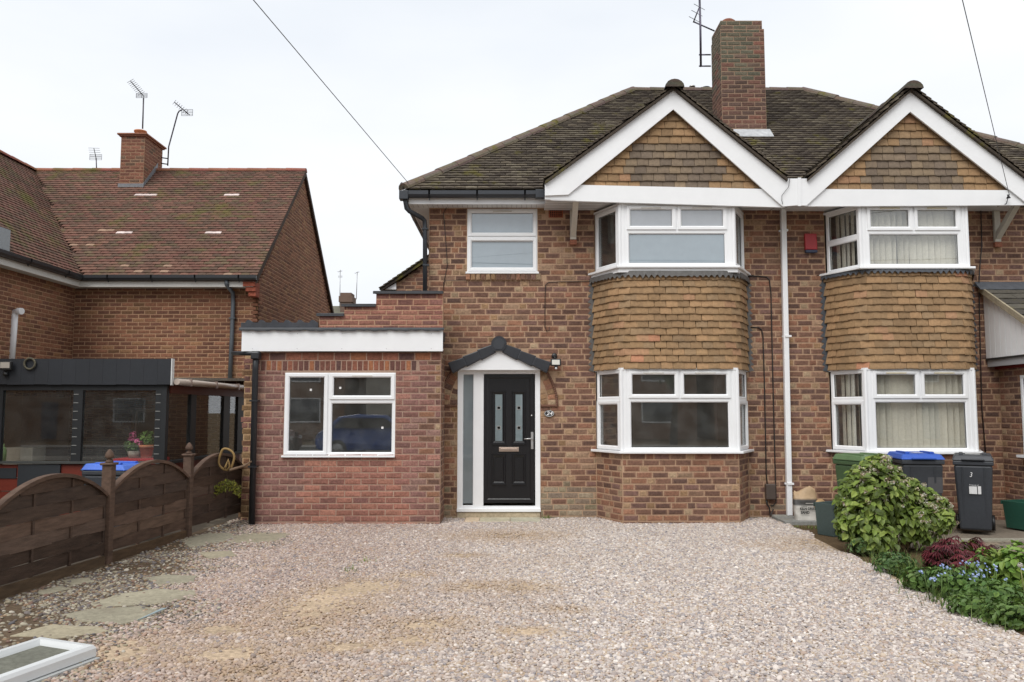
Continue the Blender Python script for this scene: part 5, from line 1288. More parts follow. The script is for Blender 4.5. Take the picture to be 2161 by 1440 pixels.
# ================================================================ GRAVEL (one mass of stones)
rng = np.random.default_rng(7)
def in_poly(x, y, poly):
    r = np.zeros(len(x), bool); n = len(poly); j = n - 1
    for i in range(n):
        xi, yi, xj, yj = poly[i][0], poly[i][1], poly[j][0], poly[j][1]
        k = ((yi > y) != (yj > y)) & (x < (xj - xi) * (y - yi) / (yj - yi + 1e-12) + xi); r ^= k; j = i
    return r
SLABS = [[(498, 1131), (560, 1126), (614, 1128), (600, 1140), (575, 1148), (480, 1150)], [(382, 1142), (440, 1128), (487, 1127), (500, 1135), (470, 1147), (400, 1158)],
         [(300, 1224), (348, 1217), (416, 1219), (410, 1231), (332, 1237)], [(190, 1278), (250, 1258), (330, 1246), (412, 1250), (402, 1268), (300, 1281), (205, 1287)],
         [(128, 1303), (188, 1290), (300, 1284), (348, 1291), (318, 1310), (255, 1322), (170, 1316)], [(20, 1347), (110, 1322), (215, 1327), (240, 1338), (120, 1352)],
         [(78, 1254), (130, 1240), (150, 1246), (95, 1260)], [(128, 1228), (185, 1222), (200, 1230), (150, 1238)], [(420, 1170), (490, 1166), (500, 1176), (440, 1182)]]
SL = [[gnd(a, b) for a, b in s] for s in SLABS]
SAND = [(680, 1283, 85, 26), (760, 1243, 70, 13), (650, 1330, 40, 12), (890, 1322, 70, 12), (870, 1352, 50, 10), (1070, 1133, 80, 7), (1090, 1243, 60, 9), (995, 1242, 45, 7), (480, 1385, 80, 16), (735, 1368, 55, 9), (250, 1382, 70, 24), (540, 1424, 60, 14), (1110, 1335, 40, 6), (1190, 1290, 40, 6), (870, 1216, 30, 5), (460, 1330, 50, 8), (975, 1175, 30, 4), (1760, 1150, 90, 10)]
SW = []
for a, b, rx, ry in SAND:
    p, q, r_ = gnd(a, b), gnd(a + rx, b), gnd(a, b - ry); SW.append((p.x, p.y, abs(q.x - p.x), abs(r_.y - p.y)))
sp = .0178
gx, gy = np.meshgrid(np.arange(-4.3, 3.95, sp), np.arange(3.4, 12.3, sp)); gx = gx.ravel(); gy = gy.ravel()
gx = gx + rng.uniform(-.6, .6, len(gx)) * sp; gy = gy + rng.uniform(-.6, .6, len(gx)) * sp
wob = .04 * np.sin(gy * 3.1) + .03 * np.sin(gy * 7.7 + 1)
keep = in_poly(gx - wob, gy, DRIVE)
# keep off the buildings, slabs and the fallen window
for x0, x1, y0 in ((ex0 - .1, ex1, YX - .02), (XA0, 4.2, Y0 - .02)): keep &= ~((gx > x0) & (gx < x1) & (gy > y0))
keep &= ~in_poly(gx, gy, [(p[0], p[1] - .0) for p in P_A])
keep &= ~((gx > gnd(976, 1108).x) & (gx < gnd(1143, 1108).x) & (gy > 11.75))
lump = np.sin(gx * 2.3 + 1.7 * np.sin(gy * 1.1)) * np.sin(gy * 2.9 + 1.3 * np.sin(gx * 1.9)); fine = np.sin(gx * 17 + 3 * np.sin(gy * 13)) * np.sin(gy * 19 + 2 * np.sin(gx * 11))
for s in SL:
    cs_ = sum(s, Vector((0, 0, 0))) / len(s); s = [cs_ + (q - cs_) * .86 for q in s]; inn = in_poly(gx + .02 * fine, gy + .03 * fine, s); keep &= ~(inn & (rng.random(len(gx)) < .985 - .12 * (fine > .6)))
sandy = np.zeros(len(gx))
for x, y, rx, ry in SW:
    d = np.sqrt(((gx - x) / rx) ** 2 + ((gy - y) / ry) ** 2) + .30 * fine + .3 * lump
    keep &= ~((d < 1.4) & (rng.random(len(gx)) < np.clip(1.4 - d, 0, .93))); sandy = np.maximum(sandy, np.clip(2.3 - d, 0, 1))
dirt = np.clip((-(gx + 2.55 + .12 * (gy - 8)) + .35 * lump) / .9, 0, 1)          # dirty old stones towards the fence
keep &= ~(rng.random(len(gx)) < dirt * (.42 + .38 * np.clip(lump * 1.6 + .3 * fine, 0, 1)) * np.clip((-(gx + 2.9 + .12 * (gy - 8))) / .5 + .5, .5, 1.12))
worn = np.clip(np.exp(-((gx - .1 - .1 * (gy - 9)) / .75) ** 2) * .55 + np.exp(-((gx + 1.5) / .8) ** 2) * np.clip((9 - gy) / 3, 0, 1) * .6 + .25 * lump - .1, 0, 1)
gx, gy, dirt, lump, sandy, worn = gx[keep], gy[keep], dirt[keep], lump[keep], sandy[keep], worn[keep]; n = len(gx)
pal_new = np.array([c(198, 188, 180), c(184, 172, 164), c(172, 160, 154), c(208, 198, 190), c(190, 174, 156), c(158, 150, 148), c(178, 158, 144), c(148, 143, 145), c(222, 214, 206)])
pal_pink = np.array([c(180, 162, 152), c(168, 150, 140), c(156, 138, 130), c(190, 174, 164), c(172, 150, 130), c(144, 132, 128), c(162, 136, 122), c(136, 129, 129), c(202, 188, 178)])
pal_old = np.array([c(150, 140, 120), c(128, 118, 104), c(112, 104, 100), c(164, 156, 138), c(140, 116, 92), c(120, 96, 84), c(104, 100, 102), c(92, 84, 80), c(178, 170, 156)])
wts = np.array([5, 5, 4, 3, 3, 2, 2, 2, 1.2]); ix = rng.choice(9, n, p=wts / wts.sum())
pk = np.clip((.2 - gx) / 2.4 + .12 * lump + .1, 0, 1)[:, None]
colr = (pal_new[ix] * (1 - pk) + pal_pink[ix] * pk) * rng.uniform(.86, 1.12, (n, 1))
sd = np.clip(sandy * .55 + worn * .42, 0, .75)[:, None] * rng.uniform(.3, 1, (n, 1)); colr = colr * (1 - sd) + np.array(c(170, 146, 118)) * sd * rng.uniform(.85, 1.1, (n, 1))
colr = colr * .93
du = (rng.random(n) < dirt)[:, None]; colr = np.where(du, pal_old[ix] * rng.uniform(.8, 1.05, (n, 1)), colr)
size = rng.uniform(.0090, .0152, n) * (1 + .55 * (rng.random(n) < .10)) * (1 + .15 * dirt)
zz = rng.uniform(.002, .013, n) + .004 * lump
me = bpy.data.meshes.new('gravel'); me.vertices.add(n); me.vertices.foreach_set('co', np.stack([gx, gy, zz], 1).astype(np.float32).ravel())
def attr(name, typ, arr, fld='value'):
    a = me.attributes.new(name, typ, 'POINT'); a.data.foreach_set(fld, arr.astype(np.float32).ravel())
attr('pcol', 'FLOAT_COLOR', np.concatenate([colr, np.ones((n, 1))], 1), 'color')
attr('rot', 'FLOAT_VECTOR', np.stack([rng.uniform(-.5, .5, n), rng.uniform(-.5, .5, n), rng.uniform(0, 6.28, n)], 1), 'vector')
attr('scl', 'FLOAT_VECTOR', np.stack([size * rng.uniform(1, 1.35, n), size, size * rng.uniform(.55, .85, n)], 1), 'vector')
ai = me.attributes.new('kind_index', 'INT', 'POINT'); ai.data.foreach_set('value', rng.integers(0, 6, n).astype(np.int32))
M_PEB = bpy.data.materials.new('pebble'); M_PEB.use_nodes = True
nn_, ll_ = M_PEB.node_tree.nodes, M_PEB.node_tree.links; pa = nn_.new('ShaderNodeAttribute'); pa.attribute_type = 'INSTANCER'; pa.attribute_name = 'pcol'
ll_.new(pa.outputs['Color'], nn_['Principled BSDF'].inputs['Base Color']); nn_['Principled BSDF'].inputs['Roughness'].default_value = .8
nn_['Principled BSDF'].inputs['Specular IOR Level'].default_value = .3
gcol = bpy.data.collections.new('pebble_shapes')
for k in range(6):
    bm = bmesh.new(); bmesh.ops.create_icosphere(bm, subdivisions=2, radius=1); rr = random.Random(k)
    ph = [(Vector((rr.gauss(0, 1), rr.gauss(0, 1), rr.gauss(0, 1))).normalized(), rr.uniform(.12, .3)) for _ in range(5)]
    for v in bm.verts:
        f = 1 + sum(a * max(0, v.co.normalized().dot(d_)) ** 2 - a * .3 for d_, a in ph); v.co *= f
    pm = bpy.data.meshes.new('pebble'); bm.to_mesh(pm); bm.free()
    for pz in pm.polygons: pz.use_smooth = True
    pm.materials.append(M_PEB); po_ = bpy.data.objects.new('pebble_shape', pm); gcol.objects.link(po_)
gr = bpy.data.objects.new('gravel', me); COL.objects.link(gr); gr['kind'] = 'stuff'; gr['label'] = 'pinkish grey rounded gravel spread over the driveway'; gr['category'] = 'gravel'
ng = bpy.data.node_groups.new('gravel_scatter', 'GeometryNodeTree'); ng.interface.new_socket('Geometry', in_out='INPUT', socket_type='NodeSocketGeometry'); ng.interface.new_socket('Geometry', in_out='OUTPUT', socket_type='NodeSocketGeometry')
N_ = ng.nodes; gi, go = N_.new('NodeGroupInput'), N_.new('NodeGroupOutput'); ci = N_.new('GeometryNodeCollectionInfo'); ci.inputs['Collection'].default_value = gcol; ci.inputs['Separate Children'].default_value = True; ci.inputs['Reset Children'].default_value = True
ip = N_.new('GeometryNodeInstanceOnPoints'); ip.inputs['Pick Instance'].default_value = True
def nattr(nm, t):
    a = N_.new('GeometryNodeInputNamedAttribute'); a.data_type = t; a.inputs['Name'].default_value = nm; return [o for o in a.outputs if o.enabled and o.name == 'Attribute'][0]
er = N_.new('FunctionNodeEulerToRotation')
L_ = ng.links; L_.new(gi.outputs[0], ip.inputs['Points']); L_.new(ci.outputs[0], ip.inputs['Instance']); L_.new(nattr('kind_index', 'INT'), ip.inputs['Instance Index'])
L_.new(nattr('rot', 'FLOAT_VECTOR'), er.inputs[0]); L_.new(er.outputs[0], ip.inputs['Rotation']); L_.new(nattr('scl', 'FLOAT_VECTOR'), ip.inputs['Scale']); L_.new(ip.outputs[0], go.inputs[0])
gr.modifiers.new('scatter', 'NODES').node_group = ng
sheet([(-4.35, 3.0), (-2.9, 3.0), (-2.75, 6.0), (-3.05, 9.0), (-3.3, 11.9), (-4.0, 11.9), (-4.25, 7.0)], .0095, 'soil_strip', M_SOIL, c(90, 76, 61))
names = ['largest pale stone slab beside the scattered window frame', '']
SLAB_LAB = ['stone slab at the foot of the black pipe by the extension', 'mossy stone slab below the last fence post', 'narrow stone slab alone in the middle of the old gravel', 'largest pale stone slab, behind the broken slab', 'broken stone slab with a glass shard at its edge', 'half buried stone slab nearest the fallen window', 'small stone nearest the fence at the left edge', 'small mossy stone at the foot of the fence', 'small stone slab by the second fence post']
for s, lb in zip(SL, SLAB_LAB):
    r_ = random.Random(int(s[0].x * 1000)); big = []
    for i in range(len(s)):
        a, b = s[i], s[(i + 1) % len(s)]; big += [a, a.lerp(b, .5) + Vector((r_.uniform(-.02, .02), r_.uniform(-.03, .03), 0))]
    ctr = sum(big, Vector((0, 0, 0))) / len(big); mb = MB(jit(c(148, 141, 122), .10, r_)); h = r_.uniform(.014, .022)
    mb.prism([Vector((p.x, p.y, h)) for p in (big if (big[1] - big[0]).cross(big[2] - big[1]).z > 0 else big[::-1])], (0, 0, -.05)); solo(mb, 'stone_slab', M_STONE, lb, 'slab', 'old stone slabs beside the fence', .006, (ctr.x, ctr.y, 0))
p = gnd(318, 1292, .03); mb = MB(c(150, 168, 172)); mb.prism([gnd(290, 1308, .025), gnd(306, 1302, .03), gnd(352, 1283, .05), gnd(340, 1284, .05)], (0, .002, -.006)); solo(mb, 'glass_shard', M_FROST, 'thin glass shard lying on the broken slab', 'glass', loc=tuple(p))
# old window lying on the ground, bottom left
C0, E1, E2 = gnd(203, 1378, .05), gnd(0, 1452, .05), gnd(105, 1350, .06)
u_ = (E1 - C0).normalized(); v_ = (E2 - C0); v_ = (v_ - u_ * v_.dot(u_)).normalized(); LU, LV = 1.25, .44
FW = lambda u, d, z: C0 + u_ * (LU - u) + v_ * z + Vector((0, 0, .03 + d + .02 * z))
ow = thing('old_window', 'old white framed window pane lying flat on the gravel by the fence', 'window', (C0.x, C0.y, 0))
mb = MB(c(206, 208, 208)); mb.ring(FW, 0, LU, 0, LV, [(0, -.05), (0, .0), (.012, .02), (.05, .022), (.062, .0), (.07, -.02)]); mb.build('frame', M_PVC, ow)
mb = MB(c(108, 108, 98)); mb.fbox(FW, .065, LU - .065, -.03, -.012, .065, LV - .065); mb.build('pane', M_STONE, ow)
mb = MB(c(178, 180, 178)); mb.fbox(FW, .0, LU, -.075, -.055, -.03, .02); mb.build('glazing_bar', M_PVC, ow)

# ================================================================ TEXT
def text_geo(body, size, sx=1.0, shear=0.0, bold=0.0):
    cu = bpy.data.curves.new('lettering', 'FONT'); cu.body = body; cu.size = size; cu.align_x = 'CENTER'; cu.align_y = 'CENTER'; cu.shear = shear; cu.offset = bold; cu.resolution_u = 3
    o = bpy.data.objects.new('lettering', cu); COL.objects.link(o); dg = bpy.context.evaluated_depsgraph_get(); m_ = o.evaluated_get(dg).to_mesh()
    v = [(p.co.x * sx, p.co.y) for p in m_.vertices]; f = [tuple(q.vertices) for q in m_.polygons]
    o.evaluated_get(dg).to_mesh_clear(); bpy.data.objects.remove(o); bpy.data.curves.remove(cu); return v, f
# house number plaque
p = at(1159, 873, Y0); pq = thing('number_plaque', 'oval black plaque reading 24 beside the front door', 'plaque', (p.x, Y0 - .012, p.z))
ell = lambda rx, rz, y: [Vector((p.x + rx * math.cos(2 * math.pi * k / 32), y, p.z + rz * math.sin(2 * math.pi * k / 32))) for k in range(32)]
mb = MB((.012, .013, .015)); mb.prism(ell(.074, .05, Y0 - .026), (0, .014, 0)); mb.build('plate', M_BLACK, pq, bevel=.003)
a, b = ell(.068, .044, Y0 - .0275), ell(.063, .039, Y0 - .0275); mb = MB((.75, .75, .75)); mb.add(a + b, [(i, (i + 1) % 32, 32 + (i + 1) % 32, 32 + i) for i in range(32)]); mb.build('border', M_PAINT, pq)
v, f = text_geo('24', .075, 1.15, .25, .0012); mb = MB((.8, .8, .8)); mb.add([(p.x + x, Y0 - .0278, p.z + y) for x, y in v], f); mb.build('numerals', M_PAINT, pq)
# floodlight by the canopy
p = at(1172, 766, Y0); fl = thing('floodlight', 'small black floodlight with sensor beside the door canopy', 'light', (p.x, Y0, p.z))
mb = MB((.014, .014, .016)); mb.lathe([(.042, 0), (.042, .018), (.03, .03)], (p.x - .015, Y0 - .01, p.z + .1), 18, M=Matrix.Rotation(math.pi / 2, 3, 'X')); mb.tube([Vector((p.x - .015, Y0 - .03, p.z + .1)), Vector((p.x - .015, Y0 - .07, p.z + .08)), Vector((p.x, Y0 - .08, p.z + .05))], .012, 8); mb.build('bracket', M_BLACK, fl)
mb = MB((.014, .014, .016)); mb.box(p.x - .075, p.x + .075, Y0 - .13, Y0 - .09, p.z - .052, p.z + .052); mb.build('housing', M_BLACK, fl, bevel=.008)
mb = MB(c(222, 222, 214)); mb.box(p.x - .056, p.x + .056, Y0 - .133, Y0 - .1305, p.z - .034, p.z + .036); mb.build('lens', M_FROST, fl)
mb = MB((.014, .014, .016)); mb.box(p.x - .02, p.x + .028, Y0 - .125, Y0 - .095, p.z - .085, p.z - .053); mb.build('sensor_mount', M_BLACK, fl)
mb = MB((.7, .7, .7)); mb.lathe([(.014, -.014), (.018, 0), (.012, .014)], (p.x + .003, Y0 - .125, p.z - .088), 12); mb.build('sensor', M_PVC, fl)
# alarm box
p = at(1709, 514, Y0); al = thing('alarm_box', 'red burglar alarm box with dark base on the brick wall', 'alarm', (p.x, Y0, p.z - .13))
mb = MB(c(170, 40, 44)); mb.hexa([Vector((p.x - .09, Y0 - .07, p.z - .105)), Vector((p.x + .09, Y0 - .07, p.z - .105)), Vector((p.x + .09, Y0 - .011, p.z - .105)), Vector((p.x - .09, Y0 - .011, p.z - .105)), Vector((p.x - .09, Y0 - .05, p.z + .14)), Vector((p.x + .09, Y0 - .05, p.z + .14)), Vector((p.x + .09, Y0 - .011, p.z + .14)), Vector((p.x - .09, Y0 - .011, p.z + .14))]); mb.build('cover', M_BLACK, al, bevel=.01)
mb = MB(c(52, 62, 88)); mb.box(p.x - .088, p.x + .088, Y0 - .068, Y0 - .011, p.z - .15, p.z - .107); mb.build('strobe', M_BLACK, al, bevel=.008)
# cables on the front wall, junction box
def cable(name, pts, r, label, Y=Y0 - .016, col=(.02, .016, .015)):
    P = [at(a, b, Y) for a, b in pts]; mb = MB(col); mb.tube(P, r, 6); ctr = P[0]; return solo(mb, name, M_BLACK, label, 'cable', 'cables fixed to the front wall', loc=tuple(ctr))
cable('wall_cable', [(1578, 583), (1600, 583), (1618, 585), (1624, 592), (1627, 620), (1630, 760), (1636, 1000), (1638, 1060), (1632, 1067), (1626, 1067)], .009, 'long dark cable dropping down the wall nearest the white pipe')
cable('wall_cable', [(1584, 691), (1600, 691), (1607, 696), (1610, 708), (1613, 800), (1617, 1000), (1619, 1022)], .009, 'shorter dark cable dropping to the brown junction box')
cable('wall_cable', [(1245, 594), (1180, 595), (1158, 596), (1151, 602), (1150, 640), (1150, 690), (1154, 700), (1159, 698), (1159, 690)], .005, 'thin black cable hooked on the bricks above the canopy')
cable('wall_cable', [(932, 434), (938, 432), (944, 436), (936, 450), (940, 500), (944, 560), (939, 585), (936, 606)], .005, 'thin black cable below the soffit left of the landing window')
cable('wall_cable', [(936, 612), (936, 596), (942, 592), (960, 592), (985, 592)], .004, 'thin black cable running under the landing window sill')
cable('wall_cable', [(2070, 440), (2072, 520), (2068, 560), (2066, 600), (2068, 700), (2072, 860), (2080, 955)], .008, 'loose black cable hanging right of the attached bay window', Y0 - .03)
p = at(1623, 1037, Y0); jb = thing('junction_box', 'brown cable junction box low on the wall beside the white pipe', 'box', (p.x, Y0, p.z))
mb = MB(c(84, 74, 68)); mb.box(p.x - .07, p.x + .07, Y0 - .1, Y0 - .011, p.z - .11, p.z + .11); mb.build('case', M_BLACK, jb, bevel=.012)
mb = MB((.02, .02, .02)); mb.tube([at(1617, 1055, Y0 - .05), at(1619, 1065, Y0 - .05), at(1624, 1072, Y0 - .05), at(1625, 1090, Y0 - .06), at(1632, 1075, Y0 - .05)], .011, 6); mb.build('tail_cable', M_BLACK, jb)
p = gnd(1640, 1097); mb = MB(c(150, 148, 140)); mb.box(p.x - .05, p.x + .16, 12.02, 12.17, -.02, .06); solo(mb, 'concrete_block', M_STONE, 'small grey block under the junction box', 'block', bevel=.006, loc=(p.x, 12.1, 0))
p = gnd(1680, 1102); mb = MB(c(134, 134, 130)); mb.box(p.x - .25, p.x + .2, 11.5, 12.1, -.03, .05); solo(mb, 'drain_kerb', M_STONE, 'grey concrete drain surround at the foot of the white pipe', 'kerb', bevel=.008, loc=(p.x, 11.8, 0))

# ================================================================ BINS
def wheelie(loc, rz, w, d, h, body_c, lid_c, label, group='wheeled bins in the front yards'):
    t = thing('wheeled_bin', label, 'bin', loc, group); t.rotation_euler = (0, 0, rz); t['_org'] = [0, 0, 0]
    def sec(z, k): return [Vector((-w / 2 * k, -d / 2 * k, z)), Vector((w / 2 * k, -d / 2 * k, z)), Vector((w / 2 * k, d / 2 * k, z)), Vector((-w / 2 * k, d / 2 * k, z))]
    mb = MB(body_c); mb.hexa(sec(.04, .78) + sec(h * .86, .95)); mb.build('body', M_BIN, t, bevel=.025)
    mb = MB(body_c); mb.box(-w / 2, w / 2, -d / 2, d / 2, h * .86, h * .915); mb.build('rim', M_BIN, t, bevel=.012)
    mb = MB(lid_c); mb.hexa(sec(h * .92, 1.04) + [Vector((-w * .45, -d * .42, h * .985)), Vector((w * .45, -d * .42, h * .985)), Vector((w * .45, d * .45, h * 1.0)), Vector((-w * .45, d * .45, h * 1.0))]); lid = mb.build('lid', M_BIN, t, bevel=.014)
    mb = MB(lid_c); mb.box(-w * .28, w * .28, -d * .56, -d * .50, h * .925, h * .945); mb.box(-w * .34, -w * .24, -d * .3, d * .3, h * .985, h * 1.012); mb.box(w * .24, w * .34, -d * .3, d * .3, h * .985, h * 1.012); mb.build('lid_grip', M_BIN, lid, bevel=.006)
    for s_ in (-.27, .27):
        mb = MB(tuple(x * .9 for x in body_c)); 
        mb.hexa([Vector((w * (s_ - .03), -d * .395, .1)), Vector((w * (s_ + .03), -d * .395, .1)), Vector((w * (s_ + .03), -d * .36, .1)), Vector((w * (s_ - .03), -d * .36, .1)), Vector((w * (s_ - .03), -d * .483, h * .84)), Vector((w * (s_ + .03), -d * .483, h * .84)), Vector((w * (s_ + .03), -d * .45, h * .84)), Vector((w * (s_ - .03), -d * .45, h * .84))]); mb.build('rib', M_BIN, t, bevel=.004)
    for s_ in (-1, 1):
        mb = MB((.012, .012, .013)); mb.lathe([(.05, -.022), (.1, -.022), (.1, .022), (.05, .022)], (s_ * w * .44, d * .36, .1), 18, M=Matrix.Rotation(math.pi / 2, 3, 'Y')); mb.build('wheel', M_BLACK, t)
    mb = MB(body_c); mb.tube([Vector((-w * .4, d * .5, h * .9)), Vector((-w * .4, d * .58, h * .92)), Vector((w * .4, d * .58, h * .92)), Vector((w * .4, d * .5, h * .9))], .013, 8); mb.build('handle', M_BIN, t)
    return t
GREYB = c(52, 55, 60)
p = gnd(2078, 1128); bk = wheelie((p.x + .03, p.y + .25, 0), -.5, .46, .52, 1.0, GREYB, c(62, 64, 68), 'dark grey wheeled bin with white sticker standing apart on the right')
def on_bin(t, name, v, f, x, z, col, d, h, w):
    q = MB(col); k = .78 + (.95 - .78) * (z - .04) / (h * .86 - .04); q.add([(x + a, -d / 2 * (k + (.17 * b / (h * .82))) - .004, z + b) for a, b in v], f); q.build(name, M_PAINT, t)
rc_ = lambda x0, x1, y0, y1: ([(x0, y0), (x1, y0), (x1, y1), (x0, y1)], [(0, 1, 2, 3)])
v, f = rc_(-.075, .012, -.05, .045); on_bin(bk, 'sticker', v, f, .02, .55, (.7, .7, .7), .55, 1.0, .48)
v, f = rc_(.022, .058, -.05, .05); on_bin(bk, 'sticker', v, f, .02, .55, (.66, .66, .66), .55, 1.0, .48)
v, f = text_geo('Property of', .022); on_bin(bk, 'lettering', v, f, 0, .612, (.7, .7, .7), .55, 1.0, .48)
v, f = text_geo('3', .085, .8, .2); on_bin(bk, 'painted_number', v, f, -.03, .74, (.75, .75, .75), .55, 1.0, .48)
mb = MB((.75, .75, .72)); mb.box(-.085, .085, -.12, -.09, .9985, 1.004); mb.build('lid_label', M_PAINT, bk)
p = at(1937, 975, 10.75); bl = wheelie((p.x + .01, 10.85, 0), -.1, .52, .58, 1.02, GREYB, c(46, 86, 176), 'dark grey wheeled bin with a bright blue lid behind the bush')
v, f = rc_(-.09, .09, -.1, .1); on_bin(bl, 'sticker', [(x, y) for x, y in v], f, .14, .62, (.07, .07, .075), .58, 1.02, .52)
mb = MB((.75, .75, .75)); mb.box(-.04, .08, -.1, .02, 1.013, 1.016, M=Matrix.Rotation(-.025, 4, 'X')); mb.build('lid_label', M_PAINT, bl)
p = at(1808, 975, 11.0); wheelie((p.x + .05, 10.95, 0), .35, .48, .55, .99, c(70, 92, 62), c(92, 116, 80), 'green wheeled bin under the attached bay window, left of the bush')
p = at(237, 1000, 10.0); wheelie((p.x, 10.1, -.03), 1.4, .5, .56, .96, GREYB, c(64, 104, 196), 'blue lidded bin behind the brown fence')
# recycling boxes
def crate(loc, rz, w, d, h, col, label):
    t = thing('recycling_box', label, 'box', loc); t.rotation_euler = (0, 0, rz); t['_org'] = [0, 0, 0]
    mb = MB(col); a = [(-w * .44, -d * .44), (w * .44, -d * .44), (w * .44, d * .44), (-w * .44, d * .44)]; b = [(-w / 2, -d / 2), (w / 2, -d / 2), (w / 2, d / 2), (-w / 2, d / 2)]
    vs = [Vector((x, y, 0)) for x, y in a] + [Vector((x, y, h)) for x, y in b] + [Vector((x * .93, y * .93, h)) for x, y in b] + [Vector((x * .92, y * .92, .02)) for x, y in a]
    mb.add(vs, [(3, 2, 1, 0)] + [(i, (i + 1) % 4, 4 + (i + 1) % 4, 4 + i) for i in range(4)] + [(4 + i, 4 + (i + 1) % 4, 8 + (i + 1) % 4, 8 + i) for i in range(4)] + [(8 + i, 8 + (i + 1) % 4, 12 + (i + 1) % 4, 12 + i) for i in range(4)] + [(12, 13, 14, 15)]); mb.build('tub', M_BIN, t, bevel=.01)
    mb = MB(tuple(x * .85 for x in col)); mb.box(-w * .53, w * .53, -d * .53, -d * .502, h * .86, h * 1.0); mb.box(-w * .53, w * .53, d * .502, d * .53, h * .86, h * 1.0); mb.build('rim', M_BIN, t, bevel=.006)
    return t
p = gnd(2152, 1118); crate((p.x + .2, p.y + .1, 0), .3, .5, .38, .36, c(40, 84, 70), 'green recycling box at the right edge beside the porch')
p = gnd(1770, 1132); crate((p.x, p.y + .12, 0), .45, .36, .3, .40, c(66, 80, 78), 'grey green plastic box tucked under the left of the bush')
# bag of sand
p = gnd(1707, 1106); BX, BY = p.x, p.y + .08
sb = thing('sand_bag', 'white and brown bag of kiln dried sand against the wall', 'bag', (BX, BY, 0))
mb = MB(); rows_, cols_ = 16, 20; vs, cs = [], []; r_ = random.Random(3)
for i in range(rows_ + 1):
    t = i / rows_; z_ = t * .46; hw = .155 * (1 + .10 * math.sin(t * 3.1) - .05 * t); hd = .085 * (1 - .15 * t) * (1 if t < .7 else max(.12, 1 - (t - .7) * 3)); lean = .06 * t
    for j in range(cols_):
        a = 2 * math.pi * j / cols_; ca, sa = math.cos(a), math.sin(a); k = .6
        x = hw * math.copysign(abs(ca) ** k, ca); y = hd * math.copysign(abs(sa) ** k, sa)
        w_ = .008 * math.sin(7 * x * 10 + 5 * t) + .006 * math.sin(t * 23 + a * 3)
        zz_ = z_ + (0 if t < .9 else .035 * math.sin(x * 22 + .6) + (.02 if x > .05 else 0))
        vs.append((BX + x + w_ * .5, BY + lean + y + w_ * (1 if t > .05 else 0), zz_))
        cs.append(c(176, 150, 118) if t > .70 else (c(70, 68, 66) if .52 < t <= .70 else c(190, 186, 178)))
fs = [(i * cols_ + j, i * cols_ + (j + 1) % cols_, (i + 1) * cols_ + (j + 1) % cols_, (i + 1) * cols_ + j) for i in range(rows_) for j in range(cols_)] + [tuple(range(cols_ - 1, -1, -1)), tuple(rows_ * cols_ + j for j in range(cols_))]
mb.add(vs, fs, cs, True); mb.build('sack', M_BAG, sb)
def on_bag(txt, size, zc, col, bold=.0, sx=1.0, ox=0):
    v, f = text_geo(txt, size, sx, 0, bold); q = MB(col); q.add([(BX + ox + x, BY + .06 * (zc / .46) - .091 * (1 - .12 * zc / .46) - .022, zc + y) for x, y in v], f); q.build('lettering', M_PAINT, sb)
on_bag('KILN DRIED', .048, .205, (.03, .03, .03), .0022, .92); on_bag('SAND', .048, .155, (.03, .03, .03), .0022, .95, -.05); on_bag('PREMIUM', .02, .238, (.06, .06, .06), .0004, 1, -.06)
q = MB((.5, .48, .44))
for i in range(9): q.box(BX - .03 + i * .017, BX - .018 + i * .017, BY - .072, BY - .066, .272, .283)
q.build('faded_print', M_PAINT, sb)
p = gnd(1740, 1108); mb = MB(c(170, 140, 100)); 
mb.lathe([(.07, 0), (.09, .06), (.075, .2), (.09, .27), (.03, .33)], (p.x, p.y + .15, 0), 10, M=Matrix(((1.1, 0, 0), (0, .6, 0), (.15, 0, 1)))); solo(mb, 'paper_sack', M_BAG, 'crumpled brown paper sack behind the sand bag', 'bag', loc=(p.x, p.y + .15, 0))

# ================================================================ PLANTS
rnd = random.Random(11)
HC = gnd(1890, 1165)
hb = thing('hydrangea_bush', 'large round hydrangea bush with broad green leaves in front of the bins', 'bush', (HC.x, HC.y, 0))
LOBES = [(1850, 1040, 78), (1930, 1076, 72), (1980, 1082, 42), (1825, 1090, 62), (1895, 1108, 80), (1958, 1105, 52), (1856, 988, 34), (1800, 1110, 36), (1850, 1140, 52), (1898, 1036, 46), (1830, 1020, 46), (2002, 1100, 26), (1992, 1062, 18), (1868, 972, 20), (1795, 1070, 34), (1800, 1042, 34), (1822, 1005, 26), (1928, 1040, 36), (1962, 1062, 36), (1940, 1100, 44), (1885, 1000, 28)]
LC = [c(108, 129, 54), c(124, 145, 62), c(96, 114, 47), c(142, 158, 76), c(84, 100, 44), c(116, 134, 63)]
for k in range(12):
    mb = MB(); r_ = random.Random(k); leaf(mb, Vector((0, 0, 0)), Vector((0, 0, 1)), .092, LC[k % 6], r_, .68, .12, Vector((0, 1, 0))); GEO[('hl', k)] = (mb.v, mb.f, mb.c, False)
items = []
LOBES = [(1882 + (a - 1890) * .97, 1075 + (b - 1075) * .96, r_ * .84) for a, b, r_ in LOBES]
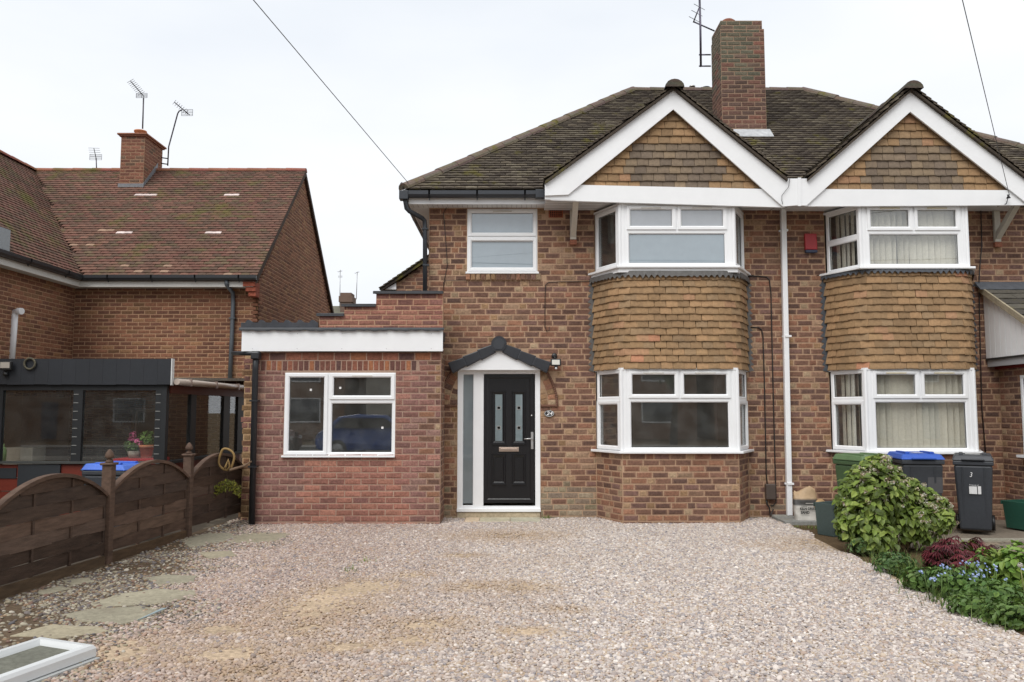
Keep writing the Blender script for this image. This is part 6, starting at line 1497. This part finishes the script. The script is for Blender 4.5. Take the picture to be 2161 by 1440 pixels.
for px, py, rp in LOBES:
    Yl = HC.y + rnd.uniform(-.22, .2); ctr = at(px, py, Yl); R = rp / FPX * Yl
    for _ in range(int(50 + rp * 4.6)):
        d = Vector((rnd.gauss(0, 1), rnd.gauss(0, 1) - .35, rnd.gauss(0, 1) + .25)).normalized(); q = ctr + d * R * (rnd.uniform(.55, 1.05) + (.25 * rnd.random() if rnd.random() < .12 else 0))
        if q.z < .08: continue
        nrm = (d * .8 + Vector((0, -.25, .75)) + Vector((rnd.gauss(0, .3), rnd.gauss(0, .3), rnd.gauss(0, .2)))).normalized()
        out = (d + Vector((rnd.gauss(0, .4), rnd.gauss(0, .4), -.25))).normalized(); ty = (out - nrm * out.dot(nrm)).normalized(); tx = ty.cross(nrm)
        s_ = rnd.uniform(.6, 1.15); items.append((('hl', rnd.randrange(12)), basis(q, tx, ty, nrm) @ Matrix.Scale(s_, 4), s_))
emit(items, 'leaf', 'foliage', hb, M_LEAF)
mb = MB(c(104, 88, 64)); 
for px, py, rp in LOBES:
    q = at(px, py, HC.y); b0 = Vector((HC.x + rnd.uniform(-.15, .15), HC.y + rnd.uniform(-.1, .1), -.02)); mb.tube([b0, b0.lerp(q, .5) + Vector((rnd.uniform(-.05, .05), 0, .03)), q], [.012, .009, .005], 6)
mb.build('stems', M_WOOD, hb)['kind'] = 'stuff'
mb = MB()
for px, py, rp in LOBES:
    ctr = at(px, py, HC.y); R = rp / FPX * HC.y
    for _ in range(12):
        d = Vector((rnd.gauss(0, .8), -abs(rnd.gauss(0, .8)) - .3, rnd.gauss(.5, .6))).normalized(); q = ctr + d * R * 1.06
        leafy(mb, q, (.035, .03, .02), 9, .028, [c(226, 220, 204), c(208, 196, 176), c(196, 200, 160), c(170, 146, 128)], rnd)
mb.build('flower_heads', M_FLOWER, hb)['kind'] = 'stuff'
def blade(mb, p, ang, L, w, col, bend, lean):
    dx_, dy_ = math.cos(ang), math.sin(ang); side = Vector((-dy_, dx_, 0)) * w / 2; pts = []
    for k in range(4):
        t = k / 3; q = p + Vector((dx_, dy_, 0)) * (lean * L * t + bend * L * t * t) + Vector((0, 0, L * (t - bend * .45 * t * t))); pts += [q - side * (1 - t * .92), q + side * (1 - t * .92)]
    mb.add(pts, [(0, 1, 3, 2), (2, 3, 5, 4), (4, 5, 7, 6)], [tuple(x * .7 for x in col)] * 2 + [col] * 6)
def tuft(mb, p, n, L, cols, rad, rnd, w=.007):
    for _ in range(n):
        q = p + Vector((rnd.gauss(0, rad), rnd.gauss(0, rad), 0)); blade(mb, q, rnd.uniform(0, 6.28), L * rnd.uniform(.5, 1.15), w * rnd.uniform(.7, 1.3), jit(rnd.choice(cols), .2, rnd), rnd.uniform(.1, .7), rnd.uniform(.05, .35))
GR = [c(112, 134, 66), c(94, 116, 54), c(130, 146, 80), c(84, 104, 50)]
def plant(name, label, px, py, cat='plant'):
    p = gnd(px, py); return p, thing(name, label, cat, (p.x, p.y, 0))
for px, py, n_, L, lb in ((1935, 1222, 160, .26, 'grass tuft between the bush and the red acer'), (1880, 1195, 120, .22, 'grass tuft at the front foot of the bush'), (1990, 1275, 70, .18, 'grass tuft at the gravel edge below the blue flowers'), (2060, 1300, 60, .2, 'low grass tuft along the gravel edge further right'), (2130, 1318, 60, .2, 'grass tuft nearest the bottom right corner'), (1960, 1160, 90, .38, 'dry straw coloured grass behind the red acer')):
    p, t = plant('grass_tuft', lb, px, py, 'grass'); mb = MB(); tuft(mb, Vector((p.x, p.y, -.01)), n_, L, GR if 'dry' not in lb else [c(176, 164, 120), c(150, 136, 92), c(128, 124, 78)], .11, rnd, .008); mb.build('blades', M_LEAF, t)['kind'] = 'stuff'; t['group'] = 'grass tufts in the flower bed'
def feathery(px, py, lb, R, n_, cols, size, h):
    p, t = plant('feathery_weed', lb, px, py); mb = MB()
    leafy(mb, (p.x, p.y, h * .5), (R, R * .8, h * .55), n_, size, cols, rnd, .5, .0); mb.build('foliage', M_LEAF, t)['kind'] = 'stuff'; t['group'] = 'low weeds in the flower bed'
feathery(1830, 1172, 'low ferny weed at the left foot of the bush', .22, 420, [c(90, 118, 66), c(74, 100, 58), c(106, 132, 80)], .05, .22)
feathery(1890, 1212, 'low ferny weed in front of the bush by the gravel', .22, 420, [c(96, 124, 70), c(78, 106, 60)], .05, .2)
feathery(1790, 1142, 'low weed beside the grey green box', .14, 160, [c(84, 112, 58), c(70, 96, 50)], .05, .14)
feathery(1945, 1248, 'low leafy weed left of the blue flowers', .2, 360, [c(92, 122, 58), c(110, 138, 70), c(76, 102, 50)], .055, .2)
feathery(2020, 1262, 'leafy green weed under the blue flowers', .26, 520, [c(88, 118, 56), c(104, 134, 66), c(74, 100, 48)], .06, .26)
feathery(2100, 1285, 'leafy green weed in front of the rosette plant', .28, 520, [c(84, 114, 54), c(104, 132, 64)], .06, .22)
feathery(2150, 1270, 'tall leafy weed at the right edge of the photo', .2, 360, [c(104, 138, 56), c(130, 156, 70)], .085, .46)
feathery(2060, 1300, 'dark leafy weed at the gravel edge below the rosette', .24, 420, [c(80, 106, 50), c(98, 124, 60)], .05, .16)
feathery(2145, 1325, 'dark leafy weed nearest the bottom right corner', .26, 420, [c(80, 106, 50), c(100, 126, 60)], .055, .18)
feathery(1985, 1222, 'taller leafy weed at the left of the red acer', .18, 300, [c(96, 122, 56), c(118, 142, 70), c(84, 108, 50)], .05, .34)
feathery(2095, 1248, 'taller bright weed behind the blue flowers', .2, 320, [c(104, 132, 58), c(126, 150, 72)], .06, .36)
# red acer
p, t = plant('red_acer', 'low dark red lace-leaf acer in the flower bed', 2035, 1232)
mb = MB(c(70, 44, 40))
for k in range(9): 
    a = k * .7; mb.tube([Vector((p.x, p.y, 0)), Vector((p.x + .16 * math.cos(a), p.y + .12 * math.sin(a), .26)), Vector((p.x + .33 * math.cos(a), p.y + .22 * math.sin(a), .32))], [.012, .008, .004], 5)
mb.build('stems', M_WOOD, t); mb = MB()
for _ in range(230):
    a = rnd.uniform(0, 6.28); r_ = rnd.random() ** .5; q = Vector((p.x + .33 * r_ * math.cos(a), p.y + .22 * r_ * math.sin(a), .38 - .16 * r_ * r_ + rnd.uniform(-.07, .03) + .05 * math.sin(a * 2 + 1)))
    col = jit(rnd.choice([c(104, 42, 50), c(84, 34, 42), c(118, 52, 58), c(76, 38, 42)]), .15, rnd)
    for j in range(7):
        b_ = a + (j - 3) * .42; tip = q + Vector((.075 * math.cos(b_), .075 * math.sin(b_), -.03 - .01 * abs(j - 3))); s_ = Vector((-math.sin(b_), math.cos(b_), 0)) * .007; m_ = q.lerp(tip, .5) + Vector((0, 0, .008)); mb.add([q, m_ - s_, tip, m_ + s_], [(0, 1, 2, 3)], col)
mb.build('foliage', M_LEAF, t)['kind'] = 'stuff'
# forget-me-nots
for k, (px, py, n_, R, lb) in enumerate(((2015, 1268, 14, .2, 'pale blue forget-me-nots nearest the red acer'), (2085, 1275, 20, .26, 'pale blue forget-me-nots in the middle of the bed'), (2140, 1262, 9, .2, 'pale blue forget-me-nots by the dandelion clock'))):
    p, t = plant('forget_me_not', lb, px, py); t['group'] = 'blue forget-me-nots'; mb = MB(); ms = MB(c(104, 130, 70))
    for _ in range(n_):
        q = Vector((p.x + rnd.gauss(0, R * .6), p.y + rnd.gauss(0, R * .5), rnd.uniform(.16, .32))); ms.tube([Vector((q.x + rnd.uniform(-.04, .04), q.y, .02)), q], .003, 4)
        for _ in range(4):
            o = q + Vector((rnd.gauss(0, .014), rnd.gauss(0, .014), rnd.gauss(0, .008))); col = jit(rnd.choice([c(150, 168, 214), c(172, 186, 224), c(134, 152, 202)]), .1, rnd); nrm = Vector((rnd.gauss(0, .4), -.7, .6)).normalized(); a = nrm.orthogonal(); b_ = nrm.cross(a)
            mb.add([o] + [o + (a * math.cos(k_ * 1.2566) + b_ * math.sin(k_ * 1.2566)) * .0075 for k_ in range(5)], [(0, k_ + 1, (k_ + 1) % 5 + 1) for k_ in range(5)], col)
    ms.build('stems', M_LEAF, t)['kind'] = 'stuff'; mb.build('flowers', M_FLOWER, t)['kind'] = 'stuff'
# big-leaved rosettes
for px, py, lb in ((2118, 1255, 'broad leaved green rosette plant right of the red acer'), (2050, 1228, 'broad leaved green plant in front of the red acer')):
    p, t = plant('rosette_plant', lb, px, py); its = []
    for k in range(34):
        a = k * 2.4; r_ = .05 + .20 * math.sqrt(k / 34); e = 1.1 - .9 * k / 34; ty = Vector((math.cos(a) * math.cos(e), math.sin(a) * math.cos(e), math.sin(e))); tx = ty.cross(Vector((0, 0, 1))).normalized(); nz = tx.cross(ty)
        its.append((('hl', k % 12), basis(Vector((p.x + r_ * .6 * math.cos(a), p.y + r_ * .6 * math.sin(a), .30 - .16 * k / 34 + .05 * math.sin(e))), tx, ty, nz) @ Matrix.Scale(1.25 if lb[-4:] == 'acer' and px > 2100 else .9, 4), 1))
    emit(its, 'leaf', 'foliage', t, M_LEAF); mb = MB(c(96, 118, 62)); mb.tube([Vector((p.x, p.y, 0)), Vector((p.x, p.y, .3))], .012, 6); mb.build('stem', M_LEAF, t)
# dandelion clock
q = at(2153, 1193, gnd(2155, 1290).y); t = thing('dandelion_clock', 'white dandelion seed head on a tall stalk at the right edge', 'flower', (q.x + .02, q.y, 0))
mb = MB(c(150, 150, 100)); mb.tube([Vector((q.x + .03, q.y, 0)), Vector((q.x + .01, q.y, .25)), q], .004, 6); mb.build('stalk', M_LEAF, t)
mb = MB(c(206, 202, 192))
for _ in range(160):
    d = Vector((rnd.gauss(0, 1), rnd.gauss(0, 1), rnd.gauss(0, 1))).normalized(); leaf(mb, q + d * .019, d, .009, c(214, 210, 200), rnd, .8)
mb.build('seed_head', M_FLOWER, t)
for px, py, n_, lb in ((735, 1208, 26, 'tiny green weed in the middle of the gravel'), (768, 1190, 14, 'tiny green sprig behind the weed in the gravel'), (1150, 1082, 40, 'small weed at the right foot of the front door'), (1425, 1092, 40, 'small weed at the foot of the bay wall'), (915, 1098, 30, 'small dry weed at the right corner of the extension'), (1718, 1116, 90, 'short grass in front of the sand bag'), (1960, 1215, 30, '')):
    if not lb: continue
    p, t = plant('weed', lb, px, py); mb = MB(); tuft(mb, Vector((p.x, min(p.y, 12.1), 0)), n_, .09 if 'grass' not in lb else .06, GR, .05 if 'grass' not in lb else .12, rnd, .009); mb.build('blades', M_LEAF, t)['kind'] = 'stuff'; t['group'] = 'small weeds in the gravel'
# block pavers of the yard on the right
yd = [o for o in bpy.data.objects if o.name == 'paved_yard'][0]; yd['_org'] = [0, 0, 0]; its = []
for i in range(26):
    for j in range(22):
        x, y = 5.0 + i * .205 + (.1 if j % 2 else 0), 8.0 + j * .105 * 1.0
        col = jit(rnd.choice([c(126, 116, 102), c(112, 104, 94), c(134, 120, 104)]), .0); k = rnd.randrange(3); key = ('pv', k, round(col[0], 3))
        if key not in GEO:
            mb = MB(col); b_ = .006; mb.hexa([Vector((-.1, -.05, -.03)), Vector((.1, -.05, -.03)), Vector((.1, .05, -.03)), Vector((-.1, .05, -.03)), Vector((-.1 + b_, -.05 + b_, .012)), Vector((.1 - b_, -.05 + b_, .012)), Vector((.1 - b_, .05 - b_, .012)), Vector((-.1 + b_, .05 - b_, .012))]); GEO[key] = (mb.v, mb.f, mb.c, False)
        its.append((key, Matrix.Translation(Vector((x, y, -.005 + rnd.uniform(-.003, .003)))), .02))
emit(its, 'paver', 'paving', yd, M_STONE)
mb = MB(c(150, 146, 132)); mb.box(4.95, 9, 10.02, 10.12, -.05, .03); structure(mb, 'kerb_edging', M_STONE)

# ================================================================ AERIALS, WIRES, FAR HOUSE
def aerial(label, mast, Y, boom, refl, n_el, el, col=c(70, 66, 70), mr=.016, brackets=(), thin=.005):
    P = [at(a, b, Y) for a, b in mast]; t = thing('television_aerial', label, 'aerial', tuple(P[0]), 'rooftop television aerials')
    mb = MB(col); mb.tube(P, mr, 7); mb.build('mast', M_METAL, t)
    A, B = at(boom[0], boom[1], Y + boom[4]), at(boom[2], boom[3], Y + boom[5]); mb = MB(col); mb.tube([A, B], .011, 6); mb.build('boom', M_METAL, t)
    d = (B - A).normalized(); s_ = d.cross(Vector((0, 0, 1))).normalized() if el == 'h' else Vector((0, 0, 1))
    for i in range(n_el):
        q = A.lerp(B, i / max(1, n_el - 1) * .8); q_ = MB(col); q_.tube([q - s_ * .16, q + s_ * .16], thin, 5); q_.build('element', M_METAL, t)
    if refl:
        c0 = at(refl[0], refl[1], Y + boom[5]); hw, hh = refl[2] / FPX * Y, refl[3] / FPX * Y; mb = MB(col)
        for k in range(5): z_ = -hh + 2 * hh * k / 4; mb.tube([c0 + Vector((-hw, 0, z_)), c0 + Vector((hw, 0, z_))], thin, 4)
        for k in (-1, 0, 1): mb.tube([c0 + Vector((k * hw, 0, -hh)), c0 + Vector((k * hw, 0, hh))], thin, 4)
        mb.build('reflector', M_METAL, t)
    for (a, b), (e, g_), yy in brackets:
        mb = MB(col); mb.tube([at(a, b, Y), at(e, g_, yy)], .014, 5); mb.build('bracket_arm', M_METAL, t)
aerial('straight television aerial rising behind the pot on the left chimney', [(301, 272), (303, 206)], 18.7, (275, 171, 304, 204, 0.0, .25), (299, 202, 12, 5), 9, 'h')
aerial('bent television aerial bracketed to the side of the left chimney', [(354, 350), (356, 310), (375, 240), (378, 235), (384, 232)], 18.9, (368, 216, 400, 243, 0, .2), (395, 238, 12, 7), 7, 'h', brackets=(((355, 335), (340, 333), 18.9), ((354, 347), (340, 345), 18.9)))
aerial('small striped aerial standing behind the left roof ridge', [(204, 364), (203, 334)], 24, (198, 313, 203, 335, 0, .2), (202, 332, 13, 6), 5, 'h')
aerial('tall aerial mast strapped to the big chimney stack', [(1479, 141), (1478, 60), (1476, -14)], 14.1, (1476, 15, 1463, 48, -.1, 0), None, 3, 'h', col=c(88, 84, 96), mr=.02, brackets=(((1475, 116), (1500, 116), 14.1), ((1475, 140), (1500, 140), 14.1), ((1463, 46), (1508, 66), 14.1)))
YFH = 46
fh = thing('far_house', 'distant house with a mossy roof and brick chimney glimpsed over the extension', 'house', (at(700, 700, YFH).x, YFH, 0))
a, b = at(640, 664, YFH), at(735, 646, YFH + 3); mb = MB(c(104, 102, 90)); mb.prism([Vector((a.x, YFH, a.z - .6)), Vector((b.x + .5, YFH, a.z - .6)), Vector((b.x + .5, YFH + 3, b.z)), Vector((a.x, YFH + 3, b.z))], (0, .1, -.3)); fr_ = mb.build('roof', M_TILE, fh)
for i in range(8):
    for j in range(22):
        pass
mb = MB(c(140, 100, 80)); mb.box(a.x, b.x + .5, YFH + .3, YFH + 6, 0, a.z - .6); mb.build('wall', M_BRICK, fh)
x0, x1 = at(718, 640, YFH + 2).x, at(741, 640, YFH + 2).x; z1 = at(730, 618, YFH + 2).z; mb = MB(c(106, 88, 78)); mb.box(x0, x1, YFH + 2, YFH + 3, 0, z1 - .22); mb.box(x0 - .08, x1 + .08, YFH + 1.92, YFH + 3.08, z1 - .55, z1 - .2); mb.box(x0, x1, YFH + 2, YFH + 3, z1 - .2, z1); mb.build('chimney', M_BRICK, fh)
aerial('left of the two thin aerials on the distant chimney', [(717, 650), (718, 570)], YFH + 2, (713, 574, 722, 572, 0, 0), (718, 584, 4, 2), 3, 'h', c(150, 150, 150), .02)
aerial('right of the two thin aerials on the distant chimney', [(752, 632), (754, 574)], YFH + 2, (749, 577, 758, 574, 0, 0), None, 3, 'h', c(150, 150, 150), .02)
# telephone wires run from both houses to a pole behind the camera
x, y, z_ = ray(2625, 2471); tt = -6.5 / y; PT = Vector((tt * x, -6.5, HCAM + tt * z_))
def wire(px, py, Y, lb, r=.0045):
    A = at(px, py, Y); pts = []
    for k in range(31):
        t_ = k / 30; q = A.lerp(PT, t_); q.z -= .10 * 4 * t_ * (1 - t_) * 0; pts.append(q)
    mb = MB((.03, .03, .035)); mb.tube(pts, r, 6); solo(mb, 'telephone_wire', M_BLACK, lb, 'wire', 'telephone wires to the street pole', loc=tuple(A))
wire(862, 387, 11.85, 'telephone wire crossing the sky to the left eaves'); wire(2130, 412, YG - .04, 'telephone wire crossing the sky to the right gable')
mb = MB((.025, .025, .028)); mb.tube([at(851, 404, 11.86), at(850, 390, 11.86), at(848, 385, 11.86), at(845, 388, 11.86)], .008, 6); solo(mb, 'wire_hook', M_BLACK, 'curled black wire hook on the left end of the gutter', 'hook', loc=tuple(at(851, 404, 11.86)))
mb = MB((.03, .03, .035)); q = at(2128, 414, YG - .03); mb.lathe([(.03, -.03), (.012, 0), (.02, .02)], tuple(q), 10); mb.tube([q, at(2124, 430, YG - .02), at(2105, 436, 11.8)], .006, 6); solo(mb, 'wire_anchor', M_BLACK, 'small dark wire anchor on the right gable board', 'anchor', loc=tuple(q))
mb = MB((.03, .03, .03)); mb.tube([at(1667, 377, YG - .02), at(1664, 395, YG - .02), at(1650, 413, YG - .02), at(1650, 424, YG - .02), at(1652, 430, YG - .02), at(1625, 444, 12.0)], .004, 5); solo(mb, 'loose_cable', M_BLACK, 'thin loose cable looping over the white board between the gables', 'cable', loc=tuple(at(1667, 377, YG)))
for k_, (ex_, ey_, ez_) in enumerate(((-22, -23.5, 6.6), (-14, -23.5, 6.2), (16, -23.5, 6.0), (26, -23.5, 6.8), (30, -8, 7.9), (-30, -8, 7.9))):
    E_ = Vector((ex_, ey_, ez_)); pts = []
    for j in range(25):
        t_ = j / 24; q = (PT + Vector((0, .15, .1 * k_ - .2))).lerp(E_, t_); q.z -= .9 * 4 * t_ * (1 - t_) * .5; pts.append(q)
    mb = MB((.02, .02, .02)); mb.tube(pts, .014, 5); solo(mb, 'street_wire', M_BLACK, 'sagging street wire to the ' + ('far left house', 'left house', 'right house', 'far right house', 'next pole on the right', 'next pole on the left')[k_] + ', mirrored in glass', 'wire', 'street wires mirrored in the upper windows', loc=tuple(pts[0]))
tp = thing('telegraph_pole', 'wooden telegraph pole where both telephone wires meet, across the drive', 'pole', (PT.x, PT.y, 0)); mb = MB(c(96, 78, 62)); mb.tube([Vector((PT.x, PT.y + .15, -.1)), Vector((PT.x, PT.y + .15, PT.z + .3))], [.14, .1], 12); mb.build('shaft', M_WOOD, tp)
mb = MB(c(60, 60, 60)); mb.lathe([(.16, PT.z - .05), (.16, PT.z + .05)], (PT.x, PT.y + .15, 0), 14); mb.build('wire_ring', M_METAL, tp)

# ================================================================ ACROSS THE STREET (seen mirrored in the glass)
def street_house(x, w, label, wallc):
    t = thing('street_house', label, 'house', (x, -24, 0), 'houses across the street mirrored in the windows'); ya, yb = -24, -31
    mb = MB(wallc); mb.box(x - w / 2, x + w / 2, yb, ya, -.1, 5.0); mb.build('wall', M_BRICK, t)
    mb = MB(c(84, 72, 64)); mb.prism([Vector((x - w / 2 - .3, ya + .35, 4.95)), Vector((x + w / 2 + .3, ya + .35, 4.95)), Vector((x + w / 2 + .3, (ya + yb) / 2, 7.6)), Vector((x - w / 2 - .3, (ya + yb) / 2, 7.6))], (0, 0, -.12)); mb.prism([Vector((x + w / 2 + .3, yb - .35, 4.95)), Vector((x - w / 2 - .3, yb - .35, 4.95)), Vector((x - w / 2 - .3, (ya + yb) / 2, 7.6)), Vector((x + w / 2 + .3, (ya + yb) / 2, 7.6))], (0, 0, -.12)); mb.build('roof', M_REDTILE, t)
    for ox, z0, ww, hh in ((-w * .25, .9, 1.8, 1.4), (-w * .25, 3.2, 1.8, 1.2), (w * .25, 3.2, 1.1, 1.2)):
        mb = MB(PVC); F = lambda u, d, z_: Vector((x - u, ya + d, z_)); mb.ring(F, ox - ww / 2, ox + ww / 2, z0, z0 + hh, [(0, 0), (0, .05), (.08, .05), (.08, .01)]); wo = mb.build('window', M_PVC, t)
        mb = MB(c(58, 64, 70)); mb.fbox(F, ox - ww / 2 + .08, ox + ww / 2 - .08, .005, .012, z0 + .08, z0 + hh - .08); mb.build('pane', M_FROST, wo)
    mb = MB(c(52, 70, 92)); mb.box(x - w * .25 - .45, x - w * .25 + .45, ya, ya + .04, 0, 2.05); mb.build('door', M_DOOR, t)
for x, w, lb, wc in ((-44, 9, 'furthest house mirrored in the conservatory glass', c(150, 122, 100)), (-34, 9, 'second house mirrored in the conservatory glass', c(168, 150, 130)), (-24, 9, 'house mirrored in the right of the conservatory glass', c(146, 116, 94)), (26, 9, 'house mirrored at the far right of the attached bay', c(160, 140, 120)), (-14, 9, 'house mirrored at the left of the extension window', c(150, 120, 98)), (-4, 9, 'pale rendered house mirrored in the extension window', c(190, 184, 172)), (6, 9, 'house mirrored in the left bay window', c(146, 112, 90)), (16, 9, 'house mirrored in the right bay window', c(150, 118, 96))): street_house(x, w, lb, wc)
def car(x, y, rz, col, label):
    t = thing('parked_car', label, 'car', (x, y, -.05)); t.rotation_euler = (0, 0, rz); t['_org'] = [0, 0, 0]
    prof = [(-2.05, .35), (-2.1, .62), (-2.0, .86), (-1.75, 1.02), (-1.3, 1.40), (-.6, 1.5), (.3, 1.48), (.95, 1.05), (1.7, .92), (2.05, .72), (2.1, .4), (2.0, .28), (-1.9, .28)]
    mb = MB(col); n_ = len(prof); secs = []
    for yy, k in ((-.86, .92), (-.8, 1), (.8, 1), (.86, .92)): secs += [Vector((a * (1 if abs(yy) < .81 else .985), yy * (1 if b < 1.0 else .86), .28 + (b - .28) * (k if b > 1.0 else 1))) for a, b in prof]
    mb.add(secs, [(k * n_ + (i + 1) % n_, k * n_ + i, (k + 1) * n_ + i, (k + 1) * n_ + (i + 1) % n_) for k in range(3) for i in range(n_)] + [tuple(range(n_)), tuple(range(4 * n_ - 1, 3 * n_ - 1, -1))]); mb.build('body', M_CAR, t, bevel=.03)
    for s_ in (-1, 1):
        mb = MB((.02, .022, .025)); v = [Vector((-1.45, s_ * .765, 1.03)), Vector((.75, s_ * .765, 1.03)), Vector((.25, s_ * .745, 1.38)), Vector((-1.15, s_ * .745, 1.36))]; mb.prism(v if s_ < 0 else v[::-1], (0, s_ * .03, 0)); mb.build('side_window', M_FROST, t)
    mb = MB((.02, .022, .025)); mb.prism([Vector((1.0, -.62, 1.06)), Vector((1.0, .62, 1.06)), Vector((.36, .56, 1.47)), Vector((.36, -.56, 1.47))], (.02, 0, .02)); mb.build('windscreen', M_FROST, t)
    for a in (-1.3, 1.3):
        for s_ in (-1, 1):
            mb = MB((.015, .015, .015)); mb.lathe([(.2, -.1), (.32, -.1), (.32, .1), (.2, .1)], (a, s_ * .78, .32), 20, M=Matrix.Rotation(math.pi / 2, 3, 'X')); wh = mb.build('wheel', M_BLACK, t); q = MB((.5, .5, .5)); q.lathe([(.2, -.11), (.2, .11)], (a, s_ * .78, .32), 16, M=Matrix.Rotation(math.pi / 2, 3, 'X')); q.build('rim', M_METAL, wh)
    for s_ in (-.62, .62): mb = MB((.8, .8, .75)); mb.box(2.02, 2.09, s_ - .15, s_ + .15, .62, .74); mb.build('headlight', M_FROST, t)
car(-4.6, -5.9, 0.0, c(30, 80, 160), 'blue parked car mirrored in the extension window'); car(-9.6, -6.0, 0, c(110, 36, 34), 'dark red parked car mirrored in the extension window'); car(1.5, -11.6, math.pi, c(190, 192, 194), 'pale parked car mirrored across the street')
def street_tree(x, y, h, R, label):
    t = thing('street_tree', label, 'tree', (x, y, 0)); mb = MB(c(88, 74, 60)); mb.tube([Vector((x, y, -.1)), Vector((x + .1, y, h * .45)), Vector((x, y, h * .8))], [.18, .12, .04], 9)
    for k in range(6): a = k * 1.05; mb.tube([Vector((x + .05, y, h * .4)), Vector((x + R * .6 * math.cos(a), y + R * .6 * math.sin(a), h * .75))], [.06, .02], 6)
    mb.build('trunk', M_WOOD, t); mb = MB(); r2 = random.Random(int(x * 7 + 50))
    for k in range(14):
        q = Vector((x + r2.gauss(0, R * .5), y + r2.gauss(0, R * .5), h * .72 + r2.gauss(0, R * .45))); leafy(mb, q, (R * .45,) * 3, 90, .22, [c(88, 108, 56), c(72, 92, 48), c(106, 124, 66)], r2)
    mb.build('crown', M_LEAF, t)['kind'] = 'stuff'
street_tree(7.5, -15.5, 6.0, 2.0, 'green street tree mirrored in the bay windows'); street_tree(12.5, -16, 7.0, 2.3, 'tall street tree mirrored in the right hand bay')
for o in bpy.data.objects:
    if '_org' in o: del o['_org']
